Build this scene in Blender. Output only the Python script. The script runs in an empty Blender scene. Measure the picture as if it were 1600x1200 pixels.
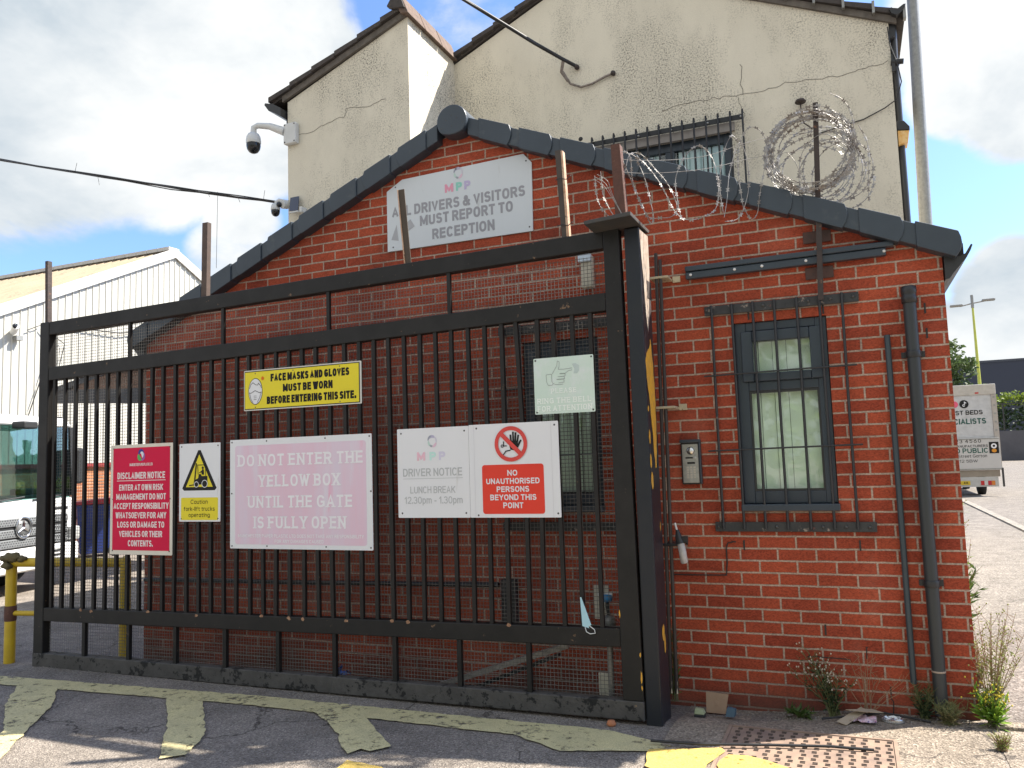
import bpy, bmesh, math, random
from mathutils import Vector, Matrix, Euler
R = math.radians
random.seed(7)
sc = bpy.context.scene
COL = sc.collection

# ------------------------------------------------------------------ camera
F_PX = 1257.73
YAW, PITCH, ROLL = 0.395004, 0.0937378, -0.032404
CPOS = Vector((-0.570738, -5.328504, 1.551894))
cy, sy, cp, sp = math.cos(YAW), math.sin(YAW), math.cos(PITCH), math.sin(PITCH)
FW = Vector((-sy * cp, cy * cp, sp)); RT = Vector((cy, sy, 0)); UP = RT.cross(FW)
cr, sr = math.cos(ROLL), math.sin(ROLL)
R2 = cr * RT + sr * UP; U2 = -sr * RT + cr * UP
cam_d = bpy.data.cameras.new('camera'); cam = bpy.data.objects.new('camera', cam_d); COL.objects.link(cam)
cam.matrix_world = Matrix(((R2.x, U2.x, -FW.x, CPOS.x), (R2.y, U2.y, -FW.y, CPOS.y), (R2.z, U2.z, -FW.z, CPOS.z), (0, 0, 0, 1)))
cam_d.sensor_width = 36; cam_d.lens = F_PX / 1600 * 36; cam_d.clip_end = 2000; cam_d.clip_start = 0.05
sc.camera = cam

# ------------------------------------------------------------------ light
SUN_EL = R(51); SUN_AZ = R(57.3)           # azimuth from +Y towards +X
SKY_STRENGTH = 0.085
sc.view_settings.view_transform = 'Standard'; sc.view_settings.look = 'None'
sc.view_settings.exposure = 1.70; sc.view_settings.gamma = 1; sc.view_settings.use_curve_mapping = False
sun_d = bpy.data.lights.new('sun', 'SUN'); sun = bpy.data.objects.new('sun', sun_d); COL.objects.link(sun)
sun_d.energy = 4.0; sun_d.angle = R(0.6); sun_d.color = (1.0, 0.93, 0.82)
sdir = Vector((math.sin(SUN_AZ) * math.cos(SUN_EL), math.cos(SUN_AZ) * math.cos(SUN_EL), math.sin(SUN_EL)))
sun.rotation_euler = (-sdir).to_track_quat('-Z', 'Y').to_euler(); sun.location = (20, 14, 30)

world = bpy.data.worlds.new('World'); sc.world = world; world.use_nodes = True


def build_world():
    nt = world.node_tree; N = nt.nodes; L = nt.links; N.clear()
    out = N.new('ShaderNodeOutputWorld'); bg = N.new('ShaderNodeBackground'); bg.inputs['Strength'].default_value = SKY_STRENGTH
    sky = N.new('ShaderNodeTexSky'); sky.sky_type = 'NISHITA'; sky.sun_disc = False
    sky.sun_elevation = SUN_EL; sky.sun_rotation = SUN_AZ; sky.altitude = 50; sky.air_density = 1.0; sky.dust_density = 1.2; sky.ozone_density = 1.5
    tc = N.new('ShaderNodeTexCoord')

    def m(op, a, b=None, clamp=False):
        n = N.new('ShaderNodeMath'); n.operation = op; n.use_clamp = clamp
        for i, v in enumerate((a, b)):
            if v is None: continue
            if isinstance(v, (int, float)): n.inputs[i].default_value = v
            else: L.new(v, n.inputs[i])
        return n.outputs[0]
    nrm = N.new('ShaderNodeVectorMath'); nrm.operation = 'NORMALIZE'; L.new(tc.outputs['Generated'], nrm.inputs[0])
    d = nrm.outputs[0]
    # clouds seen ahead (direction, angular radius, weight)
    blobs = [((-0.71, 0.549, 0.441), 0.17, 1), ((-0.642, 0.608, 0.467), 0.14, 1), ((-0.567, 0.669, 0.48), 0.10, 1), ((-0.53, 0.705, 0.46), 0.065, 0.9), ((-0.748, 0.552, 0.368), 0.12, 1), ((-0.69, 0.611, 0.387), 0.12, 1), ((-0.617, 0.675, 0.405), 0.11, 1), ((-0.57, 0.715, 0.395), 0.085, 0.95), ((-0.773, 0.543, 0.35), 0.045, 0.68), ((-0.724, 0.601, 0.375), 0.045, 0.66), ((-0.654, 0.666, 0.372), 0.05, 0.75), ((-0.61, 0.70, 0.365), 0.04, 0.65), ((-0.8, 0.45, 0.42), 0.2, 1), ((-0.427, 0.759, 0.491), 0.05, 0.42), ((-0.369, 0.795, 0.483), 0.07, 0.56), ((-0.407, 0.795, 0.455), 0.05, 0.45), ((-0.632, 0.718, 0.292), 0.045, 0.66), ((-0.655, 0.717, 0.238), 0.05, 0.60), ((0.13, 0.895, 0.428), 0.07, 0.95), ((0.162, 0.908, 0.386), 0.08, 1), ((0.128, 0.922, 0.366), 0.05, 0.85), ((0.178, 0.923, 0.345), 0.06, 0.9), ((0.22, 0.9, 0.4), 0.1, 1), ((0.154, 0.977, 0.151), 0.05, 0.9), ((0.172, 0.971, 0.168), 0.05, 0.9), ((0.116, 0.987, 0.114), 0.05, 0.85), ((0.168, 0.98, 0.102), 0.06, 0.85), ((0.24, 0.96, 0.14), 0.09, 0.9), ((0.05, 0.99, 0.1), 0.06, 0.7)]
    tot = None
    for c, rad, w in blobs:
        c = Vector(c).normalized()
        dot = N.new('ShaderNodeVectorMath'); dot.operation = 'DOT_PRODUCT'; L.new(d, dot.inputs[0]); dot.inputs[1].default_value = c
        mr = N.new('ShaderNodeMapRange'); mr.interpolation_type = 'SMOOTHSTEP'
        L.new(dot.outputs['Value'], mr.inputs['Value'])
        mr.inputs['From Min'].default_value = math.cos(rad * 1.45); mr.inputs['From Max'].default_value = math.cos(rad * 0.5)
        mr.inputs['To Min'].default_value = 0; mr.inputs['To Max'].default_value = w
        tot = mr.outputs[0] if tot is None else m('MAXIMUM', tot, mr.outputs[0])
    # unseen clouds behind the camera and overhead, added as neutral fill light
    sep = N.new('ShaderNodeSeparateXYZ'); L.new(d, sep.inputs[0])
    beh = N.new('ShaderNodeMapRange'); L.new(sep.outputs['Y'], beh.inputs['Value'])
    beh.inputs['From Min'].default_value = 0.1; beh.inputs['From Max'].default_value = -0.35; beh.inputs['To Min'].default_value = 0; beh.inputs['To Max'].default_value = .80
    tot = m('MAXIMUM', tot, beh.outputs[0])

    def noise(scale, detail, rough, dist=0.0, stretch=(1, 1, 1.6)):
        mp = N.new('ShaderNodeMapping'); mp.inputs['Scale'].default_value = stretch; L.new(d, mp.inputs[0])
        n = N.new('ShaderNodeTexNoise'); n.inputs['Scale'].default_value = scale; n.inputs['Detail'].default_value = detail
        n.inputs['Roughness'].default_value = rough; n.inputs['Distortion'].default_value = dist; L.new(mp.outputs[0], n.inputs['Vector'])
        return n.outputs['Fac']
    n1 = noise(5.0, 9, .58, .25); n2 = noise(2.6, 6, .6, .2)
    dens = m('ADD', tot, m('MULTIPLY', m('SUBTRACT', n1, .5), 1.25))
    mask = N.new('ShaderNodeMapRange'); mask.interpolation_type = 'SMOOTHSTEP'; L.new(dens, mask.inputs['Value'])
    mask.inputs['From Min'].default_value = .42; mask.inputs['From Max'].default_value = .76
    up = N.new('ShaderNodeMapRange'); L.new(sep.outputs['Z'], up.inputs['Value']); up.inputs['From Min'].default_value = -.02; up.inputs['From Max'].default_value = .03
    msk = m('MULTIPLY', mask.outputs[0], up.outputs[0])
    shade = N.new('ShaderNodeMapRange'); L.new(m('ADD', m('MULTIPLY', n2, .6), m('MULTIPLY', n1, .4)), shade.inputs['Value'])
    shade.inputs['From Min'].default_value = .40; shade.inputs['From Max'].default_value = .62
    cc = N.new('ShaderNodeMix'); cc.data_type = 'RGBA'; L.new(shade.outputs[0], cc.inputs[0])
    cc.inputs[6].default_value = (2.3, 2.6, 2.85, 1); cc.inputs[7].default_value = (4.15, 4.15, 4.08, 1)
    # blue of the clear sky
    blue = N.new('ShaderNodeMix'); blue.data_type = 'RGBA'; blue.blend_type = 'MULTIPLY'; blue.inputs[0].default_value = 1
    L.new(sky.outputs[0], blue.inputs[6]); blue.inputs[7].default_value = (.72, .86, 1.08, 1)
    mix = N.new('ShaderNodeMix'); mix.data_type = 'RGBA'; L.new(msk, mix.inputs[0]); L.new(blue.outputs[2], mix.inputs[6]); L.new(cc.outputs[2], mix.inputs[7])
    L.new(mix.outputs[2], bg.inputs['Color']); L.new(bg.outputs[0], out.inputs['Surface'])


build_world()

# ------------------------------------------------------------------ materials
MATS = {}


def nodes_of(name):
    mt = bpy.data.materials.new(name); mt.use_nodes = True
    nt = mt.node_tree
    return mt, nt, nt.nodes, nt.links, nt.nodes['Principled BSDF']


def c4(c): return (c[0], c[1], c[2], 1)


def mat(name, col, rough=.6, metal=0.0, col2=None, nscale=6.0, namt=1.0, spots=None, bump=0.0, bscale=60.0, coat=0.0, streak=False, detail=6, spec=.5):
    """noise-varied paint: col..col2 by a soft noise, spots=(colour, scale, threshold, softness) on top"""
    if name in MATS: return MATS[name]
    mt, nt, N, L, P = nodes_of(name)
    P.inputs['Roughness'].default_value = rough; P.inputs['Metallic'].default_value = metal
    P.inputs['Specular IOR Level'].default_value = spec
    if coat: P.inputs['Coat Weight'].default_value = coat
    tc = N.new('ShaderNodeTexCoord'); vec = tc.outputs['Object']
    if streak:
        mp = N.new('ShaderNodeMapping'); mp.inputs['Scale'].default_value = (1, 1, .12); L.new(vec, mp.inputs[0]); svec = mp.outputs[0]
    else: svec = vec
    col2 = col2 or tuple(c * .78 for c in col)
    n = N.new('ShaderNodeTexNoise'); n.inputs['Scale'].default_value = nscale; n.inputs['Detail'].default_value = detail; n.inputs['Roughness'].default_value = .65
    L.new(svec, n.inputs['Vector'])
    mr = N.new('ShaderNodeMapRange'); L.new(n.outputs['Fac'], mr.inputs['Value']); mr.inputs['From Min'].default_value = .3; mr.inputs['From Max'].default_value = .7
    mr.inputs['To Max'].default_value = namt
    mx = N.new('ShaderNodeMix'); mx.data_type = 'RGBA'; L.new(mr.outputs[0], mx.inputs[0]); mx.inputs[6].default_value = c4(col); mx.inputs[7].default_value = c4(col2)
    colour = mx.outputs[2]
    for s in (spots or []):
        sn = N.new('ShaderNodeTexNoise'); sn.inputs['Scale'].default_value = s[1]; sn.inputs['Detail'].default_value = 5; sn.inputs['Roughness'].default_value = .7
        L.new(svec if streak else vec, sn.inputs['Vector'])
        sm = N.new('ShaderNodeMapRange'); L.new(sn.outputs['Fac'], sm.inputs['Value']); sm.inputs['From Min'].default_value = s[2]; sm.inputs['From Max'].default_value = s[2] + s[3]
        m2 = N.new('ShaderNodeMix'); m2.data_type = 'RGBA'; L.new(sm.outputs[0], m2.inputs[0]); L.new(colour, m2.inputs[6]); m2.inputs[7].default_value = c4(s[0])
        colour = m2.outputs[2]
    L.new(colour, P.inputs['Base Color'])
    rr = N.new('ShaderNodeMapRange'); L.new(n.outputs['Fac'], rr.inputs['Value']); rr.inputs['To Min'].default_value = max(.03, rough - .1); rr.inputs['To Max'].default_value = min(1, rough + .1)
    L.new(rr.outputs[0], P.inputs['Roughness'])
    if bump:
        bn = N.new('ShaderNodeTexNoise'); bn.inputs['Scale'].default_value = bscale; bn.inputs['Detail'].default_value = 4; L.new(vec, bn.inputs['Vector'])
        b = N.new('ShaderNodeBump'); b.inputs['Strength'].default_value = bump; b.inputs['Distance'].default_value = .01; L.new(bn.outputs['Fac'], b.inputs['Height']); L.new(b.outputs[0], P.inputs['Normal'])
    MATS[name] = mt
    return mt


def brick_mat(name='red_brick', axis='X', c1=(.44, .088, .042), c2=(.30, .054, .029), mortar=(.46, .345, .275), shift=(0.1125, 0.0)):
    mt, nt, N, L, P = nodes_of(name)
    P.inputs['Roughness'].default_value = .85; P.inputs['Specular IOR Level'].default_value = .25
    tc = N.new('ShaderNodeTexCoord'); sep = N.new('ShaderNodeSeparateXYZ'); L.new(tc.outputs['Object'], sep.inputs[0])
    cmb = N.new('ShaderNodeCombineXYZ')
    a = N.new('ShaderNodeMath'); a.operation = 'ADD'; L.new(sep.outputs[axis], a.inputs[0]); a.inputs[1].default_value = shift[0] + 45.0
    z = N.new('ShaderNodeMath'); z.operation = 'ADD'; L.new(sep.outputs['Z'], z.inputs[0]); z.inputs[1].default_value = shift[1] + 15.0
    L.new(a.outputs[0], cmb.inputs[0]); L.new(z.outputs[0], cmb.inputs[1])
    # slight waviness of the courses
    wn = N.new('ShaderNodeTexNoise'); wn.inputs['Scale'].default_value = 9; wn.inputs['Detail'].default_value = 4; L.new(tc.outputs['Object'], wn.inputs['Vector'])
    ws = N.new('ShaderNodeVectorMath'); ws.operation = 'MULTIPLY_ADD'; L.new(wn.outputs['Color'], ws.inputs[0]); ws.inputs[1].default_value = (.007, .007, 0); L.new(cmb.outputs[0], ws.inputs[2])
    br = N.new('ShaderNodeTexBrick'); L.new(ws.outputs[0], br.inputs['Vector'])
    br.offset = .5; br.offset_frequency = 2; br.squash = 1
    br.inputs['Scale'].default_value = 1; br.inputs['Mortar Size'].default_value = .0066; br.inputs['Mortar Smooth'].default_value = .25; br.inputs['Bias'].default_value = 0
    br.inputs['Brick Width'].default_value = .225; br.inputs['Row Height'].default_value = .075
    br.inputs['Color1'].default_value = c4(c1); br.inputs['Color2'].default_value = c4(c2); br.inputs['Mortar'].default_value = c4(mortar)
    # dragged, pitted faces
    mp = N.new('ShaderNodeMapping'); mp.inputs['Scale'].default_value = (1, 1, 1.7); L.new(tc.outputs['Object'], mp.inputs[0])
    n1 = N.new('ShaderNodeTexNoise'); n1.inputs['Scale'].default_value = 95; n1.inputs['Detail'].default_value = 5; n1.inputs['Roughness'].default_value = .75; L.new(mp.outputs[0], n1.inputs['Vector'])
    n2 = N.new('ShaderNodeTexNoise'); n2.inputs['Scale'].default_value = 2.2; n2.inputs['Detail'].default_value = 5; L.new(tc.outputs['Object'], n2.inputs['Vector'])
    f1 = N.new('ShaderNodeMapRange'); L.new(n1.outputs['Fac'], f1.inputs['Value']); f1.inputs['From Min'].default_value = .36; f1.inputs['From Max'].default_value = .62; f1.inputs['To Min'].default_value = .52; f1.inputs['To Max'].default_value = 1.16
    f2 = N.new('ShaderNodeMapRange'); L.new(n2.outputs['Fac'], f2.inputs['Value']); f2.inputs['From Min'].default_value = .3; f2.inputs['From Max'].default_value = .7; f2.inputs['To Min'].default_value = .8; f2.inputs['To Max'].default_value = 1.15
    mm = N.new('ShaderNodeMath'); mm.operation = 'MULTIPLY'; L.new(f1.outputs[0], mm.inputs[0]); L.new(f2.outputs[0], mm.inputs[1])
    mx = N.new('ShaderNodeMix'); mx.data_type = 'RGBA'; mx.blend_type = 'MULTIPLY'; mx.inputs[0].default_value = 1
    L.new(br.outputs['Color'], mx.inputs[6]); L.new(mm.outputs[0], mx.inputs[7])
    # dirt near the ground (splash stain with ragged edge)
    dn = N.new('ShaderNodeMath'); dn.operation = 'MULTIPLY_ADD'; L.new(n2.outputs['Fac'], dn.inputs[0]); dn.inputs[1].default_value = .5; L.new(sep.outputs['Z'], dn.inputs[2])
    dm = N.new('ShaderNodeMapRange'); L.new(dn.outputs[0], dm.inputs['Value']); dm.inputs['From Min'].default_value = .30; dm.inputs['From Max'].default_value = .52; dm.inputs['To Min'].default_value = .72; dm.inputs['To Max'].default_value = 0
    dx = N.new('ShaderNodeMix'); dx.data_type = 'RGBA'; L.new(dm.outputs[0], dx.inputs[0]); L.new(mx.outputs[2], dx.inputs[6]); dx.inputs[7].default_value = (.105, .062, .05, 1)
    # pale salt haze and soot drifting across several bricks
    n3 = N.new('ShaderNodeTexNoise'); n3.inputs['Scale'].default_value = 1.1; n3.inputs['Detail'].default_value = 8; n3.inputs['Roughness'].default_value = .72; L.new(tc.outputs['Object'], n3.inputs['Vector'])
    e1 = N.new('ShaderNodeMapRange'); L.new(n3.outputs['Fac'], e1.inputs['Value']); e1.inputs['From Min'].default_value = .56; e1.inputs['From Max'].default_value = .78; e1.inputs['To Max'].default_value = .32
    e2 = N.new('ShaderNodeMapRange'); L.new(n3.outputs['Fac'], e2.inputs['Value']); e2.inputs['From Min'].default_value = .44; e2.inputs['From Max'].default_value = .26; e2.inputs['To Max'].default_value = .45
    ex = N.new('ShaderNodeMix'); ex.data_type = 'RGBA'; L.new(e1.outputs[0], ex.inputs[0]); L.new(dx.outputs[2], ex.inputs[6]); ex.inputs[7].default_value = (.46, .24, .17, 1)
    ey = N.new('ShaderNodeMix'); ey.data_type = 'RGBA'; L.new(e2.outputs[0], ey.inputs[0]); L.new(ex.outputs[2], ey.inputs[6]); ey.inputs[7].default_value = (.13, .04, .028, 1)
    L.new(ey.outputs[2], P.inputs['Base Color'])
    h = N.new('ShaderNodeMath'); h.operation = 'MULTIPLY_ADD'; L.new(br.outputs['Fac'], h.inputs[0]); h.inputs[1].default_value = -1.0
    h2 = N.new('ShaderNodeMath'); h2.operation = 'MULTIPLY'; L.new(n1.outputs['Fac'], h2.inputs[0]); h2.inputs[1].default_value = .7; L.new(h2.outputs[0], h.inputs[2])
    b = N.new('ShaderNodeBump'); b.inputs['Strength'].default_value = .8; b.inputs['Distance'].default_value = .006; L.new(h.outputs[0], b.inputs['Height']); L.new(b.outputs[0], P.inputs['Normal'])
    return mt


def render_mat():
    """cream wet-dash render with black mould speckle in drifting patches"""
    mt, nt, N, L, P = nodes_of('cream_render')
    P.inputs['Roughness'].default_value = .95; P.inputs['Specular IOR Level'].default_value = .1
    tc = N.new('ShaderNodeTexCoord'); v = tc.outputs['Object']
    mp = N.new('ShaderNodeMapping'); mp.inputs['Scale'].default_value = (1, 1, .5); L.new(v, mp.inputs[0])

    def nz(s, d, r, vec=v):
        n = N.new('ShaderNodeTexNoise'); n.inputs['Scale'].default_value = s; n.inputs['Detail'].default_value = d; n.inputs['Roughness'].default_value = r; L.new(vec, n.inputs['Vector']); return n.outputs['Fac']

    def mr(x, a, b, c=0, d=1):
        n = N.new('ShaderNodeMapRange'); L.new(x, n.inputs['Value']); n.inputs['From Min'].default_value = a; n.inputs['From Max'].default_value = b; n.inputs['To Min'].default_value = c; n.inputs['To Max'].default_value = d; return n.outputs[0]
    patch = mr(nz(1.5, 7, .68, mp.outputs[0]), .45, .61)
    speck = mr(nz(60, 5, .8), .49, .60)
    wash = mr(nz(2.4, 5, .6, mp.outputs[0]), .3, .7)
    base = N.new('ShaderNodeMix'); base.data_type = 'RGBA'; L.new(wash, base.inputs[0]); base.inputs[6].default_value = (.75, .70, .58, 1); base.inputs[7].default_value = (.655, .61, .505, 1)
    fac = N.new('ShaderNodeMath'); fac.operation = 'MULTIPLY'; L.new(patch, fac.inputs[0]); L.new(speck, fac.inputs[1])
    f2 = N.new('ShaderNodeMath'); f2.operation = 'MULTIPLY_ADD'; f2.use_clamp = True; L.new(speck, f2.inputs[0]); f2.inputs[1].default_value = .05; L.new(fac.outputs[0], f2.inputs[2])
    mx = N.new('ShaderNodeMix'); mx.data_type = 'RGBA'; L.new(f2.outputs[0], mx.inputs[0]); L.new(base.outputs[2], mx.inputs[6]); mx.inputs[7].default_value = (.115, .105, .09, 1)
    L.new(mx.outputs[2], P.inputs['Base Color'])
    b = N.new('ShaderNodeBump'); b.inputs['Strength'].default_value = .45; b.inputs['Distance'].default_value = .006; L.new(nz(85, 4, .65), b.inputs['Height']); L.new(b.outputs[0], P.inputs['Normal'])
    return mt


def ground_mat(name, ca, cb, cstone, crack=True, stone_scale=130, patch=.5):
    mt, nt, N, L, P = nodes_of(name)
    P.inputs['Roughness'].default_value = .92; P.inputs['Specular IOR Level'].default_value = .2
    tc = N.new('ShaderNodeTexCoord'); v = tc.outputs['Object']

    def nz(s, d, r):
        n = N.new('ShaderNodeTexNoise'); n.inputs['Scale'].default_value = s; n.inputs['Detail'].default_value = d; n.inputs['Roughness'].default_value = r; L.new(v, n.inputs['Vector']); return n

    def mr(x, a, b, c=0, d=1):
        n = N.new('ShaderNodeMapRange'); L.new(x, n.inputs['Value']); n.inputs['From Min'].default_value = a; n.inputs['From Max'].default_value = b; n.inputs['To Min'].default_value = c; n.inputs['To Max'].default_value = d; return n.outputs[0]
    big = nz(.9, 8, .62)
    mx = N.new('ShaderNodeMix'); mx.data_type = 'RGBA'; L.new(mr(big.outputs['Fac'], .35, .68), mx.inputs[0]); mx.inputs[6].default_value = c4(ca); mx.inputs[7].default_value = c4(cb)
    vo = N.new('ShaderNodeTexVoronoi'); vo.inputs['Scale'].default_value = stone_scale; L.new(v, vo.inputs['Vector'])
    sepc = N.new('ShaderNodeSeparateColor'); L.new(vo.outputs['Color'], sepc.inputs[0])
    m2 = N.new('ShaderNodeMix'); m2.data_type = 'RGBA'; L.new(mr(sepc.outputs[0], .55, 1.0, 0, .75), m2.inputs[0]); L.new(mx.outputs[2], m2.inputs[6]); m2.inputs[7].default_value = c4(cstone)
    dk = N.new('ShaderNodeMix'); dk.data_type = 'RGBA'; dk.blend_type = 'MULTIPLY'; dk.inputs[0].default_value = 1
    L.new(m2.outputs[2], dk.inputs[6]); L.new(mr(sepc.outputs[1], 0, 1, .55, 1.2), dk.inputs[7])
    colour = dk.outputs[2]
    if crack:
        ws = N.new('ShaderNodeVectorMath'); ws.operation = 'MULTIPLY_ADD'; L.new(nz(2.5, 6, .6).outputs['Color'], ws.inputs[0]); ws.inputs[1].default_value = (.6, .6, .6); L.new(v, ws.inputs[2])
        vc = N.new('ShaderNodeTexVoronoi'); vc.feature = 'DISTANCE_TO_EDGE'; vc.inputs['Scale'].default_value = .8; L.new(ws.outputs[0], vc.inputs['Vector'])
        gate_ = N.new('ShaderNodeMath'); gate_.operation = 'MULTIPLY'; L.new(mr(vc.outputs['Distance'], .002, .010, 1, 0), gate_.inputs[0]); L.new(mr(big.outputs['Fac'], .45, .55), gate_.inputs[1])
        m3 = N.new('ShaderNodeMix'); m3.data_type = 'RGBA'; L.new(gate_.outputs[0], m3.inputs[0]); L.new(colour, m3.inputs[6]); m3.inputs[7].default_value = (.085, .072, .062, 1)
        colour = m3.outputs[2]
    st = nz(3.2, 4, .55)
    m4 = N.new('ShaderNodeMix'); m4.data_type = 'RGBA'; m4.blend_type = 'MULTIPLY'; m4.inputs[0].default_value = 1; L.new(colour, m4.inputs[6]); L.new(mr(st.outputs['Fac'], .3, .7, 1 - patch * .5, 1 + patch * .25), m4.inputs[7])
    L.new(m4.outputs[2], P.inputs['Base Color'])
    hh = N.new('ShaderNodeMath'); hh.operation = 'ADD'; L.new(vo.outputs['Distance'], hh.inputs[0]); L.new(nz(35, 5, .7).outputs['Fac'], hh.inputs[1])
    b = N.new('ShaderNodeBump'); b.inputs['Strength'].default_value = .7; b.inputs['Distance'].default_value = .008; L.new(hh.outputs[0], b.inputs['Height']); L.new(b.outputs[0], P.inputs['Normal'])
    return mt


def worn_paint(name, paint, amount=.52):
    """road paint that has worn through to the ground below it, more so towards its edges"""
    mt, nt, N, L, P = nodes_of(name)
    P.inputs['Roughness'].default_value = .85; P.inputs['Specular IOR Level'].default_value = .2
    tc = N.new('ShaderNodeTexCoord'); v = tc.outputs['Object']

    def nz(s, d, r):
        n = N.new('ShaderNodeTexNoise'); n.inputs['Scale'].default_value = s; n.inputs['Detail'].default_value = d; n.inputs['Roughness'].default_value = r; L.new(v, n.inputs['Vector']); return n.outputs['Fac']

    def mr(x, a, b, c=0, d=1):
        n = N.new('ShaderNodeMapRange'); L.new(x, n.inputs['Value']); n.inputs['From Min'].default_value = a; n.inputs['From Max'].default_value = b; n.inputs['To Min'].default_value = c; n.inputs['To Max'].default_value = d; return n.outputs[0]
    at = N.new('ShaderNodeAttribute'); at.attribute_name = 'edge'
    w = N.new('ShaderNodeMath'); w.operation = 'MULTIPLY_ADD'; L.new(at.outputs['Fac'], w.inputs[0]); w.inputs[1].default_value = -.16; L.new(nz(16, 10, .78), w.inputs[2])
    w2 = N.new('ShaderNodeMath'); w2.operation = 'MULTIPLY_ADD'; L.new(nz(2.6, 5, .6), w2.inputs[0]); w2.inputs[1].default_value = .35; L.new(w.outputs[0], w2.inputs[2])
    hole = mr(w2.outputs[0], amount, amount + .10)
    m0 = N.new('ShaderNodeMix'); m0.data_type = 'RGBA'; L.new(mr(nz(5, 8, .7), .35, .68), m0.inputs[0]); m0.inputs[6].default_value = c4(paint); m0.inputs[7].default_value = c4(tuple(p * .72 + .035 for p in paint))
    m1 = N.new('ShaderNodeMix'); m1.data_type = 'RGBA'; m1.blend_type = 'MULTIPLY'; m1.inputs[0].default_value = 1; L.new(m0.outputs[2], m1.inputs[6]); L.new(mr(nz(120, 3, .7), .35, .6, .72, 1.06), m1.inputs[7])
    L.new(m1.outputs[2], P.inputs['Base Color'])
    bm = N.new('ShaderNodeBump'); bm.inputs['Strength'].default_value = .7; bm.inputs['Distance'].default_value = .006; L.new(nz(75, 5, .7), bm.inputs['Height']); L.new(bm.outputs[0], P.inputs['Normal'])
    tr = N.new('ShaderNodeBsdfTransparent'); ms = N.new('ShaderNodeMixShader'); L.new(hole, ms.inputs[0]); L.new(P.outputs[0], ms.inputs[1]); L.new(tr.outputs[0], ms.inputs[2]); L.new(ms.outputs[0], N['Material Output'].inputs[0])
    MATS[name] = mt
    return mt


def glass_mat(name, tint=(.9, .95, .93), rough=.03, boost=1.0):
    mt = bpy.data.materials.new(name); mt.use_nodes = True; nt = mt.node_tree; N = nt.nodes; L = nt.links; N.clear()
    out = N.new('ShaderNodeOutputMaterial'); tr = N.new('ShaderNodeBsdfTransparent'); tr.inputs[0].default_value = c4(tint)
    gl = N.new('ShaderNodeBsdfGlossy'); gl.inputs['Roughness'].default_value = rough
    lw = N.new('ShaderNodeLayerWeight'); lw.inputs['Blend'].default_value = .5      # Schlick reflectance, the same from both sides
    pw = N.new('ShaderNodeMath'); pw.operation = 'POWER'; L.new(lw.outputs['Facing'], pw.inputs[0]); pw.inputs[1].default_value = 5
    ad = N.new('ShaderNodeMath'); ad.operation = 'MULTIPLY_ADD'; ad.use_clamp = True; L.new(pw.outputs[0], ad.inputs[0]); ad.inputs[1].default_value = .9; ad.inputs[2].default_value = .085 * boost
    mx = N.new('ShaderNodeMixShader'); L.new(ad.outputs[0], mx.inputs[0]); L.new(tr.outputs[0], mx.inputs[1]); L.new(gl.outputs[0], mx.inputs[2]); L.new(mx.outputs[0], out.inputs[0])
    tcn = N.new('ShaderNodeTexCoord'); nz = N.new('ShaderNodeTexNoise'); nz.inputs['Scale'].default_value = 3; L.new(tcn.outputs['Object'], nz.inputs['Vector'])
    b = N.new('ShaderNodeBump'); b.inputs['Strength'].default_value = .06; b.inputs['Distance'].default_value = .02; L.new(nz.outputs['Fac'], b.inputs['Height']); L.new(b.outputs[0], gl.inputs['Normal'])
    return mt


def leaf_mat(name, a, b):
    mt, nt, N, L, P = nodes_of(name)
    P.inputs['Roughness'].default_value = .6
    g = N.new('ShaderNodeNewGeometry'); mx = N.new('ShaderNodeMix'); mx.data_type = 'RGBA'
    L.new(g.outputs['Random Per Island'], mx.inputs[0]); mx.inputs[6].default_value = c4(a); mx.inputs[7].default_value = c4(b)
    L.new(mx.outputs[2], P.inputs['Base Color'])
    t = N.new('ShaderNodeBsdfTranslucent'); L.new(mx.outputs[2], t.inputs[0])
    ms = N.new('ShaderNodeMixShader'); ms.inputs[0].default_value = .35; L.new(P.outputs[0], ms.inputs[1]); L.new(t.outputs[0], ms.inputs[2])
    L.new(ms.outputs[0], N['Material Output'].inputs[0])
    return mt


BRICK = brick_mat()
BRICK_SIDE = brick_mat('red_brick_return', axis='Y')
ORANGE_BRICK = brick_mat('orange_brick', axis='Y', c1=(.52, .22, .10), c2=(.42, .16, .08), mortar=(.4, .33, .27))
RENDER = render_mat()
ASPHALT = ground_mat('worn_asphalt', (.212, .184, .160), (.272, .238, .204), (.41, .365, .31))
CONCRETE = ground_mat('pavement_concrete', (.31, .255, .195), (.23, .195, .16), (.46, .39, .31), crack=True, stone_scale=95)
ROADM = ground_mat('road_tarmac', (.19, .17, .15), (.23, .205, .18), (.32, .29, .26), crack=False, stone_scale=70)
SLATE = mat('anthracite_plastic', (.040, .055, .073), .42, col2=(.032, .044, .059), nscale=3, bump=.05, bscale=120, spots=[((.085, .095, .10), 5, .58, .22), ((.16, .16, .14), 55, .70, .04)])
FRAMEM = mat('anthracite_frame', (.034, .048, .066), .32, col2=(.028, .040, .056), nscale=4)
GATEM = mat('weathered_black_paint', (.0150, .0140, .0135), .55, col2=(.0085, .0082, .008), nscale=7, spec=.35, spots=[((.16, .10, .06), 17, .67, .04), ((.30, .28, .25), 48, .715, .03)], bump=.08, bscale=90)
GATELOW = mat('scuffed_black_paint', (.085, .08, .075), .75, col2=(.05, .047, .044), nscale=9, spots=[((.008, .008, .008), 13, .54, .05), ((.20, .14, .09), 17, .70, .04), ((.35, .33, .30), 40, .735, .03)], bump=.35, bscale=50)
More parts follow.
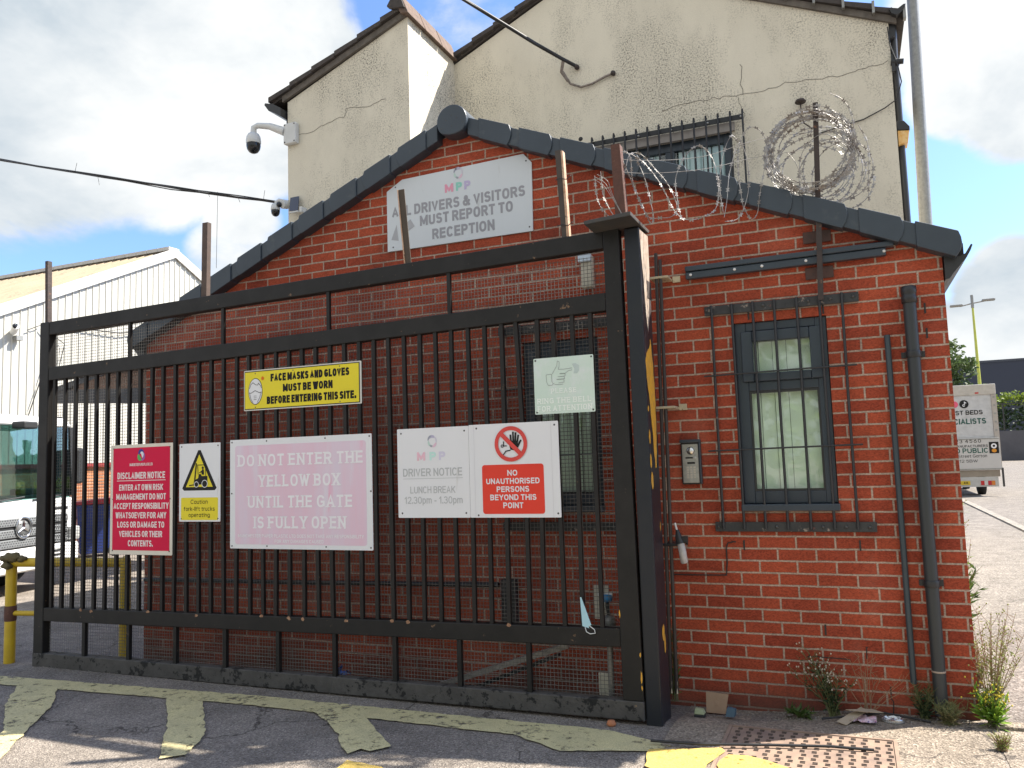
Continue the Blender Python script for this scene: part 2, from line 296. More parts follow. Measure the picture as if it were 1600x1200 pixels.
POSTM = mat('navy_black_paint', (.009, .0125, .020), .42, spec=.4, col2=(.016, .018, .022), nscale=5, spots=[((.34, .33, .31), 42, .735, .02), ((.10, .06, .035), 15, .73, .03)], streak=False, bump=.1, bscale=40)
YPAINT = mat('old_yellow_paint', (.78, .40, .02), .55, col2=(.55, .30, .06), nscale=18)
BARE = mat('bare_primer', (.42, .36, .30), .7, col2=(.28, .2, .15), nscale=20)
RUST = mat('rusty_steel', (.13, .055, .038), .8, col2=(.075, .038, .03), nscale=14, spots=[((.30, .17, .09), 20, .64, .06)], bump=.3, bscale=70)
RUSTDARK = mat('dark_rusty_steel', (.055, .038, .034), .7, col2=(.035, .028, .026), nscale=12, spots=[((.16, .08, .05), 18, .6, .08)], bump=.25, bscale=70)
CREAMPEEL = mat('peeling_cream_rod', (.05, .04, .035), .6, col2=(.035, .028, .026), nscale=10, spots=[((.62, .54, .38), 7, .60, .02)], streak=True)
GALV = mat('galvanised_wire', (.17, .165, .155), .55, metal=.2, col2=(.09, .087, .083), nscale=8)
RAZOR = mat('razor_wire_steel', (.46, .45, .43), .5, metal=.3, col2=(.16, .13, .11), nscale=13)
GALVPOLE = mat('galvanised_pole', (.33, .33, .31), .5, metal=.5, col2=(.24, .24, .23), nscale=25)
BLACKP = mat('black_plastic', (.018, .019, .021), .42, col2=(.028, .029, .031), nscale=6)
GREYPIPE = mat('grey_downpipe', (.034, .040, .043), .45, col2=(.026, .030, .034), nscale=4, spots=[((.09, .09, .085), 9, .64, .1)], streak=True)
BLUEPIPE = mat('slate_pipe', (.040, .060, .074), .38, col2=(.032, .048, .06), nscale=4)
CABLE = mat('black_cable', (.02, .02, .021), .5)
WHITEP = mat('white_plastic', (.68, .69, .68), .4, col2=(.55, .56, .55), nscale=5)
BLACKGL = mat('black_dome', (.012, .013, .016), .08)
STEELPL = mat('brushed_steel', (.50, .50, .49), .32, metal=.85, col2=(.36, .36, .35), nscale=30)
SIGNW = mat('sign_white', (.62, .665, .71), .45, spec=.3, col2=(.60, .64, .68), nscale=2.5, spots=[((.45, .46, .46), 9, .66, .12)], streak=True)
SIGNW2 = mat('sign_bright_white', (.72, .735, .77), .4, spec=.3, col2=(.69, .70, .73), nscale=2, streak=True, spots=[((.50, .50, .48), 9, .66, .16)])
SCREW = mat('screw_head', (.10, .10, .10), .5, metal=.4)
TILE = mat('old_roof_tile', (.075, .062, .055), .85, col2=(.045, .04, .038), nscale=9, spots=[((.16, .13, .10), 14, .6, .08)], bump=.4, bscale=40)
TILEB = mat('brown_ridge_tile', (.17, .115, .085), .9, col2=(.11, .078, .062), nscale=16, spots=[((.06, .05, .045), 20, .58, .08)], bump=.5, bscale=60)


def flat(name, c, rough=.55): return mat('print_' + name, c, rough, col2=tuple(x * .93 for x in c), nscale=4, spec=.2)


# ------------------------------------------------------------------ mesh helper
ORG = {}


class MB:
    def __init__(s): s.v = []; s.f = []; s.mi = []; s.sm = []

    def add(s, vs, fs, mi=0, smooth=False):
        o = len(s.v); s.v += [tuple(v) for v in vs]
        for f in fs: s.f.append(tuple(i + o for i in f)); s.mi.append(mi); s.sm.append(smooth)
        return s

    def hexa(s, p, mi=0):            # 8 points: bottom ring 0-3 then top ring 4-7
        return s.add(p, [(0, 3, 2, 1), (4, 5, 6, 7), (0, 1, 5, 4), (1, 2, 6, 5), (2, 3, 7, 6), (3, 0, 4, 7)], mi)

    def box(s, x0, x1, y0, y1, z0, z1, mi=0):
        return s.hexa([(x0, y0, z0), (x1, y0, z0), (x1, y1, z0), (x0, y1, z0), (x0, y0, z1), (x1, y0, z1), (x1, y1, z1), (x0, y1, z1)], mi)

    def bar(s, a, b, w, h, up=(0, 0, 1), mi=0):
        a = Vector(a); b = Vector(b); d = (b - a).normalized(); u = Vector(up); sd = d.cross(u)
        if sd.length < 1e-5: sd = d.cross(Vector((1, 0, 0)))
        sd.normalize(); u = sd.cross(d); sd *= w / 2; u *= h / 2
        return s.hexa([a - sd - u, a + sd - u, b + sd - u, b - sd - u, a - sd + u, a + sd + u, b + sd + u, b - sd + u], mi)

    def tube(s, pts, r, n=8, mi=0, cap=True, smooth=True):
        pts = [Vector(p) for p in pts]; rs = r if isinstance(r, (list, tuple)) else [r] * len(pts)
        rings = []; ref = None
        for i, p in enumerate(pts):
            t = (pts[min(i + 1, len(pts) - 1)] - pts[max(i - 1, 0)]).normalized()
            if ref is None: ref = Vector((0, 0, 1)) if abs(t.z) < .9 else Vector((1, 0, 0))
            x = t.cross(ref)
            if x.length < 1e-4: ref = Vector((1, 0, 0)) if abs(t.x) < .9 else Vector((0, 1, 0)); x = t.cross(ref)
            x.normalize(); y = x.cross(t).normalized(); ref = y
            rings.append([p + x * math.cos(2 * math.pi * k / n) * rs[i] + y * math.sin(2 * math.pi * k / n) * rs[i] for k in range(n)])
        vs = [v for rg in rings for v in rg]; fs = []
        for i in range(len(pts) - 1):
            for k in range(n): fs.append((i * n + k, i * n + (k + 1) % n, (i + 1) * n + (k + 1) % n, (i + 1) * n + k))
        s.add(vs, fs, mi, smooth)
        if cap: s.add(rings[0], [tuple(range(n))[::-1]], mi); s.add(rings[-1], [tuple(range(n))], mi)
        return s

    def lathe(s, prof, c=(0, 0, 0), n=20, mi=0, axis='Z', smooth=True):
        vs = []; fs = []
        for r, h in prof:
            for k in range(n):
                a = 2 * math.pi * k / n; p = (r * math.cos(a), r * math.sin(a), h)
                if axis == 'Y': p = (p[0], p[2], p[1])
                elif axis == 'X': p = (p[2], p[0], p[1])
                vs.append((p[0] + c[0], p[1] + c[1], p[2] + c[2]))
        for i in range(len(prof) - 1):
            for k in range(n): fs.append((i * n + k, i * n + (k + 1) % n, (i + 1) * n + (k + 1) % n, (i + 1) * n + k))
        return s.add(vs, fs, mi, smooth)

    def prism(s, poly, plane='XZ', a=0.0, b=.01, mi=0):
        """polygon in a plane, extruded along the third axis from a to b"""
        def P(u, v, w): return {'XZ': (u, w, v), 'XY': (u, v, w), 'YZ': (w, u, v)}[plane]
        n = len(poly); vs = [P(u, v, a) for u, v in poly] + [P(u, v, b) for u, v in poly]
        fs = [tuple(range(n)), tuple(range(n, 2 * n))[::-1]] + [(i, n + i, n + (i + 1) % n, (i + 1) % n) for i in range(n)]
        return s.add(vs, fs, mi)

    def poly(s, pts, mi=0): return s.add(pts, [tuple(range(len(pts)))], mi)

    def build(s, name, m, parent=None, bevel=0.0, smooth=False, seg=2, fix=True):
        me = bpy.data.meshes.new(name)
        o = ORG.get(parent.name, Vector((0, 0, 0))) if parent else Vector((0, 0, 0))
        me.from_pydata([(v[0] - o[0], v[1] - o[1], v[2] - o[2]) for v in s.v], [], s.f)
        for mm in (m if isinstance(m, (list, tuple)) else [m]): me.materials.append(mm)
        me.polygons.foreach_set('material_index', s.mi)
        me.polygons.foreach_set('use_smooth', [bool(a or smooth) for a in s.sm])
        if fix:
            bm = bmesh.new(); bm.from_mesh(me); bmesh.ops.recalc_face_normals(bm, faces=bm.faces); bm.to_mesh(me); bm.free()
        me.update()
        ob = bpy.data.objects.new(name, me); COL.objects.link(ob)
        if parent: ob.parent = parent; ORG[ob.name] = o
        else: ORG[ob.name] = o
        if bevel:
            md = ob.modifiers.new('bevel', 'BEVEL'); md.width = bevel; md.segments = seg; md.limit_method = 'ANGLE'; md.angle_limit = R(40)
        return ob


def tag(o, label=None, cat=None, group=None, kind=None):
    if label: o['label'] = label
    if cat: o['category'] = cat
    if group: o['group'] = group
    if kind: o['kind'] = kind
    return o


def thing(name, label, cat, loc=(0, 0, 0), rz=0, group=None, local=False):
    o = bpy.data.objects.new(name, None); COL.objects.link(o); o.location = loc; o.rotation_euler = (0, 0, rz); o.empty_display_size = .1
    ORG[o.name] = Vector((0, 0, 0)) if local else Vector(loc)
    return tag(o, label, cat, group)


def kids(o): return [c for c in bpy.data.objects if c.parent == o]


def copy_tree(o, parent=None):
    c = o.copy(); COL.objects.link(c)
    if parent: c.parent = parent
    for ch in list(o.children): copy_tree(ch, c)
    return c


# ------------------------------------------------------------------ lettering: letters drawn as ribbons of constant weight
def arc(cx, cy, rx, ry, a0, a1, n=14, e=2.4):
    out = []
    for k in range(n + 1):
        a = R(a0 + (a1 - a0) * k / n); c, s = math.cos(a), math.sin(a)
        out.append((cx + rx * math.copysign(abs(c) ** (2 / e), c), cy + ry * math.copysign(abs(s) ** (2 / e), s)))
    return out


O_ = arc(.5, .5, .5, .5, 90, 450, 28)
LET = {
    'A': (.70, [[(0, 0), (.5, 1), (1, 0)], [(.2, .30), (.8, .30)]]), 'B': (.62, [[(0, 0), (0, 1)], [(0, 1), (.5, 1)] + arc(.5, .765, .44, .235, 90, -90) + [(0, .53)], [(0, .53), (.5, .53)] + arc(.5, .265, .5, .265, 90, -90) + [(0, 0)]]),
    'C': (.66, [arc(.5, .5, .5, .5, 42, 318, 26)]), 'D': (.66, [[(0, 0), (0, 1)], [(0, 1), (.42, 1)] + arc(.42, .5, .58, .5, 90, -90, 20) + [(0, 0)]]),
    'E': (.55, [[(0, 0), (0, 1)], [(0, 1), (1, 1)], [(0, .52), (.92, .52)], [(0, 0), (1, 0)]]), 'F': (.52, [[(0, 0), (0, 1)], [(0, 1), (1, 1)], [(0, .51), (.9, .51)]]),
    'G': (.70, [arc(.5, .5, .5, .5, 42, 315, 26), [(1, .10), (1, .44), (.56, .44)]]), 'H': (.66, [[(0, 0), (0, 1)], [(1, 0), (1, 1)], [(0, .52), (1, .52)]]), 'I': (.0, [[(.5, 0), (.5, 1)]]),
    'J': (.5, [[(1, 1), (1, .3)] + arc(.5, .3, .5, .3, 0, -170)]), 'K': (.66, [[(0, 0), (0, 1)], [(1, 1), (.02, .38)], [(.30, .60), (1, 0)]]), 'L': (.52, [[(0, 1), (0, 0)], [(0, 0), (1, 0)]]),
    'M': (.92, [[(0, 0), (0, 1)], [(.06, .94), (.5, .18)], [(.5, .18), (.94, .94)], [(1, 1), (1, 0)]]), 'N': (.66, [[(0, 0), (0, 1)], [(0, 1), (1, 0)], [(1, 0), (1, 1)]]), 'O': (.70, [O_]),
    'P': (.60, [[(0, 0), (0, 1)], [(0, 1), (.5, 1)] + arc(.5, .73, .5, .27, 90, -90) + [(0, .46)]]), 'R': (.64, [[(0, 0), (0, 1)], [(0, 1), (.5, 1)] + arc(.5, .74, .48, .26, 90, -90) + [(0, .48)], [(.52, .48), (1, 0)]]),
    'S': (.60, [arc(.5, .755, .46, .245, 28, 270, 18) + arc(.5, .255, .5, .255, 90, -152, 18)[1:]]), 'T': (.58, [[(0, 1), (1, 1)], [(.5, 0), (.5, 1)]]), 'U': (.66, [[(0, 1), (0, .36)] + arc(.5, .36, .5, .36, 180, 360, 18) + [(1, 1)]]),
    'V': (.66, [[(0, 1), (.5, 0), (1, 1)]]), 'W': (.98, [[(0, 1), (.26, 0)], [(.26, 0), (.5, .95)], [(.5, .95), (.74, 0)], [(.74, 0), (1, 1)]]), 'X': (.66, [[(0, 1), (1, 0)], [(0, 0), (1, 1)]]), 'Y': (.64, [[(0, 1), (.5, .45)], [(1, 1), (.5, .45)], [(.5, .48), (.5, 0)]]),
    'Z': (.58, [[(0, 1), (1, 1), (0, 0), (1, 0)]]), '0': (.56, [O_]), '1': (.30, [[(0, .76), (.8, 1)], [(.8, 1), (.8, 0)]]), '2': (.54, [arc(.5, .72, .5, .28, 165, -35, 16) + [(0, 0)], [(0, 0), (1, 0)]]),
    '3': (.54, [arc(.48, .76, .46, .24, 160, -90, 16), arc(.48, .26, .52, .26, 90, -160, 16)]), '4': (.58, [[(.75, 0), (.75, 1)], [(.75, 1), (0, .3)], [(0, .3), (1, .3)]]), '5': (.54, [[(.95, 1), (.1, 1), (.05, .55)], [(.05, .52)] + arc(.48, .33, .52, .33, 120, -150, 18)]),
    '6': (.56, [[(.8, 1), (.15, .55)], arc(.5, .31, .5, .31, 90, 450, 24)]), '&': (.74, [[(1, 0), (.24, .72)], arc(.42, .80, .20, .20, 200, -30, 14), [(.56, .66), (.12, .40)], arc(.36, .25, .36, .25, 140, 310, 14), [(.58, .04), (.98, .46)]]),
    '.': (.0, [[(.5, -.02), (.5, .10)]]), '-': (.26, [[(0, .36), (1, .36)]]),
    'a': (.46, [arc(.5, .36, .5, .36, 60, 300, 18), [(1, 0), (1, .74)]]), 'c': (.44, [arc(.5, .36, .5, .36, 45, 315, 18)]), 'e': (.46, [[(0, .38), (1, .38)], arc(.5, .36, .5, .36, 5, 310, 20)]), 'f': (.34, [[(.35, 0), (.35, .78), (.5, .95), (1, 1)], [(0, .66), (.85, .66)]]),
    'g': (.46, [arc(.5, .36, .5, .36, 60, 300, 18), [(1, .74), (1, -.08)] + arc(.5, -.08, .5, .20, 0, -150, 10)]), 'i': (.0, [[(.5, 0), (.5, .72)], [(.5, .88), (.5, 1.0)]]), 'k': (.46, [[(0, 0), (0, 1)], [(.95, .72), (.05, .28)], [(.35, .44), (1, 0)]]), 'l': (.0, [[(.5, 0), (.5, 1)]]),
    'm': (.80, [[(0, 0), (0, .72)], [(0, .5)] + arc(.25, .5, .25, .22, 150, 0, 8) + [(.5, 0)], [(.5, .5)] + arc(.75, .5, .25, .22, 150, 0, 8) + [(1, 0)]]), 'n': (.44, [[(0, 0), (0, .72)], [(0, .45)] + arc(.5, .45, .5, .27, 150, 0, 10) + [(1, 0)]]), 'o': (.48, [arc(.5, .36, .5, .36, 90, 450, 22)]),
    'p': (.46, [[(0, -.28), (0, .72)], arc(.5, .36, .5, .36, 120, -120, 18)]), 'r': (.26, [[(0, 0), (0, .72)], [(0, .45), (.4, .68), (1, .72)]]), 's': (.42, [arc(.5, .54, .46, .18, 28, 270, 12) + arc(.5, .18, .5, .18, 90, -152, 12)[1:]]), 't': (.32, [[(.4, .92), (.4, .14), (.6, .0), (1, .0)], [(0, .66), (1, .66)]]),
    'u': (.44, [[(0, .72), (0, .27)] + arc(.5, .27, .5, .27, 180, 340, 10), [(1, .72), (1, 0)]]), 'x': (.4, [[(0, 0), (1, .72)], [(0, .72), (1, 0)]]),
}
SERIF = {'D': [(0, 'tb')], 'E': [(0, 'tb')], 'L': [(0, 'tb')], 'F': [(0, 'tb')], 'N': [(0, 'tb'), (1, 't')], 'T': [(.5, 'b')], 'H': [(0, 'tb'), (1, 'tb')], 'R': [(0, 'tb'), (1, 'b')],
         'Y': [(0, 't'), (1, 't'), (.5, 'b')], 'W': [(0, 't'), (1, 't')], 'B': [(0, 'tb')], 'X': [(0, 'tb'), (1, 'tb')], 'U': [(0, 't'), (1, 't')], 'I': [(.5, 'tb')], 'A': [(0, 'b'), (1, 'b')], 'P': [(0, 'tb')]}


def text(mb, body, xc, zb, w, h, y, wt=.16, serif=False, track=.14, mi=0):
    """one line of lettering, centred on xc, baseline zb, fitted to width w and capital height h, on the plane y (facing -Y); wt = stroke weight / height"""
    t = wt * h; spc = track + (.10 if serif else 0)
    nat = 0
    for ch in body: nat += .34 if ch == ' ' else LET[ch][0] + spc
    nat -= spc; cnt = sum(1 for ch in body if ch != ' ')
    su = (w - cnt * t) / max(nat, .01) if len(body) > 1 else 1
    x = xc - w / 2
    if len(body) == 1: su = w - t; 
    for ch in body:
        if ch == ' ': x += .34 * su; continue
        wd, strokes = LET[ch]
        W = (1.0 if len(body) == 1 else wd) * su
        for si, s in enumerate(strokes):
            P = [Vector((x + t / 2 + u * W, zb + t / 2 + v * (h - t))) for u, v in s]
            P = [p for i, p in enumerate(P) if i == 0 or (p - P[i - 1]).length > 1e-6]
            if len(P) < 2: continue
            closed = (P[0] - P[-1]).length < 1e-5
            if closed: P = P[:-1]
            n = len(P); vs = []
            for i in range(n):
                a = P[i] - P[i - 1] if (i > 0 or closed) else P[1] - P[0]; b = P[(i + 1) % n] - P[i] if (i < n - 1 or closed) else a
                a.normalize(); b.normalize(); na = Vector((-a.y, a.x)); nb = Vector((-b.y, b.x)); m = na + nb
                if m.length < .3: m = na
                m.normalize(); k = min(1.8, 1 / max(.3, m.dot(na)))
                q = P[i]
                if not closed and i == 0: q = q - b * t * .5 * (1 if serif or len(P) == 2 else .5)
                if not closed and i == n - 1: q = q + a * t * .5 * (1 if len(P) == 2 else .5)
                vs += [(q.x + m.x * t / 2 * k, y - .00025 * si, q.y + m.y * t / 2 * k), (q.x - m.x * t / 2 * k, y - .00025 * si, q.y - m.y * t / 2 * k)]
            fs = [(2 * i, 2 * i + 1, 2 * ((i + 1) % n) + 1, 2 * ((i + 1) % n)) for i in range(n if closed else n - 1)]
            mb.add(vs, fs, mi)
        if serif and ch in SERIF:
            for fx, tb in SERIF[ch]:
                cx = x + t / 2 + fx * W; hw = t * 1.15
                for side in tb:
                    v0, v1 = (0, .10 * h) if side == 'b' else (.90 * h, h)
                    mb.add([(cx - hw, y - .0012, zb + v0), (cx + hw, y - .0012, zb + v0), (cx + hw, y - .0012, zb + v1), (cx - hw, y - .0012, zb + v1)], [(0, 1, 2, 3)], mi)
        x += W + t + spc * su
    return mb


def shape(mb, pts, y, mi=0): return mb.add([(p[0], y, p[1]) for p in pts], [tuple(range(len(pts)))], mi)


def ring(mb, cx, cz, r0, r1, y, a0=0, a1=360, n=40, sx=1.0, mi=0):
    vs = []; fs = []
    for k in range(n + 1):
        a = R(a0 + (a1 - a0) * k / n)
        vs += [(cx + r0 * sx * math.cos(a), y, cz + r0 * math.sin(a)), (cx + r1 * sx * math.cos(a), y, cz + r1 * math.sin(a))]
    for k in range(n): fs.append((2 * k, 2 * k + 1, 2 * k + 3, 2 * k + 2))
    return mb.add(vs, fs, mi)


def disc(mb, cx, cz, r, y, sx=1.0, n=32, mi=0):
    return mb.add([(cx + r * sx * math.cos(2 * math.pi * k / n), y, cz + r * math.sin(2 * math.pi * k / n)) for k in range(n)], [tuple(range(n))], mi)


def line(mb, pts, w, y, mi=0):
    for i in range(len(pts) - 1):
        a = Vector((pts[i][0], pts[i][1])); b = Vector((pts[i + 1][0], pts[i + 1][1])); d = (b - a)
        if d.length < 1e-6: continue
        d.normalize(); n = Vector((-d.y, d.x)) * w / 2; a = a - d * w * .3; b = b + d * w * .3; yy = y - .0004 * (i % 2)
        mb.add([(a.x + n.x, yy, a.y + n.y), (a.x - n.x, yy, a.y - n.y), (b.x - n.x, yy, b.y - n.y), (b.x + n.x, yy, b.y + n.y)], [(0, 1, 2, 3)], mi)
    return mb


def rrect(x0, x1, z0, z1, r, n=5):
    out = []
    for cx, cz, a0 in ((x1 - r, z1 - r, 0), (x0 + r, z1 - r, 90), (x0 + r, z0 + r, 180), (x1 - r, z0 + r, 270)):
        for k in range(n + 1): a = R(a0 + 90 * k / n); out.append((cx + r * math.cos(a), cz + r * math.sin(a)))
    return out


# ================================================================== SETTING
def S(a, b, v):
    t = max(0, min(1, (v - a) / (b - a))); return t * t * (3 - 2 * t)


def gz(x, y):
    d = S(-.55, -1.3, x) * S(-.5, -.12, y)
    if x < -6.9: d = max(d, S(-6.9, -7.2, x))
    return -.055 * d


def sheet(name, xs, ys, m, dz=0.0, kind='structure', jit=0.0):
    mb = MB(); nx, ny = len(xs), len(ys)
    vs = [(x, y, gz(x, y) + dz) for y in ys for x in xs]
    fs = [(j * nx + i, j * nx + i + 1, (j + 1) * nx + i + 1, (j + 1) * nx + i) for j in range(ny - 1) for i in range(nx - 1)]
    mb.add(vs, fs); return tag(mb.build(name, m), kind=kind)


def rng(a, b, st):
    n = max(1, round((b - a) / st)); return [a + (b - a) * i / n for i in range(n + 1)]


sheet('ground', [-500, -150, -60, -30, -18] + rng(-14, 3, .25) + [6, 12, 30, 90, 500], [-300, -80, -30, -15] + rng(-8, 4, .25) + [8, 16, 30, 60, 140, 600], ASPHALT)
sheet('pavement', rng(-1.62, .02, .14), rng(-3.2, 0.06, .14), CONCRETE, .004)
fw = sheet('footpath', [.045, .5, 1.2, 2.12], rng(-.02, 75, 5), ROADM, .006)
tag(MB().box(2.12, 2.27, -.1, 75, -.05, .035).build('kerb', ground_mat('kerb_stone', (.34, .31, .27), (.28, .255, .22), (.42, .39, .35), crack=False)), kind='structure')
tag(MB().box(.06, 2.11, -.13, -.03, -.05, .022).build('kerb_edging', MATS.get('x') or CONCRETE, bevel=.008), kind='structure')
sheet('forecourt', [.035, .4, 1, 2, 6], rng(-6, -.135, .5), CONCRETE, .003)
sheet('road', [2.275, 4, 8, 14], rng(-12, 76, 8), ROADM, .002)


# yellow paint on the ground, outlines with worn edges
def paint(name, poly, m, dz=.008, step=.05, jit=.007):
    pts = []
    n = len(poly)
    for i in range(n):
        a = Vector(poly[i]); b = Vector(poly[(i + 1) % n]); k = max(1, int((b - a).length / step))
        for j in range(k):
            q = a + (b - a) * j / k; pts.append((q.x + random.uniform(-jit, jit), q.y + random.uniform(-jit, jit)))
    bm = bmesh.new(); vs = [bm.verts.new((q[0], q[1], 0)) for q in pts]; f = bm.faces.new(vs)
    if f.normal.z < 0: f.normal_flip()
    outer = set(vs); bmesh.ops.inset_region(bm, faces=[f], thickness=.03, use_even_offset=False)
    bmesh.ops.triangulate(bm, faces=bm.faces[:]); bm.verts.index_update()
    edge = [0.0 if v in outer else 1.0 for v in bm.verts]
    mb = MB(); mb.add([(v.co.x, v.co.y, gz(v.co.x, v.co.y) + dz) for v in bm.verts], [tuple(v.index for v in f.verts) for f in bm.faces]); bm.free()
    ob = mb.build(name, m); at = ob.data.attributes.new('edge', 'FLOAT', 'POINT'); at.data.foreach_set('value', edge)
    return tag(ob, kind='structure')


YLINE = worn_paint('faded_yellow_line', (.64, .565, .30), .72)
YLINE2 = worn_paint('bright_yellow_line', (.66, .47, .12), .74)
paint('road_marking', [(-8.4, -1.02), (-6.6, -.94), (-4.46, -.80), (-2.54, -.78), (-1.95, -.77), (-1.56, -.91), (-1.63, -1.02), (-2.10, -1.16), (-2.44, -1.00), (-4.28, -.985), (-6.5, -1.12), (-8.4, -1.22)], YLINE)
paint('road_marking', [(-6.36, -1.12), (-6.02, -1.05), (-5.62, -1.41), (-5.33, -1.78), (-4.97, -2.22), (-4.7, -2.6), (-5.2, -2.6), (-5.42, -1.88), (-5.95, -1.5)], YLINE, .012)
paint('road_marking', [(-5.03, -1.0), (-4.74, -.97), (-4.45, -1.25), (-4.16, -1.55), (-4.02, -1.84), (-4.12, -1.93), (-4.55, -1.45)], YLINE, .012)
paint('road_marking', [(-3.86, -.96), (-3.47, -.95), (-3.2, -1.2), (-3.0, -1.38), (-3.07, -1.48), (-3.14, -1.47), (-3.17, -1.55), (-3.3, -1.44), (-3.40, -1.31), (-3.62, -1.12)], YLINE, .012)
paint('road_marking', [(-3.12, -1.63), (-2.9, -1.66), (-2.6, -1.78), (-2.4, -2.0), (-2.8, -2.1), (-3.1, -1.75)], YLINE2, .010)
paint('road_marking', [(-1.66, -1.01), (-1.30, -.885), (-1.275, -.93), (-1.31, -1.02), (-1.34, -1.18), (-1.4, -1.35), (-1.62, -1.25)], YLINE2, .013)
paint('road_marking', [(-1.255, -.965), (-1.165, -.955), (-1.05, -1.0), (-.95, -1.06), (-.88, -1.2), (-1.2, -1.3), (-1.29, -1.12)], YLINE2, .013)


def holed_wall(mb, x0, x1, z0, z1, y, holes, depth, plane='X'):
    xs = sorted({x0, x1} | {h[0] for h in holes} | {h[1] for h in holes}); zs = sorted({z0, z1} | {h[2] for h in holes} | {h[3] for h in holes})
    for i in range(len(xs) - 1):
        for j in range(len(zs) - 1):
            cx, cz = (xs[i] + xs[i + 1]) / 2, (zs[j] + zs[j + 1]) / 2
            if any(h[0] < cx < h[1] and h[2] < cz < h[3] for h in holes): continue
            mb.poly([(xs[i], y, zs[j]), (xs[i + 1], y, zs[j]), (xs[i + 1], y, zs[j + 1]), (xs[i], y, zs[j + 1])])
    for a, b, c, d in holes:
        for p, q in (((a, c), (a, d)), ((a, d), (b, d)), ((b, d), (b, c)), ((b, c), (a, c))):
            mb.poly([(p[0], y, p[1]), (q[0], y, q[1]), (q[0], y + depth, q[1]), (p[0], y + depth, p[1])])


GLASS = glass_mat('window_glass', (.93, .98, .955), boost=.9)
BLIND = mat('vertical_blind_fabric', (.86, .90, .80), .8, col2=(.80, .84, .75), nscale=4)
BLINDB = mat('pale_blue_blind', (.60, .70, .78), .8, col2=(.52, .62, .70), nscale=4)
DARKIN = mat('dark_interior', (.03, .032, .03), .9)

# ================================================================== OFFICE
AX, AZ, SL = -3.17, 4.17, .424           # gable apex and roof slope
office = thing('brick_office', 'small red brick gatehouse with dark gable verges and barred window, behind the black gate', 'building', (AX, 1.5, -.1))
HOLES = [(-1.224, -.662, 1.18, 2.385), (-2.704, -2.142, 1.18, 2.385)]
w = MB()
holed_wall(w, -6.32, 0, -.25, 2.385, 0, HOLES, .13)
w.poly([(-6.32, 0, 2.385), (-2.704, 0, 2.385), (-2.142, 0, 2.385), (-1.224, 0, 2.385), (-.662, 0, 2.385), (0, 0, 2.385), (0, 0, 2.73), (AX, 0, AZ - .1), (-6.32, 0, 2.73)])
w.build('wall', BRICK, office, fix=False)
MB().poly([(0, 0, -.25), (0, 2.97, -.25), (0, 2.97, 2.73), (0, 0, 2.73)]).poly([(-6.32, 0, -.25), (-6.32, 1.87, -.25), (-6.32, 1.87, 2.73), (-6.32, 0, 2.73)]).build('wall', BRICK_SIDE, office)
# roof
rf = MB()
for sx, xe, yb in ((1, .12, 2.97), (-1, -6.46, 1.87)):
    ze = AZ - .03 - SL * abs(xe - AX)
    if sx > 0: rf.hexa([(AX, .04, AZ - .13), (xe, .04, ze - .1), (xe, yb, ze - .1), (AX, yb, AZ - .13), (AX, .04, AZ - .03), (xe, .04, ze), (xe, yb, ze), (AX, yb, AZ - .03)])
    else:
        xm = -4.67; zm = AZ - .03 - SL * abs(xm - AX)
        rf.hexa([(xm, .04, zm - .1), (AX - .001, .04, AZ - .13), (AX - .001, 2.97, AZ - .13), (xm, 2.97, zm - .1), (xm, .04, zm), (AX - .001, .04, AZ - .031), (AX - .001, 2.97, AZ - .031), (xm, 2.97, zm)])
        rf.hexa([(xe, .04, ze - .1), (xm - .001, .04, zm - .1), (xm - .001, yb, zm - .1), (xe, yb, ze - .1), (xe, .04, ze), (xm - .001, .04, zm), (xm - .001, yb, zm), (xe, yb, ze)])
rf.build('roof', TILE, office)


def verge_tile(x0, x1, sgn):
    """dry verge unit running from x0 (upper end) to x1 (lower end)"""
    mb = MB(); L = abs(x1 - x0); c = math.sqrt(1 + SL * SL)

    def P(s, t): return (x0 + sgn * s, AZ - SL * abs(x0 + sgn * s - AX) + t)
    neck = [P(-.02, -.012), P(.075, -.012), P(.085, -.014), P(.085, -.146), P(-.02, -.146)]
    body = [P(.075, 0), P(L, .004), P(L + .012, -.03), P(L + .015, -.065), P(L + .004, -.11), P(L - .022, -.158), P(.075, -.155)]
    if sgn < 0: neck = neck[::-1]; body = body[::-1]
    mb.prism(neck, 'XZ', -.088, .11); mb.prism(body, 'XZ', -.100, .12)
    return mb.build('verge_tile', SLATE, office, bevel=.005)


for k in range(10):
    xs_ = [-3.03, -2.711, -2.40, -2.085, -1.778, -1.464, -1.146, -.823, -.512, -.21, .085]
    verge_tile(xs_[k], xs_[k + 1], 1)
for k in range(10): verge_tile(2 * AX - xs_[k] - .012, 2 * AX - xs_[k + 1] - .012, -1)
cap = MB(); cx_, cz_, rr_ = -3.162, 4.088, .124
pl = []
for k in range(40):
    a = 2 * math.pi * k / 40; u, v = rr_ * math.cos(a), rr_ * math.sin(a)
    if v < -.085: v = -.085 - (abs(v) - .085) * .55
    pl.append((cx_ + u, cz_ + v))
cap.prism(pl, 'XZ', -.125, .1)
cap_o = cap.build('apex_cap', SLATE, office, bevel=.008)
sd_ = MB()
for u, v in ((0, .04), (.045, .015), (-.045, .01), (.0, -.04), (.09, -.03), (-.085, -.05)): sd_.lathe([(0.0, -.1265), (.0045, -.1265), (.0045, -.124)], (cx_ + u, 0, cz_ + v), 8, axis='Y')
sd_.build('fixing', SCREW, cap_o)
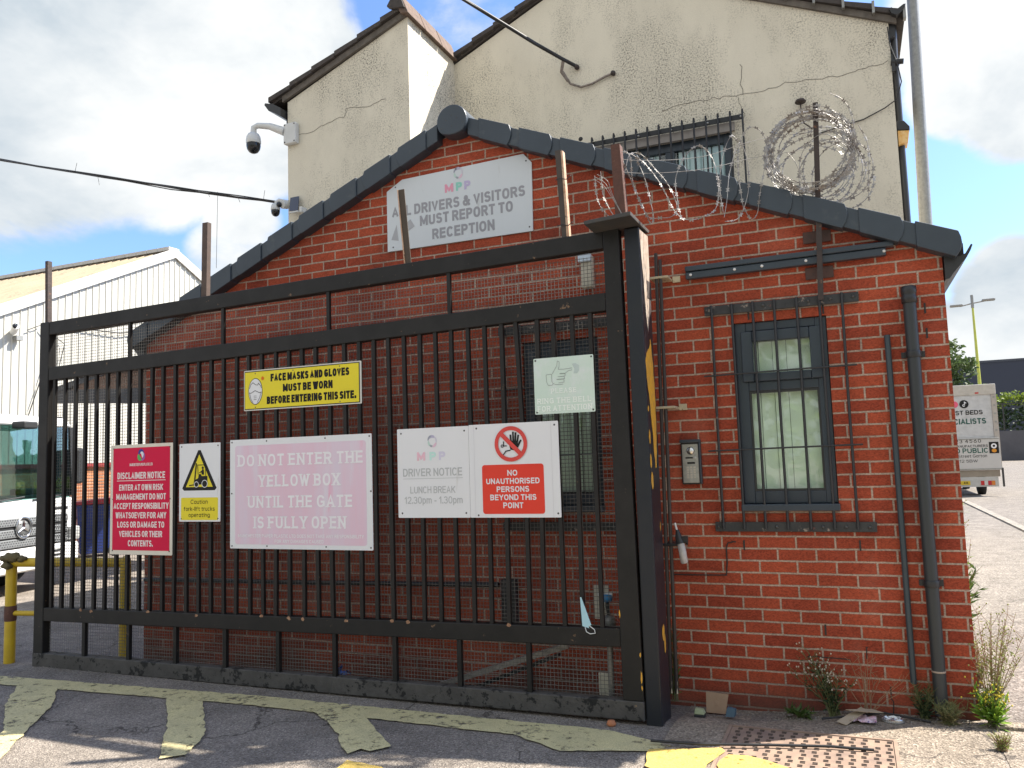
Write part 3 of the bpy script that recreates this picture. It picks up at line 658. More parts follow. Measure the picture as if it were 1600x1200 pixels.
# gutters at the two eaves
for nm, sx, x0 in (('gutter', 1, 0.0), ('gutter', -1, -6.32)):
    prof = [(.006, 2.70), (.03, 2.70), (.05, 2.665), (.085, 2.655), (.12, 2.67), (.138, 2.70), (.152, 2.722), (.160, 2.715), (.148, 2.685), (.125, 2.645), (.09, 2.605), (.05, 2.56), (.03, 2.53), (.006, 2.525)]
    pr = [(x0 + sx * u, v) for u, v in prof]
    if sx < 0: pr = pr[::-1]
    MB().prism(pr, 'XZ', -.03, 2.9 if sx > 0 else 1.85).build(nm, BLACKP, office)


def office_window(parent, dx):
    f = MB(); A, B, Z0, Z1 = -1.222 + dx, -.664 + dx, 1.226, 2.383
    f.box(A, A + .07, .02, .08, Z0, Z1).box(B - .066, B, .02, .08, Z0, Z1).box(A + .0701, B - .0661, .021, .08, Z1 - .055, Z1).box(A + .0701, B - .0661, .021, .08, Z0, Z0 + .076).box(A + .0701, B - .0661, .021, .08, 1.94, 1.998)
    win = f.build('window', FRAMEM, parent, bevel=.004)
    s = MB(); a, b, c, d = -1.184 + dx, -.698 + dx, 1.998, 2.325
    for q in ((a, a + .072, c, d), (b - .07, b, c, d), (a + .0721, b - .0701, d - .07, d), (a + .0721, b - .0701, c, c + .054)): s.box(q[0], q[1], -.002, .05, q[2], q[3])
    s.build('opening_light', FRAMEM, win, bevel=.008, seg=3)
    b2 = MB()
    for q in ((A + .0702, A + .082, 1.29, 1.945), (B - .078, B - .0662, 1.29, 1.945), (A + .083, B - .079, 1.925, 1.939), (A + .083, B - .079, 1.303, 1.316)): b2.box(q[0], q[1], .027, .05, q[2], q[3])
    b2.build('glazing_bead', BLACKP, win)
    MB().box(A + .075, B - .07, .048, .054, 1.295, 1.945).build('pane', GLASS, win)
    MB().box(a + .07, b - .068, .036, .042, 2.05, 2.26).build('pane', GLASS, win)
    MB().box(A - .012, B + .01, -.045, .08, 1.181, 1.224).build('sill', FRAMEM, win, bevel=.006)
    bl = MB(); k = 0; x = A + .05
    while x < B - .04:
        yo = .088 + .006 * ((k * 37) % 5) / 5; tw = .012 * math.sin(k * 1.7)
        bl.hexa([(x, yo, 1.2), (x + .083, yo + tw, 1.2), (x + .083, yo + tw + .002, 1.2), (x, yo + .002, 1.2), (x, yo, 2.38), (x + .083, yo + tw, 2.38), (x + .083, yo + tw + .002, 2.38), (x, yo + .002, 2.38)])
        x += .086; k += 1
    bl.build('blind', BLIND, win)
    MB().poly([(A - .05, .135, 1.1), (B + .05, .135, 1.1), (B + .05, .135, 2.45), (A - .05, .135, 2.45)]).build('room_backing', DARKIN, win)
    return win


office_window(office, 0); office_window(office, -1.48)
# downpipe and the loose slate-coloured pipe
dp = MB(); dp.tube([(-.196, -.055, .03), (-.196, -.055, 2.49)], .036, 16)
dpo = dp.build('downpipe', GREYPIPE, office)
MB().lathe([(.037, 2.40), (.043, 2.402), (.043, 2.44), (.039, 2.446), (.041, 2.455), (.044, 2.468), (.044, 2.50), (.036, 2.503), (.034, 2.49)], (-.196, -.055, 0), 20).build('socket', BLACKP, dpo)
for z in (2.095, .765): MB().lathe([(.037, z - .02), (.042, z - .02), (.042, z + .02), (.037, z + .02)], (-.196, -.055, 0), 18).box(-.26, -.132, -.03, -.018, z - .018, z + .018).build('pipe_clip', BLACKP, dpo, bevel=.003)
MB().lathe([(.0365, .27), (.0375, .272), (.0375, .278), (.0365, .28)], (-.196, -.055, 0), 18).build('joint_ring', BARE, dpo)
MB().tube([(-.328, -.024, .19), (-.328, -.024, 2.225)], .017, 14).build('waste_pipe', BLUEPIPE, office)
# weep slots in the perpend joints, step cracks, mastic splats
for x, z0 in ((-1.236, .935), (-.56, .94), (-.112, 2.34), (-.112, 2.19), (-.787, .435), (-1.126, 2.40), (-.676, 2.395)):
    MB().box(x - .005, x + .005, -.004, .01, z0, z0 + .062).build('weep_slot', CABLE, office)
ck = MB()
for pts in ([(-.90, .30), (-.84, .303), (-.70, .300), (-.66, .297)], [(-.56, .372), (-.565, .375), (-.568, .31)], [(-.45, .155), (-.452, .09), (-.44, .07), (-.445, .0)]): line(ck, pts, .006, -.0025)
ck.build('wall_crack', CABLE, office)
# pipe along the wall behind the gate
MB().tube([(-6.28, -.03, .622), (-4.6, -.03, .645), (-2.93, -.03, .675)], .017, 10).build('wall_pipe', BLACKP, office)
MB().box(-2.90, -2.79, -.07, -.004, .30, .72).build('pipe_box', BLACKP, office, bevel=.01)

# window grilles: things bolted to the wall


def grille(dx, label):
    g = thing('window_grille', label, 'window bars', (-.95 + dx, 0, 1.05), group='window grilles on the brick office')
    GR = mat('black_grille_paint', (.022, .024, .028), .45, col2=(.03, .03, .033), nscale=9, spots=[((.20, .15, .12), 21, .66, .06)], bump=.1)
    GR2 = mat('flaking_grille_paint', (.040, .043, .045), .65, col2=(.025, .027, .03), nscale=12, spots=[((.26, .22, .19), 15, .62, .05), ((.15, .06, .05), 11, .66, .05)], bump=.3)
    zt, zb = 2.48, 1.083
    MB().box(-1.40 + dx, -.47 + dx, -.026, -.012, zt - .032, zt + .028).build('top_bar', GR2, g, bevel=.003)
    MB().box(-1.405 + dx, -.46 + dx, -.026, -.012, zb - .03, zb + .03).build('bottom_bar', GR2, g, bevel=.003)
    for x in (-1.352, -1.224, -1.094, -.962, -.828, -.694, -.564): MB().tube([(x + dx, -.036, zb - .012), (x + dx + random.uniform(-.004, .004), -.036, 1.8), (x + dx, -.036, zt + .03)], .0085, 8).build('bar', GR, g)
    for z in (1.572, 2.055): MB().tube([(-1.42 + dx, -.045, z - .006), (-.95 + dx, -.0475, z), (-.505 + dx, -.043, z + .004)], .0055, 8).build('cross_rod', GR, g)
    b = MB()
    for x in (-1.385, -1.03, -.76, -.63, -.50):
        for z in (zt, zb): b.lathe([(0, -.036), (.007, -.034), (.011, -.027), (.011, -.02)], (x + dx, 0, z), 8, axis='Y')
    b.build('bolt', SCREW, g)
    return g


grille(0, 'black window grille over the clear window, right of the intercom')
grille(-1.48, 'black window grille half hidden behind the gate and the bell notice')

# steel channel and wall post with bolt plates
ch = thing('steel_channel', 'dark grey steel channel bolted level on the brick wall above the window', 'channel', (-.88, 0, 2.74))
MB().hexa([(-1.506, -.05, 2.70), (-.30, -.05, 2.708), (-.30, -.004, 2.708), (-1.506, -.004, 2.70), (-1.506, -.05, 2.748), (-.30, -.05, 2.756), (-.30, -.004, 2.756), (-1.506, -.004, 2.748)]).hexa([(-1.506, -.062, 2.75), (-.255, -.062, 2.758), (-.255, -.004, 2.758), (-1.506, -.004, 2.75), (-1.506, -.062, 2.784), (-.255, -.062, 2.792), (-.255, -.004, 2.792), (-1.506, -.004, 2.784)]).build('channel', FRAMEM, ch, bevel=.006)
cs = MB()
for x in (-1.472, -1.19, -1.02, -.755, -.31): cs.lathe([(0, -.056), (.008, -.055), (.010, -.05), (.010, -.045)], (x, 0, 2.727 + .006 * (x + 1.5)), 10, axis='Y')
cs.build('screw', mat('bright_screw', (.8, .8, .8), .35, metal=.2), ch)
wp = thing('wall_post', 'rusty flat steel post on the brick wall carrying the razor wire coil', 'post', (-.688, 0, 2.5))
MB().hexa([(-.70, -.085, 2.47), (-.672, -.085, 2.47), (-.672, -.078, 2.47), (-.70, -.078, 2.47), (-.652, -.085, 3.72), (-.626, -.085, 3.72), (-.626, -.078, 3.72), (-.652, -.078, 3.72)]).build('upright', RUSTDARK, wp)
MB().hexa([(-.672, -.0849, 2.47), (-.667, -.0849, 2.47), (-.667, -.062, 2.47), (-.672, -.062, 2.47), (-.626, -.0849, 3.72), (-.621, -.0849, 3.72), (-.621, -.062, 3.72), (-.626, -.062, 3.72)]).build('flange', RUSTDARK, wp)
for z in (2.88, 2.65): MB().box(-.765, -.60, -.018, -.006, z - .035, z + .04).build('bolt_plate', mat('burnt_plate', (.05, .035, .032), .8, col2=(.10, .05, .04), nscale=18, bump=.3), wp, bevel=.004)

# intercom
ic = thing('door_intercom', 'stainless steel entry intercom with keypad in a black hood on the brick wall', 'intercom', (-1.53, 0, 1.36))
MB().box(-1.60, -1.47, -.03, -.002, 1.355, 1.64).build('back_box', BLACKP, ic, bevel=.005)
MB().box(-1.602, -1.466, -.055, -.031, 1.625, 1.645).box(-1.482, -1.468, -.055, -.031, 1.36, 1.624).build('hood', FRAMEM, ic, bevel=.004)
MB().box(-1.592, -1.486, -.036, -.0305, 1.365, 1.617).build('face_plate', STEELPL, ic, bevel=.003)
MB().lathe([(0, -.052), (.02, -.048), (.027, -.038), (.027, -.03)], (-1.535, 0, 1.572), 20, axis='Y').build('camera_eye', mat('mirror_dome', (.7, .7, .68), .06, metal=.9), ic)
kb = MB()
for i in range(3):
    for j in range(5): kb.box(-1.566 + i * .022, -1.552 + i * .022, -.040, -.0362, 1.395 + j * .016, 1.407 + j * .016)
kb.build('keypad', mat('worn_keys', (.62, .58, .52), .4, metal=.5), ic)
MB().box(-1.57, -1.522, -.0385, -.0362, 1.522, 1.532).box(-1.56, -1.51, -.0385, -.0362, 1.487, 1.5).build('display', BLACKGL, ic)
MB().lathe([(0, -.044), (.006, -.042), (.007, -.036)], (-1.507, 0, 1.527), 10, axis='Y').build('call_button', WHITEP, ic)

# cream drop rods with brackets beside the gate post
for k, (x0, z1, x1, lab) in enumerate(((-1.675, 2.875, -1.715, 'peeling cream and rust drop rod nearest the gate post'), (-1.65, 2.83, -1.68, 'thinner black drop rod beside the peeling cream rod'))):
    r = thing('drop_rod', lab, 'rod', (x1, -.13, .0), group='rods beside the gate post')
    MB().tube([(x0, -.145, z1), (x1, -.145, .06)], .0115, 10).build('rod', CREAMPEEL, r)
br_ = thing('rod_bracket', 'three peeling cream steel brackets holding the rods to the brick wall', 'bracket', (-1.62, 0, 1.8))
for z, m_ in ((2.715, 'cream'), (1.86, 'cream'), (.985, 'dark')):
    mm = mat('cream_bracket', (.58, .50, .33), .6, col2=(.40, .34, .24), nscale=16, spots=[((.08, .05, .04), 20, .60, .04)]) if m_ == 'cream' else BLACKP
    xr = -1.56 if m_ == 'cream' else -1.60
    MB().box(-1.60, xr + .012, -.014, -.002, z - .02, z + .022).box(-1.72, -1.60, -.16, -.012, z - .012, z + .004).build('bracket', mm, br_, bevel=.003)
sd = thing('spray_bottle', 'clear spray bottle with dark neck clipped upside to the rod bracket', 'bottle', (-1.60, -.15, .86))
MB().tube([(-1.588, -.15, .865), (-1.590, -.15, .875), (-1.605, -.15, .985), (-1.612, -.15, 1.0)], [.018, .024, .024, .014], 14).build('bottle_body', mat('clear_plastic', (.55, .53, .52), .12, col2=(.40, .38, .37), nscale=20), sd)
MB().tube([(-1.610, -.15, .99), (-1.618, -.15, 1.03), (-1.625, -.15, 1.075)], [.028, .022, .010], 12).box(-1.60, -1.56, -.165, -.135, .995, 1.035).build('nozzle_head', BLACKP, sd, bevel=.004)
MB().tube([(-1.627, -.15, 1.07), (-1.638, -.15, 1.118)], .007, 8).build('tip', WHITEP, sd)
lc = MB(); lc.tube([(-1.285, -.006, .985), (-1.30, -.008, .988), (-1.335, -.008, .98), (-1.347, -.008, .95), (-1.346, -.008, .86), (-1.356, -.008, .775)], .0045, 6)
lc.tube([(-1.36, -.008, .778), (-1.45, -.01, .776), (-1.64, -.012, .774), (-1.70, -.012, .776)], .004, 6)
tag(lc.build('wall_cable', CABLE), 'thin black cable stapled in a hook shape to the brick wall below the intercom', 'cable')
MB_ = MB().box(-2.225, -2.14, -.06, -.004, 2.72, 2.95); fl = thing('wall_floodlight', 'small white sensor light on the brick wall behind the gate mesh', 'light', (-2.18, 0, 2.72))
MB_.build('housing', mat('dirty_cream_plastic', (.55, .52, .42), .6), fl, bevel=.01); MB().box(-2.235, -2.14, -.085, -.062, 2.90, 3.0).build('lens', mat('pale_lens', (.55, .65, .75), .2), fl, bevel=.006)


# ================================================================== CREAM HOUSE
house = thing('rendered_house', 'tall cream rendered house with mould stained gable standing behind the brick office', 'building', (-3.0, 6, 0))
HX0, HX1, HY, HAX, HAZ, HS = -4.663, .03, 3.0, -3.0, 7.03, .447
hw = MB(); holed_wall(hw, HX0, HX1, -.2, 5.6, HY, [(-2.95, -1.50, 3.75, 4.86)], .14)
hw.poly([(HX0, HY, 5.6), (-2.95, HY, 5.6), (-1.5, HY, 5.6), (HX1, HY, 5.6), (HX1, HY, HAZ - HS * (HX1 - HAX)), (HAX, HY, HAZ), (HX0, HY, HAZ - HS * (HAX - HX0))])
hw.build('wall', RENDER, house, fix=False)
MB().poly([(HX1, HY, -.2), (HX1, 12, -.2), (HX1, 12, 5.67), (HX1, HY, 5.67)]).poly([(-6.25, 12, -.2), (HX1, 12, -.2), (HX1, 12, 5.67), (HAX, 12, HAZ), (-6.25, 12, 5.6)]).build('wall', RENDER, house)
WY = 1.9
MB().poly([(-6.25, WY, -.2), (HX0, WY, -.2), (HX0, WY, 6.33), (-6.25, WY, 5.70)]).poly([(HX0, WY, -.2), (HX0, HY, -.2), (HX0, HY, 6.33), (HX0, WY, 6.33)]).poly([(-6.25, WY, -.2), (-6.25, 12, -.2), (-6.25, 12, 5.7), (-6.25, WY, 5.7)]).build('wing_wall', RENDER, house, fix=False)
rf = MB()
z_ = lambda x: HAZ - HS * abs(x - HAX)
rf.hexa([(HAX, HY - .02, HAZ + .02), (.17, HY - .02, z_(.17) + .02), (.17, 12, z_(.17) + .02), (HAX, 12, HAZ + .02), (HAX, HY - .02, HAZ + .10), (.17, HY - .02, z_(.17) + .1), (.17, 12, z_(.17) + .1), (HAX, 12, HAZ + .1)])
rf.hexa([(-6.42, HY - .02, z_(-6.42) + .02), (HAX, HY - .02, HAZ + .02), (HAX, 12, HAZ + .02), (-6.42, 12, z_(-6.42) + .02), (-6.42, HY - .02, z_(-6.42) + .1), (HAX, HY - .02, HAZ + .101), (HAX, 12, HAZ + .101), (-6.42, 12, z_(-6.42) + .1)])
wz = lambda x: 6.38 + (x + 4.663) * .385
rf.hexa([(-6.45, WY - .03, wz(-6.45)), (-4.66, WY - .03, wz(-4.66)), (-4.66, HY, wz(-4.66)), (-6.45, HY, wz(-6.45)), (-6.45, WY - .03, wz(-6.45) + .07), (-4.66, WY - .03, wz(-4.66) + .07), (-4.66, HY, wz(-4.66) + .07), (-6.45, HY, wz(-6.45) + .07)])
rf.build('roof', TILE, house)


def tiles(x0, z0, x1, z1, y0, y1, n, clip=False):
    mb = MB(); cl = MB()
    for k in range(n):
        a, b = k / n, (k + 1) / n
        xa, za, xb, zb = x0 + (x1 - x0) * a, z0 + (z1 - z0) * a, x0 + (x1 - x0) * b, z0 + (z1 - z0) * b
        u = random.uniform(-.006, .006)
        mb.hexa([(xa, y0 + u, za - .02), (xb, y0 + u, zb - .006), (xb, y1, zb - .006), (xa, y1, za - .02), (xa, y0 + u, za + .026), (xb, y0 + u, zb + .052), (xb, y1, zb + .052), (xa, y1, za + .026)])
        if clip: MB().box(xb - .012, xb + .012, y0 - .02, y0 + .05, zb - .05, zb + .07).build('tile_clip', GALVPOLE, house)
    mb.build('verge_tiles', TILE, house)


tiles(HAX, HAZ + .06, .17, z_(.17) + .06, HY - .07, HY + .3, 12, True)
tiles(HAX, HAZ + .061, HX0, z_(HX0) + .061, HY - .07, HY + .3, 6)
tiles(-4.66, wz(-4.66) + .04, -6.47, wz(-6.47) + .04, WY - .07, WY + .3, 6)
MORT = mat('grey_mortar', (.16, .14, .12), .95, col2=(.09, .08, .07), nscale=14, bump=.5)
mo = MB()      # mortar bed under the verge tiles
mo.hexa([(HAX, HY - .035, HAZ - .03), (.1, HY - .035, z_(.1) - .03), (.1, HY, z_(.1) - .03), (HAX, HY, HAZ - .03), (HAX, HY - .035, HAZ + .04), (.1, HY - .035, z_(.1) + .04), (.1, HY, z_(.1) + .04), (HAX, HY, HAZ + .04)])
mo.build('verge_mortar', MORT, house); mo = MB()
mo.hexa([(-6.3, WY - .035, wz(-6.3) - .05), (-4.65, WY - .035, wz(-4.65) - .05), (-4.65, WY, wz(-4.65) - .05), (-6.3, WY, wz(-6.3) - .05), (-6.3, WY - .035, wz(-6.3) + .02), (-4.65, WY - .035, wz(-4.65) + .02), (-4.65, WY, wz(-4.65) + .02), (-6.3, WY, wz(-6.3) + .02)])
mo.build('verge_mortar', MORT, house)
rt = MB()
for k in range(3):
    y0, y1 = WY - .09 + k * .40, WY - .09 + (k + 1) * .40 - .012
    rt.hexa([(-4.70, y0, 6.33), (-4.605, y0, 6.32), (-4.605, y1, 6.32), (-4.70, y1, 6.33), (-4.78, y0, 6.52), (-4.69, y0, 6.545), (-4.69, y1, 6.545), (-4.78, y1, 6.52)])
rt.build('ridge_tiles', TILEB, house, bevel=.01)
rc = MB()
rc.prism([(-4.80, 6.40), (-4.64, 6.38), (-4.68, 6.50), (-4.715, 6.545), (-4.765, 6.55), (-4.82, 6.50), (-4.86, 6.44)], 'XZ', WY - .11, WY - .05)
rc.build('ridge_end', TILE, house, bevel=.01)
gt = MB()
gp = [(.04, 5.74), (.06, 5.69), (.10, 5.665), (.14, 5.68), (.175, 5.73), (.185, 5.755), (.165, 5.755), (.10, 5.715), (.06, 5.75)]
gt.prism(gp, 'XZ', HY - .10, 11.5); gt.prism([(.032, 5.50), (.08, 5.52), (.10, 5.66), (.06, 5.70), (.032, 5.72)], 'XZ', HY + .02, 11)
gt.build('gutter', BLACKP, house)
gl = MB(); gp = [(-6.50 - a * .9, b + .06) for a, b in ((.0, 5.62), (.02, 5.57), (.06, 5.55), (.10, 5.57), (.13, 5.62), (.14, 5.65), (.12, 5.65), (.06, 5.60), (.02, 5.64))]
gl.prism([(-6.27, 5.60), (-6.27, 5.50), (-6.36, 5.56), (-6.44, 5.60), (-6.50, 5.68), (-6.49, 5.70), (-6.38, 5.67)], 'XZ', WY - .10, 11.5)
gl.tube([(-6.30, WY + .08, 5.62), (-6.29, WY + .08, 5.4), (-6.285, WY + .1, 5.3)], .03, 10).build('gutter', BLACKP, house)
MB().tube([(.075, HY + .12, 5.68), (.068, HY + .12, 5.4), (.066, HY + .12, 3.2)], .034, 12).build('downpipe', BLACKP, house)


def crack(path, wd, y, nm='render_crack', jag=.015, m=None):
    pts = []
    for i in range(len(path) - 1):
        a, b = Vector(path[i]), Vector(path[i + 1]); n = max(2, int((b - a).length / .05))
        for k in range(n): q = a + (b - a) * k / n; pts.append((q.x + random.uniform(-jag, jag), q.y + random.uniform(-jag, jag)))
    pts.append(path[-1]); mb = MB(); line(mb, pts, wd, y); return mb.build(nm, m or mat('crack_shadow', (.10, .09, .075), .9), house)


crack([(.0, 5.27), (-.2, 5.235), (-.55, 5.22), (-.9, 5.26), (-1.2, 5.20), (-1.38, 5.22), (-1.75, 5.25), (-2.2, 5.22)], .0045, HY - .003)
crack([(-1.36, 5.56), (-1.37, 5.35), (-1.36, 5.22)], .005, HY - .003)
crack([(-1.40, 5.2), (-1.37, 5.05), (-1.36, 4.98)], .004, HY - .003)
crack([(-6.2, 5.27), (-5.9, 5.30), (-5.6, 5.36), (-5.48, 5.38), (-5.45, 5.46), (-5.2, 5.44), (-4.95, 5.47)], .0045, WY - .003)
for x, z, r_ in ((-3.12, 5.08, .03), (-3.22, 4.95, .02)): MB().lathe([(0, HY - .004), (r_ * .8, HY - .004), (r_, HY + .01)], (x, 0, z), 9, axis='Y').build('wall_hole', CABLE, house)
# first floor window
f = MB(); f.box(-2.95, -2.87, 3.04, 3.12, 3.75, 4.86).box(-1.585, -1.5, 3.04, 3.12, 3.75, 4.86).box(-2.869, -1.586, 3.041, 3.12, 4.765, 4.86).box(-2.20, -2.10, 3.041, 3.12, 3.83, 4.764).box(-2.869, -1.586, 3.042, 3.12, 3.75, 3.829)
hwin = f.build('window', FRAMEM, house, bevel=.004)
for a, b in ((-2.87, -2.20), (-2.10, -1.585)): MB().box(a, b, 3.07, 3.076, 3.83, 4.765).build('pane', GLASS, hwin)
bl = MB(); x = -2.86
while x < -1.6:
    if not -2.26 < x < -2.11: bl.hexa([(x, 3.095, 3.8), (x + .075, 3.097, 3.8), (x + .075, 3.1, 3.8), (x, 3.098, 3.8), (x, 3.095, 4.77), (x + .075, 3.097, 4.77), (x + .075, 3.1, 4.77), (x, 3.098, 4.77)])
    x += .088
bl.build('blind', BLINDB, hwin)
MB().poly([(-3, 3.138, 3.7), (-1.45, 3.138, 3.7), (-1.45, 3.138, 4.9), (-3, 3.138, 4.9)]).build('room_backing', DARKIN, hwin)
MB().box(-2.98, -1.46, 2.965, 2.998, 4.85, 4.94).build('lintel', mat('grey_lintel', (.36, .33, .31), .9, col2=(.28, .26, .24), nscale=10), house)
g2 = thing('upper_window_grille', 'black barred grille over the upstairs window of the cream house, partly behind the roof verge', 'window bars', (-2.2, 2.93, 3.7))
GRB = mat('black_bar_paint', (.014, .015, .018), .45)
MB().box(-3.02, -1.36, 2.915, 2.93, 4.935, 4.985).build('top_bar', GRB, g2)
for k in range(14):
    x = -2.96 + k * .1225
    MB().tube([(x, 2.885, 3.7), (x, 2.885, 4.99), (x, 2.892, 5.02), (x, 2.925, 5.0)], .011, 6).build('bar', GRB, g2)
b = MB(); b.lathe([(0, 2.905), (.012, 2.906), (.014, 2.915)], (-1.385, 0, 4.96), 10, axis='Y')
for x in (-1.72, -2.1, -2.45): b.lathe([(0, 2.905), (.010, 2.906), (.012, 2.915)], (x, 0, 4.955), 10, axis='Y')
b.build('bolt', STEELPL, g2)
# floodlight and small camera at the right edge of the house
fl = thing('yellow_floodlight', 'floodlight with amber glass and black hood at the right edge of the cream house', 'light', (.08, 3.12, 4.45))
MB().prism([(.035, 4.67), (.10, 4.665), (.145, 4.60), (.145, 4.565), (.035, 4.58)], 'XZ', 3.02, 3.24).build('hood', BLACKP, fl, bevel=.006)
MB().hexa([(.04, 3.04, 4.44), (.125, 3.04, 4.455), (.125, 3.22, 4.455), (.04, 3.22, 4.44), (.04, 3.03, 4.578), (.14, 3.03, 4.563), (.14, 3.23, 4.563), (.04, 3.23, 4.578)]).build('lamp_glass', mat('amber_glass', (.75, .38, .06), .15, col2=(.85, .62, .3), nscale=30), fl, bevel=.004)
bc = thing('bullet_camera', 'tiny black bullet camera under the gutter at the right corner of the cream house', 'camera', (.08, 3.0, 5.2))
MB().tube([(.03, 3.0, 5.25), (.10, 2.99, 5.235)], .035, 12).tube([(.095, 2.99, 5.24), (.135, 2.985, 5.232)], .026, 12).build('body', BLACKP, bc)
MB().box(.03, .06, 2.97, 3.03, 5.15, 5.32).build('mount', BLACKP, bc)
tag(MB().tube([(.02, 2.98, 5.6), (.03, 2.97, 5.4), (.08, 2.96, 5.2), (.10, 2.95, 5.02), (.05, 2.96, 4.86), (-.06, 2.975, 4.80), (-.25, 2.985, 4.73), (-.45, 2.985, 4.70), (-.7, 2.985, 4.66)], .006, 6).build('loop_cable', CABLE), 'thin dark cable looping down the right corner of the cream house', 'cable')
ins = thing('wire_insulator', 'small mushroom shaped insulator on a bent wire on the cream wall', 'insulator', (-.81, 2.95, 4.86))
MB().lathe([(0, .03), (.04, .022), (.055, .0), (.05, -.01), (0, -.008)], (-.81, 2.93, 5.0), 14).build('insulator_cap', RUSTDARK, ins)
MB().tube([(-.81, 2.93, 4.99), (-.812, 2.93, 4.85), (-.79, 2.94, 4.78), (-.74, 2.96, 4.74), (-.72, 2.995, 4.73)], .007, 6).build('stem', RUSTDARK, ins)

# ================================================================== SLIDING GATE
gate = thing('steel_gate', 'wide black steel sliding gate with bars and wire mesh carrying the notices', 'gate', (-4.32, -.58, 0))
YF, YB = -.62, -.545


def rail(name, xa, xb, ta, tb_, th, m, dy=0.0):
    return MB().hexa([(xa, YF + dy, ta - th), (xb, YF + dy, tb_ - th), (xb, YB, tb_ - th), (xa, YB, ta - th), (xa, YF + dy, ta), (xb, YF + dy, tb_), (xb, YB, tb_), (xa, YB, ta)]).build(name, m, gate, bevel=.006)


XL, XR = -6.758, -1.897
TOPZ = lambda x: 2.84 + .0205 * (x + 6.8)
SECZ = lambda x: 2.452 + .0205 * (x + 6.8)
LOWZ = lambda x: .468 + .0150 * (x + 6.8)
BOTZ = lambda x: .105 + .0055 * (x + 6.8)
rail('top_rail', XL, XR, TOPZ(XL), TOPZ(XR), .112, GATEM)
rail('second_rail', XL, XR, SECZ(XL), SECZ(XR), .112, GATEM, .001)
rail('lower_rail', XL, XR, LOWZ(XL), LOWZ(XR), .108, GATEM, .001)
rail('bottom_rail', -6.872, -1.772, BOTZ(-6.87), BOTZ(-1.77), .110, GATELOW, -.004)
MB().box(-6.868, XL - .0005, YF - .002, YB, .0, TOPZ(-6.81) + .002).build('stile', GATEM, gate, bevel=.006)
MB().hexa([(XR + .0005, YF - .002, .132), (-1.772, YF - .002, .134), (-1.772, YB, .134), (XR + .0005, YB, .132), (XR + .0005, YF - .002, 2.945), (-1.797, YF - .002, 2.945), (-1.797, YB, 2.945), (XR + .0005, YB, 2.945)]).build('stile', GATEM, gate, bevel=.006)
for i in range(40):
    x = -6.694 + .1202 * i
    if x > XR - .03: continue
    lean = random.uniform(-.005, .005); bend = random.uniform(-.008, .008)
    if i == 35: bend = .018; lean = -.016
    if i == 36: lean = .012
    z0, z1 = LOWZ(x) - .002, SECZ(x) - .11
    zm = (z0 + z1) / 2; hw_ = .0125
    mb = MB()
    for (xa, za, xb, zb) in ((x - lean, z0, x + bend, zm), (x + bend, zm, x + lean, z1)):
        mb.hexa([(xa - hw_, -.611, za), (xa + hw_, -.611, za), (xa + hw_, -.586, za), (xa - hw_, -.586, za), (xb - hw_, -.611, zb), (xb + hw_, -.611, zb), (xb + hw_, -.586, zb), (xb - hw_, -.586, zb)])
    mb.build('picket', GATEM, gate)
for x in (-5.853, -4.897, -3.939, -2.974): MB().box(x - .0125, x + .0125, -.611, -.586, SECZ(x) - .002, TOPZ(x) - .11).build('stud', GATEM, gate)
for k in range(9):
    x = -6.302 + .477 * k; MB().box(x - .015, x + .015, -.614, -.584, BOTZ(x) - .003, LOWZ(x) - .106).build('stud', GATEM, gate)
ms = MB()
x = -6.75
while x < -1.90:
    u = random.uniform(-.0015, .0015); ms.tube([(x + u, -.562, .09), (x - u, -.560, 1.45), (x + u, -.562, 2.80)], .0017, 4, cap=False, smooth=False); x += .0245
z = .11
while z < 2.80:
    ms.tube([(-6.755, -.5635, z), (-4.3, -.5635, z + random.uniform(-.001, .001) + .02), (-1.895, -.5635, z + .04)], .0017, 4, cap=False, smooth=False); z += .0245
ms.build('mesh_panel', GALV, gate, fix=False)


def spike(x0, x1, z0, z1, m, lip=1, w_=.042):
    mb = MB()
    mb.hexa([(x0 - w_ / 2, -.600, z0), (x0 + w_ / 2, -.600, z0), (x0 + w_ / 2, -.594, z0), (x0 - w_ / 2, -.594, z0), (x1 - w_ / 2, -.600, z1), (x1 + w_ / 2, -.600, z1), (x1 + w_ / 2, -.594, z1), (x1 - w_ / 2, -.594, z1)])
    s = 1 if lip > 0 else -1
    xa, xb = x0 + s * w_ / 2, x1 + s * w_ / 2
    mb.hexa([(xa - .003, -.6005, z0), (xa + .003, -.6005, z0), (xa + .003, -.560, z0), (xa - .003, -.560, z0), (xb - .003, -.6005, z1), (xb + .003, -.6005, z1), (xb + .003, -.560, z1), (xb - .003, -.560, z1)])
    return mb.build('wire_post', m, gate)


spike(-6.822, -6.838, 2.83, 3.38, RUSTDARK, 1, .030)
spike(-5.092, -5.082, 2.872, 3.462, mat('brown_angle', (.09, .06, .048), .7, col2=(.06, .042, .035), nscale=12, spots=[((.20, .12, .09), 18, .6, .1)]), 1, .050)
spike(-3.283, -3.327, 2.91, 3.44, mat('olive_brown_angle', (.07, .048, .03), .6, col2=(.05, .036, .026), nscale=9), -1, .046)
spike(-2.146, -2.170, 2.938, 3.51, mat('peeling_angle', (.07, .055, .045), .7, col2=(.05, .04, .035), nscale=8), -1, .040)
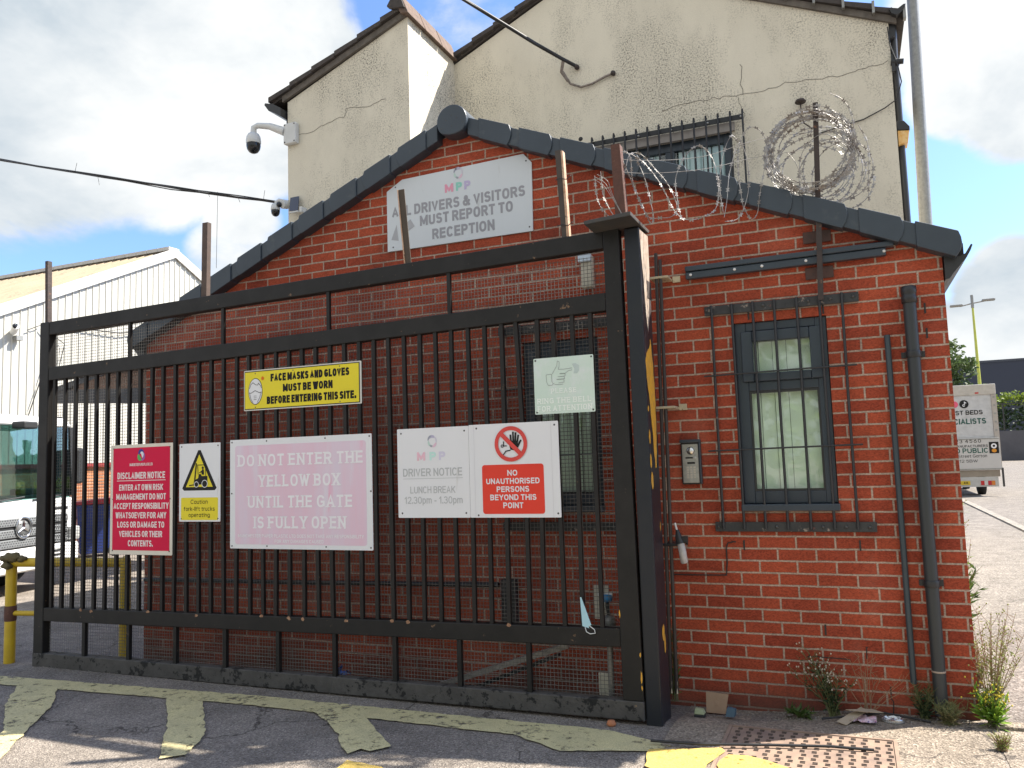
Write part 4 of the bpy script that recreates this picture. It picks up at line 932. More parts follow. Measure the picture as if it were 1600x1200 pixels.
# paler timber-like strip on two of them and stubs of tie wire
MB().hexa([(-2.135, -.606, 2.94), (-2.118, -.606, 2.94), (-2.118, -.562, 2.94), (-2.135, -.562, 2.94), (-2.152, -.606, 3.50), (-2.140, -.606, 3.50), (-2.140, -.562, 3.50), (-2.152, -.562, 3.50)]).build('bare_edge', mat('bare_cream_metal', (.60, .44, .32), .7, col2=(.40, .22, .13), nscale=16, spots=[((.07, .05, .04), 26, .6, .04)]), gate)
MB().hexa([(-3.312, -.606, 2.91), (-3.303, -.606, 2.91), (-3.303, -.565, 2.91), (-3.312, -.565, 2.91), (-3.357, -.606, 3.44), (-3.350, -.606, 3.44), (-3.350, -.565, 3.44), (-3.357, -.565, 3.44)]).build('bare_edge', mat('bare_cream_metal', (.6, .4, .3)), gate)
tw = MB()
for z in (3.01, 3.31): tw.tube([(-2.19, -.62, z), (-2.16, -.612, z + .008), (-2.12, -.612, z - .004), (-2.085, -.625, z + .012)], .003, 5)
tw.build('tie_wire', CABLE, gate)
# chipped paint down to yellow on the bars and stile
ch_ = MB()
for x, z, w_, h_ in ((-1.780, .40, .006, .018), (-1.779, .27, .006, .05), (-1.778, .21, .005, .02), (-1.893, .63, .005, .03)):
    pts = [(x + w_ * math.cos(a) * random.uniform(.5, 1), z + h_ * math.sin(a) * random.uniform(.5, 1)) for a in [2 * math.pi * k / 9 for k in range(9)]]
    shape(ch_, pts, YF - .0035)
ch_.build('paint_chip', YPAINT, gate)
rc_ = MB()
for i in (3, 4, 9, 13, 18, 20, 21, 24, 27, 28, 34):
    x = -6.694 + .1202 * i; z = LOWZ(x) + random.uniform(-.012, .004)
    pts = [(x + .022 * math.cos(a) * random.uniform(.5, 1.1), z - .004 + .014 * math.sin(a) * random.uniform(.5, 1.1)) for a in [2 * math.pi * k / 9 for k in range(9)]]
    shape(rc_, pts, YF - .0006)
rc_.build('rust_chip', mat('chipped_edge', (.42, .26, .16), .8, col2=(.16, .06, .035), nscale=40), gate)

# gate post with cap plate
post = thing('gate_post', 'thick navy black steel gate post with chipped yellow paint and a flat cap plate', 'post', (-1.71, -.54, -.01))
MB().box(-1.766, -1.672, -.61, -.365, -.02, 2.935).build('shaft', POSTM, post, bevel=.008)
MB().hexa([(-1.95, -.83, 2.93), (-1.665, -.83, 2.945), (-1.66, -.40, 2.945), (-1.95, -.46, 2.93), (-1.95, -.83, 2.953), (-1.665, -.83, 2.970), (-1.66, -.36, 2.970), (-1.95, -.46, 2.953)]).build('cap_plate', mat('cap_plate_paint', (.035, .038, .04), .6, col2=(.07, .06, .052), nscale=10, bump=.2), post, bevel=.003)
MB().hexa([(-1.79, -.70, 2.97), (-1.725, -.70, 2.97), (-1.725, -.692, 2.97), (-1.79, -.692, 2.97), (-1.80, -.70, 3.44), (-1.745, -.70, 3.44), (-1.745, -.692, 3.44), (-1.80, -.692, 3.44)]).hexa([(-1.732, -.6995, 2.97), (-1.725, -.6995, 2.97), (-1.725, -.63, 2.97), (-1.732, -.63, 2.97), (-1.752, -.6995, 3.44), (-1.745, -.6995, 3.44), (-1.745, -.63, 3.44), (-1.752, -.63, 3.44)]).build('angle_upright', RUST, post)


def on_side(pts, mb, k=0):     # patch on the right hand face of the post
    return mb.add([(-1.6705 + .0008 * k, -.668 + (y + .62) * 1.9, z) for y, z in pts], [tuple(range(len(pts)))])


yp = MB()
big = [(-.500, 2.27), (-.485, 2.12), (-.476, 1.95), (-.478, 1.80), (-.490, 1.60), (-.500, 1.48), (-.520, 1.47), (-.530, 1.65), (-.548, 1.80), (-.560, 1.92), (-.580, 2.02), (-.585, 2.12), (-.560, 2.18), (-.535, 2.20)]
bb = []
for i in range(len(big)):
    a, b = Vector(big[i]), Vector(big[(i + 1) % len(big)])
    for k in range(4): q = a + (b - a) * k / 4; bb.append((q.x + random.uniform(-.004, .004), q.y + random.uniform(-.006, .006)))
on_side(bb, yp)
for cy_, cz2, a_, b_ in ((-.578, 1.83, .010, .018), (-.578, 1.66, .011, .045), (-.577, 1.52, .012, .042), (-.570, 1.40, .015, .055), (-.49, 1.12, .005, .03), (-.52, .50, .02, .05), (-.505, .43, .012, .06)):
    on_side([(cy_ + a_ * math.cos(t) * random.uniform(.75, 1.1), cz2 + b_ * math.sin(t) * random.uniform(.8, 1.1)) for t in [2 * math.pi * k / 10 for k in range(10)]], yp)
yp.build('yellow_paint_patch', YPAINT, post)
bp = MB()
edge = [(-.47, 2.93), (-.47, 2.45), (-.505, 2.40), (-.53, 2.30), (-.55, 2.42), (-.56, 2.6), (-.575, 2.75), (-.585, 2.87), (-.585, 2.92)]
on_side(edge, bp, 1); bp.build('bare_patch', BARE, post)
MB().box(-1.68, -1.667, -.47, -.37, 2.52, 2.63).build('lock_plate', RUSTDARK, post)

# ================================================================== NOTICES
YS = -.6165


def board(name, label, x0, x1, z0, z1, m, y=YS, screws=None, th=.003, rnd=0.006, poly=None):
    t = thing(name, label, 'sign', ((x0 + x1) / 2, y, z0))
    MB().prism(poly or rrect(x0, x1, z0, z1, rnd, 3), 'XZ', y, y + th).build('panel', m, t)
    if screws:
        for u, v in screws: MB().lathe([(0, y - .003), (.0045, y - .0025), (.0065, y - .0002)], (u, 0, v), 8, axis='Y').build('screw', SCREW, t)
    return t


def corners(x0, x1, z0, z1, d=.025): return [(x0 + d, z0 + d), (x1 - d, z0 + d), (x0 + d, z1 - d), (x1 - d, z1 - d)]


def logo_ring(t, cx, cz, r, y, cols, faded=True):
    for k, (c, a0, a1, ra, rb) in enumerate(cols):
        mb = MB(); vs = []; fs = []; n = 12
        for i in range(n + 1):
            a = R(a0 + (a1 - a0) * i / n); wd = math.sin(math.pi * i / n) ** .6
            rm = (ra + rb) / 2; hw2 = (rb - ra) / 2 * wd
            vs += [(cx + r * (rm - hw2) * math.cos(a) * .86, y - .0002 * k, cz + r * (rm - hw2) * math.sin(a)), (cx + r * (rm + hw2) * math.cos(a) * .86, y - .0002 * k, cz + r * (rm + hw2) * math.sin(a))]
        for i in range(n): fs.append((2 * i, 2 * i + 1, 2 * i + 3, 2 * i + 2))
        mb.add(vs, fs).build('emblem', flat(c[0], c[1]), t)


FADED = [(('faded_violet', (.48, .46, .62)), 40, 150, .55, 1.0), (('faded_navy', (.34, .36, .44)), 95, 175, .70, 1.05), (('faded_green', (.50, .66, .62)), 170, 250, .55, .98), (('faded_slate', (.36, .40, .44)), 225, 285, .6, .95), (('faded_pink', (.72, .52, .64)), 270, 350, .6, 1.05), (('faded_lilac', (.62, .60, .70)), -20, 60, .7, 1.0)]
GREYT = flat('faded_grey_letters', (.33, .335, .37)); GREYT2 = flat('very_faded_grey_letters', (.46, .48, .50))

# gable notice
gs = board('reception_notice', 'large weathered white board under the gable apex telling drivers and visitors to report to reception', -3.80, -2.58, 3.195, 3.775, SIGNW, -.012, [(-3.75, 3.225), (-2.61, 3.225), (-2.62, 3.72), (-3.72, 3.70), (-3.19, 3.755)], .009,
           poly=[(-3.80, 3.195), (-2.585, 3.192), (-2.577, 3.70), (-2.64, 3.775), (-3.66, 3.752), (-3.80, 3.675)])
y_ = -.0132
logo_ring(gs, -3.172, 3.722, .047, y_, FADED)
for ch, x, c in (('M', -3.252, ('mpp_pink', (.74, .33, .45))), ('P', -3.168, ('mpp_green', (.28, .62, .54))), ('P', -3.098, ('mpp_violet', (.50, .44, .66)))):
    text(MB(), ch, x, 3.585, .072 if ch == 'M' else .052, .066, y_, .27).build('lettering', flat(*c), gs)
lt = MB()
text(lt, 'ALL DRIVERS & VISITORS', -3.195, 3.460, 1.12, .081, y_, .215); text(lt, 'MUST REPORT TO', -3.122, 3.359, .775, .081, y_, .215); text(lt, 'RECEPTION', -3.145, 3.241, .52, .081, y_, .215)
lt.build('lettering', GREYT, gs)
ar = MB(); shape(ar, [(-3.715, 3.40), (-3.765, 3.285), (-3.70, 3.27)], y_); shape(ar, [(-3.67, 3.305), (-3.555, 3.365), (-3.592, 3.425), (-3.68, 3.37)], y_ - .0004)
ar.build('arrow', flat('faded_arrow', (.42, .43, .46)), gs)

# yellow face mask notice
ym = board('face_mask_notice', 'yellow notice with a masked face saying face masks and gloves must be worn', -4.685, -3.662, 1.972, 2.27, flat('notice_edge_white', (.62, .62, .58)), screws=[(-4.58, 1.995), (-4.24, 2.245), (-4.58, 2.245), (-3.84, 1.995), (-3.84, 2.245)])
MB().add([(-4.678, YS - .001, 1.98), (-3.675, YS - .001, 1.98), (-3.675, YS - .001, 2.262), (-4.678, YS - .001, 2.262)], [(0, 1, 2, 3)]).build('border', flat('print_black_border', (.02, .02, .02)), ym)
MB().add([(-4.674, YS - .0016, 1.986), (-3.682, YS - .0016, 1.986), (-3.682, YS - .0016, 2.256), (-4.674, YS - .0016, 2.256)], [(0, 1, 2, 3)]).build('yellow_field', mat('signal_yellow', (.76, .64, .006), .4, col2=(.68, .57, .01), nscale=3), ym)
lt = MB(); y_ = YS - .0022
text(lt, 'FACE MASKS AND GLOVES', -4.10, 2.176, .68, .056, y_, .26); text(lt, 'MUST BE WORN', -4.115, 2.095, .43, .056, y_, .26); text(lt, 'BEFORE ENTERING THIS SITE.', -4.09, 2.012, .77, .056, y_, .26)
lt.build('lettering', flat('print_black', (.012, .012, .012)), ym)
fa = MB(); disc(fa, -4.578, 2.112, .098, y_, .66, 40); fa.build('face_outline', flat('print_black'.replace('black', 'ink'), (.02, .02, .02)), ym)
fa = MB(); disc(fa, -4.578, 2.112, .093, y_ - .0006, .65, 40); fa.build('face', SIGNW2, ym)
ic_ = MB(); y2 = y_ - .0013
line(ic_, [(-4.632, 2.135), (-4.618, 2.165), (-4.60, 2.178), (-4.575, 2.160), (-4.555, 2.158), (-4.550, 2.172), (-4.53, 2.152), (-4.523, 2.135)], .004, y2)
line(ic_, [(-4.634, 2.105), (-4.62, 2.10), (-4.58, 2.118), (-4.54, 2.10), (-4.522, 2.105)], .004, y2); line(ic_, [(-4.63, 2.10), (-4.62, 2.06), (-4.60, 2.03)], .003, y2 - .001); line(ic_, [(-4.525, 2.10), (-4.54, 2.06), (-4.56, 2.03)], .003, y2 - .001)
for z in (2.078, 2.065, 2.052): line(ic_, [(-4.592, z), (-4.568, z)], .003, y2)
ic_.build('face_lines', flat('print_ink', (.02, .02, .02)), ym)
st = MB()
for k in range(4): a = k * math.pi / 4; line(st, [(-4.512 - .013 * math.cos(a), 2.205 - .013 * math.sin(a)), (-4.512 + .013 * math.cos(a), 2.205 + .013 * math.sin(a))], .006, y_ - .0005 * k)
st.build('virus_mark', flat('print_orange', (.75, .18, .02)), ym)

# disclaimer
dn = board('disclaimer_notice', 'crimson red disclaimer notice in a pale frame, leftmost board on the gate', -6.025, -5.375, .912, 1.768, mat('cream_board_frame', (.70, .66, .58), .5, col2=(.62, .58, .50), nscale=5), screws=corners(-6.025, -5.375, .912, 1.768, .03) + [(-5.998, 1.34), (-5.40, 1.34)])
MB().add([(-5.998, YS - .001, .945), (-5.402, YS - .001, .945), (-5.402, YS - .001, 1.742), (-5.998, YS - .001, 1.742)], [(0, 1, 2, 3)]).build('red_field', mat('crimson', (.62, .004, .055), .45, col2=(.57, .004, .05), nscale=2, spec=.2), dn)
lt = MB(); y_ = YS - .0016
rows = [('DISCLAIMER NOTICE', 1.498, .50, .052), ('ENTER AT OWN RISK', 1.408, .46, .047), ('MANAGEMENT DO NOT', 1.336, .52, .047), ('ACCEPT RESPONSIBILITY', 1.264, .575, .047), ('WHATSOEVER FOR ANY', 1.192, .53, .047), ('LOSS OR DAMAGE TO', 1.120, .49, .047), ('VEHICLES OR THEIR', 1.048, .45, .047), ('CONTENTS.', .976, .26, .047)]
for tx, z, w_, h_ in rows: text(lt, tx, -5.70, z, w_, h_, y_, .20)
lt.add([(-5.955, y_, 1.482), (-5.445, y_, 1.482), (-5.445, y_, 1.487), (-5.955, y_, 1.487)], [(0, 1, 2, 3)])
text(lt, 'MANCHESTER PAPER PLASTIC LTD', -5.70, 1.598, .24, .022, y_, .15)
lt.build('lettering', flat('notice_white', (.78, .70, .70)), dn)
logo_ring(dn, -5.70, 1.68, .045, y_, [(('emblem_navy', (.04, .05, .28)), 20, 170, .35, 1.1), (('emblem_green', (.10, .45, .12)), 160, 280, .3, 1.1), (('emblem_white', (.7, .74, .8)), -60, 120, .1, .75), (('emblem_violet', (.3, .12, .4)), -90, 30, .6, 1.1)])

# fork lift caution
fc = board('forklift_notice', 'white caution notice with a black fork-lift in a yellow triangle', -5.308, -4.909, 1.166, 1.752, SIGNW2, screws=corners(-5.308, -4.909, 1.166, 1.752, .022))
y_ = YS - .001; tx0 = -5.11
shape(MB(), [(tx0 - .167, 1.415), (tx0 - .150, 1.398), (tx0 + .150, 1.398), (tx0 + .167, 1.415), (tx0 + .012, 1.70), (tx0 - .012, 1.70)], y_).build('triangle', flat('print_black2', (.015, .015, .015)), fc)
shape(MB(), [(tx0 - .130, 1.424), (tx0 + .130, 1.424), (tx0, 1.668)], y_ - .0006).build('yellow_field', mat('signal_yellow', (.76, .64, .006)), fc)
MB().prism(rrect(-5.288, -4.93, 1.178, 1.345, .008, 3), 'XZ', y_ - .0002, y_ + .0005).build('yellow_field', mat('signal_yellow', (.76, .64, .006)), fc)
fk = MB(); y2 = y_ - .0013
shape(fk, [(-5.155, 1.442), (-5.03, 1.442), (-5.03, 1.505), (-5.085, 1.505), (-5.095, 1.52), (-5.115, 1.52), (-5.12, 1.49), (-5.155, 1.475)], y2)
line(fk, [(-5.155, 1.44), (-5.135, 1.60)], .008, y2 - .0006); line(fk, [(-5.163, 1.44), (-5.205, 1.436)], .008, y2 - .0006); line(fk, [(-5.163, 1.436), (-5.143, 1.60)], .004, y2 - .0003)
line(fk, [(-5.12, 1.52), (-5.125, 1.588), (-5.05, 1.588), (-5.045, 1.50)], .006, y2 - .0009)
shape(fk, [(-5.083, 1.515), (-5.062, 1.515), (-5.064, 1.552), (-5.078, 1.558), (-5.09, 1.535)], y2 - .0012); disc(fk, -5.075, 1.567, .010, y2 - .0012); line(fk, [(-5.08, 1.545), (-5.105, 1.53)], .007, y2 - .0015)
disc(fk, -5.135, 1.443, .018, y2 - .0018); disc(fk, -5.055, 1.447, .024, y2 - .0018)
fk.build('forklift_symbol', flat('print_black2', (.015, .015, .015)), fc)
wh = MB(); ring(wh, -5.135, 1.443, .018, .0225, y2 - .0024); ring(wh, -5.055, 1.447, .024, .029, y2 - .0024); wh.build('wheel_outline', SIGNW2, fc)
lt = MB(); y_ = YS - .0021
text(lt, 'Caution', tx0, 1.298, .165, .031, y_, .13); text(lt, 'fork-lift trucks', tx0, 1.246, .30, .031, y_, .13); text(lt, 'operating', tx0, 1.200, .205, .031, y_, .13)
lt.build('lettering', flat('print_black2', (.015, .015, .015)), fc)

# faded pink notice
PINK = mat('faded_pink_print', (.72, .47, .58), .5, col2=(.67, .58, .69), nscale=5, streak=True, spots=[((.68, .62, .71), 7, .58, .14), ((.74, .33, .48), 6, .66, .1)])
pk_ = board('yellow_box_notice', 'large white board with faded pink print telling drivers not to enter the yellow box', -4.816, -3.588, .972, 1.763, SIGNW2, screws=corners(-4.816, -3.588, .972, 1.763, .018) + [(-4.48, 1.745), (-3.97, 1.745), (-4.48, .992), (-3.97, .992), (-4.80, 1.37), (-3.60, 1.37)])
MB().prism(rrect(-4.768, -3.635, 1.003, 1.718, .02, 4), 'XZ', YS - .0008, YS + .001).build('pink_field', PINK, pk_)
lt = MB(); y_ = YS - .0016
for tx, z, w_ in (('DO NOT ENTER THE', 1.565, 1.08), ('YELLOW BOX', 1.415, .70), ('UNTIL THE GATE', 1.265, .90), ('IS FULLY OPEN', 1.118, .79)): text(lt, tx, -4.20, z, w_, .085, y_, .18, serif=True)
text(lt, 'MANCHESTER PAPER PLASTIC LTD DOES NOT TAKE ANY RESPONSIBILITY', -4.20, 1.052, 1.08, .024, y_, .17); text(lt, 'FOR ANY DAMAGES CAUSED', -4.20, 1.015, .42, .024, y_, .17)
lt.build('lettering', mat('faded_white_lettering', (.80, .81, .84), .5, col2=(.77, .75, .80), nscale=6, streak=True), pk_)

# driver notice board
dv = board('driver_notice', 'white board with faded grey lunch break times for drivers', -3.386, -2.853, 1.19, 1.780, SIGNW2, screws=corners(-3.386, -2.853, 1.19, 1.780, .03))
y_ = YS - .001
logo_ring(dv, -3.12, 1.69, .042, y_, FADED)
for ch, x, c in (('M', -3.205, ('faded_m', (.78, .50, .60))), ('P', -3.118, ('faded_p', (.52, .76, .72))), ('P', -3.048, ('faded_q', (.62, .60, .74)))): text(MB(), ch, x, 1.565, .062 if ch == 'M' else .048, .056, y_, .27).build('lettering', flat(*c), dv)
lt = MB(); text(lt, 'DRIVER NOTICE', -3.125, 1.462, .44, .052, y_, .15); text(lt, 'LUNCH BREAK', -3.125, 1.350, .335, .045, y_, .13); text(lt, '12.30pm - 1.30pm', -3.122, 1.282, .43, .046, y_, .13)
lt.add([(-3.345, y_, 1.445), (-2.90, y_, 1.445), (-2.90, y_, 1.448), (-3.345, y_, 1.448)], [(0, 1, 2, 3)])
lt.build('lettering', GREYT2, dv)

# no unauthorised persons
nu = board('no_entry_notice', 'white board with a barred hand symbol and red panel forbidding unauthorised persons', -2.851, -2.235, 1.19, 1.784, SIGNW2, y=YS - .001, screws=[(-2.795, 1.76), (-2.795, 1.205), (-2.26, 1.76), (-2.255, 1.215)])
y_ = YS - .002
dl = MB()
for x in (-2.815, -2.285): dl.add([(x, y_, 1.195), (x + .002, y_, 1.195), (x + .002, y_, 1.775), (x, y_, 1.775)], [(0, 1, 2, 3)])
dl.build('border_line', flat('pale_line', (.6, .6, .64)), nu)
RED = mat('signal_red', (.72, .035, .012), .35, col2=(.67, .03, .012), nscale=2)
MB().prism(rrect(-2.762, -2.340, 1.213, 1.523, .018, 4), 'XZ', y_ - .0002, y_ + .0006).build('red_field', RED, nu)
lt = MB()
for tx, z, w_ in (('NO', 1.452, .068), ('UNAUTHORISED', 1.401, .365), ('PERSONS', 1.350, .222), ('BEYOND THIS', 1.299, .315), ('POINT', 1.249, .137)): text(lt, tx, -2.552, z, w_, .036, y_ - .0008, .20)
lt.build('lettering', SIGNW2, nu)
cx2, cz3 = -2.555, 1.652
hd = MB(); y3 = y_ - .0004
shape(hd, [(cx2 - .005, cz3 - .035), (cx2 + .03, cz3 - .045), (cx2 + .047, cz3 - .01), (cx2 + .05, cz3 + .02), (cx2 + .0, cz3 + .02), (cx2 - .012, cz3 - .01)], y3)
for k, (x0, z0, x1, z1) in enumerate(((.003, .0, -.002, .055), (.017, .01, .016, .072), (.030, .01, .034, .068), (.042, .0, .052, .052), (.045, -.02, .068, .02))): line(hd, [(cx2 + x0, cz3 + z0), (cx2 + x1, cz3 + z1)], .012, y3 - .0004 * (k + 1))
line(hd, [(cx2 - .06, cz3 - .075), (cx2 - .035, cz3 - .045), (cx2 - .005, cz3 - .04)], .007, y3 - .0025); line(hd, [(cx2 - .05, cz3 + .015), (cx2 - .05, cz3 - .012), (cx2 - .03, cz3 - .012)], .006, y3 - .0025); ring(hd, cx2 - .06, cz3 - .012, .005, .01, y3 - .0025)
hd.build('hand_symbol', flat('print_black2', (.015, .015, .015)), nu)
pr = MB(); ring(pr, cx2, cz3, .087, .112, y3 - .0035, n=48); s2 = .707
pr.add([(cx2 - .095 * s2 - .010, y3 - .0041, cz3 + .095 * s2 - .010), (cx2 - .095 * s2 + .010, y3 - .0041, cz3 + .095 * s2 + .010), (cx2 + .095 * s2 + .010, y3 - .0041, cz3 - .095 * s2 + .010), (cx2 + .095 * s2 - .010, y3 - .0041, cz3 - .095 * s2 - .010)], [(0, 1, 2, 3)])
pr.build('prohibition_ring', mat('ring_red', (.70, .06, .05), .4), nu)

# bell notice
bn_ = board('bell_notice', 'small faded mint green notice with a pointing hand asking visitors to ring the bell', -2.384, -1.991, 1.828, 2.180, mat('faded_mint', (.55, .70, .61), .5, col2=(.60, .70, .65), nscale=3, spots=[((.70, .74, .76), 5, .5, .2)]), screws=corners(-2.384, -1.991, 1.828, 2.180, .013))
y_ = YS - .001
ln = MB()
P_ = lambda L_: [(-2.384 + u * .393 / 960, 2.180 - v * .352 / 870) for u, v in L_]
wt = .0026
for L_ in ([(200, 270), (205, 370), (230, 430), (290, 430), (310, 410), (290, 370), (290, 260), (215, 262), (200, 270)],
           [(300, 255), (330, 210), (380, 130), (390, 60), (420, 75), (415, 150), (400, 190), (480, 195), (620, 185)],
           [(620, 215), (560, 225), (510, 260), (420, 262)], [(310, 405), (360, 425), (470, 425)], [(420, 262), (500, 262), (512, 290), (500, 300), (390, 305)], [(390, 305), (490, 305), (500, 340), (370, 345)], [(370, 345), (485, 350), (485, 395), (400, 400)]):
    line(ln, P_(L_), wt, y_)
ln.build('hand_outline', flat('faded_ink', (.27, .30, .30)), bn_)
bq = MB(); shape(bq, P_([(620, 120), (680, 115), (730, 150), (735, 230), (700, 270), (640, 270), (660, 200)]), y_); bq.build('bell_push', flat('faded_bell', (.50, .60, .58)), bn_)
lt = MB()
text(lt, 'PLEASE', -2.19, 1.955, .165, .030, y_, .16, serif=True); text(lt, 'RING THE BELL', -2.19, 1.893, .352, .034, y_, .16, serif=True); text(lt, 'FOR ATTENTION', -2.188, 1.845, .355, .034, y_, .16, serif=True)
lt.build('lettering', flat('mint_white', (.86, .92, .88)), bn_)

# ================================================================== RAZOR WIRE, CABLES, CAMERAS


def barbs(mb, pts, every, sz=.013):
    acc = 0
    for i in range(1, len(pts)):
        a, b = Vector(pts[i - 1]), Vector(pts[i]); acc += (b - a).length
        if acc > every:
            acc = 0; t = (b - a).normalized(); n = t.cross(Vector((random.uniform(-1, 1), random.uniform(-1, 1), random.uniform(-1, 1)))).normalized()
            for s in (1, -1):
                mb.add([b - t * sz * .9, b + n * sz * s - t * sz * .9, b + t * sz * .2 + n * .003 * s], [(0, 1, 2)]); mb.add([b + t * sz * .9, b + n * sz * s + t * sz * .9, b - t * sz * .2 + n * .003 * s], [(0, 1, 2)])


def wire(mb, pts, r=.0023, every=.045):
    # smooth through the given points
    P = [Vector(p) for p in pts]; out = []
    for i in range(len(P) - 1):
        p0, p1, p2, p3 = P[max(i - 1, 0)], P[i], P[i + 1], P[min(i + 2, len(P) - 1)]
        for k in range(8):
            t = k / 8; out.append(.5 * ((2 * p1) + (-p0 + p2) * t + (2 * p0 - 5 * p1 + 4 * p2 - p3) * t * t + (-p0 + 3 * p1 - 3 * p2 + p3) * t ** 3))
    out.append(P[-1]); mb.tube(out, r, 5, cap=False)
    if every: barbs(mb, out, every)


rz = thing('razor_wire_coil', 'tight round coil of grey razor wire hung on the rusty wall post', 'razor wire', (-.69, 0, 3.1))
mb = MB()
pts = []
turns = 17
for k in range(turns * 28):
    t = k / (turns * 28); a = 2 * math.pi * k / 28; tn = k // 28
    rad = .245 + .010 * math.sin(k * .21) + .006 * math.sin(k * 1.3) + (.016 * math.sin(tn * 2.4))
    dep = -.15 + .16 * t if t < .62 else -.05 + (t - .62) * 2.2
    ox = .022 * math.sin(tn * 1.7 + a * .15); oz = .018 * math.cos(tn * 2.3 + a * .15)
    pts.append((-.685 + ox + rad * math.cos(a), dep + .02 * math.sin(a * .5), 3.41 + oz + rad * math.sin(a) * .98 + (0 if t < .62 else (t - .62) * .2)))
mb.tube(pts, .0027, 5, cap=False); barbs(mb, pts, .046, .0155)
pts = []
for k in range(4 * 28):
    a = 2 * math.pi * k / 28; rad = .25 + .03 * math.sin(k * .31)
    pts.append((-.60 + rad * math.cos(a) * .75 + k * .0008, -.10 + .002 * k, 3.29 + rad * math.sin(a) * .82))
mb.tube(pts, .0026, 5, cap=False); barbs(mb, pts, .046, .0155)
wire(mb, [(-.55, -.1, 3.755), (-.48, -.1, 3.70), (-.435, -.1, 3.60), (-.43, -.1, 3.45), (-.47, -.1, 3.3)])
wire(mb, [(-.40, -.1, 3.52), (-.36, -.08, 3.42), (-.355, -.08, 3.3), (-.37, -.08, 3.15), (-.37, -.05, 3.05)])
wire(mb, [(-.82, -.11, 3.42), (-.77, -.13, 3.33), (-.74, -.12, 3.2)], every=0)
mb.build('coil', RAZOR, rz, fix=False)
rl = thing('loose_razor_wire', 'loose hanging loops of razor wire strung from the gate post to the wall coil', 'razor wire', (-1.3, -.4, 3.0))
mb = MB()
wire(mb, [(-1.80, -.68, 3.36), (-1.74, -.66, 3.40), (-1.70, -.63, 3.37), (-1.69, -.62, 3.2), (-1.63, -.6, 3.02), (-1.60, -.59, 2.95), (-1.585, -.58, 2.99), (-1.60, -.58, 3.10), (-1.63, -.58, 3.25), (-1.67, -.58, 3.36)])
wire(mb, [(-1.75, -.65, 3.37), (-1.71, -.62, 3.25), (-1.68, -.60, 3.15), (-1.62, -.58, 3.0), (-1.55, -.56, 2.985), (-1.48, -.54, 2.99), (-1.45, -.52, 3.05), (-1.50, -.5, 3.2), (-1.58, -.5, 3.32), (-1.66, -.52, 3.42), (-1.72, -.56, 3.41), (-1.74, -.6, 3.3)])
wire(mb, [(-1.70, -.6, 3.40), (-1.62, -.56, 3.33), (-1.54, -.52, 3.2), (-1.47, -.5, 3.03), (-1.40, -.47, 2.975), (-1.31, -.42, 2.995), (-1.24, -.38, 3.05), (-1.22, -.36, 3.2), (-1.25, -.34, 3.38), (-1.33, -.33, 3.48), (-1.42, -.34, 3.42), (-1.48, -.36, 3.28), (-1.47, -.38, 3.12), (-1.45, -.4, 3.0)])
wire(mb, [(-1.20, -.36, 3.02), (-1.215, -.34, 3.2), (-1.19, -.30, 3.4), (-1.14, -.26, 3.53), (-1.10, -.24, 3.5)])
wire(mb, [(-1.20, -.33, 3.0), (-1.18, -.30, 3.12), (-1.16, -.26, 3.3), (-1.10, -.2, 3.5), (-1.06, -.18, 3.40), (-1.06, -.18, 3.2), (-1.12, -.22, 3.02), (-1.2, -.3, 2.98)], every=.08)
wire(mb, [(-1.10, -.14, 3.08), (-1.12, -.13, 3.3), (-1.11, -.12, 3.5), (-1.05, -.11, 3.62), (-.98, -.11, 3.6), (-.94, -.11, 3.5), (-.96, -.11, 3.35), (-1.0, -.11, 3.18), (-1.02, -.12, 3.06), (-1.06, -.13, 3.02), (-1.10, -.14, 3.1)])
wire(mb, [(-1.88, -.66, 3.30), (-1.87, -.66, 3.15), (-1.83, -.68, 3.05), (-1.78, -.70, 2.97)], every=.04)
wire(mb, [(-1.92, -.66, 3.28), (-1.90, -.66, 3.1), (-1.80, -.68, 2.96)], every=.05)
for dz in (0, .012, .026): wire(mb, [(-1.93 + dz, -.66, 3.26 + dz), (-1.86 + dz, -.68, 3.2 + dz), (-1.80, -.70, 3.10 + dz), (-1.74, -.70, 2.98)], r=.0016, every=0)
for z0, z1 in ((3.34, 3.53), (3.26, 3.42)): wire(mb, [(-1.80, -.69, z0 + .02), (-1.6, -.6, z0), (-1.3, -.4, z0 + .04), (-1.0, -.2, z1 - .03), (-.7, -.1, z1)], r=.0014, every=0)
mb.build('loops', RAZOR, rl, fix=False)

ov = MB(); random.seed(3)
b0 = [(-3.14, 2.96, 5.92), (-3.25, 2.84, 5.97), (-3.48, 2.60, 6.09), (-4.03, 2.0, 6.41), (-5.5, .4, 7.28), (-7.5, -1.8, 8.6)]
ohc = thing('overhead_cable', 'thick twisted black service cable reaching the cream gable from above', 'cable', (-3.14, 2.96, 5.9))
for dx, dz, r_ in ((0, 0, .020), (.014, -.018, .014), (-.012, .016, .013)):
    q = [(p[0] + dx * (1 if i % 2 else -1), p[1], p[2] + dz * (1 if i % 2 else -1)) for i, p in enumerate(b0)]
    mb = MB(); P = [Vector(p) for p in q]; mb.tube(P, r_, 8); mb.build('strand', CABLE, ohc)
MB().tube([(-3.24, 2.86, 5.96), (-3.28, 2.9, 5.85), (-3.22, 2.95, 5.75)], .02, 8).tube([(-3.27, 2.9, 5.86), (-3.20, 2.96, 5.72), (-3.08, 2.97, 5.66), (-2.95, 2.97, 5.67), (-2.80, 2.97, 5.72), (-2.72, 2.98, 5.74)], .013, 8).build('tail', mat('pale_cable', (.32, .27, .23), .6, col2=(.12, .10, .09), nscale=20), ohc)
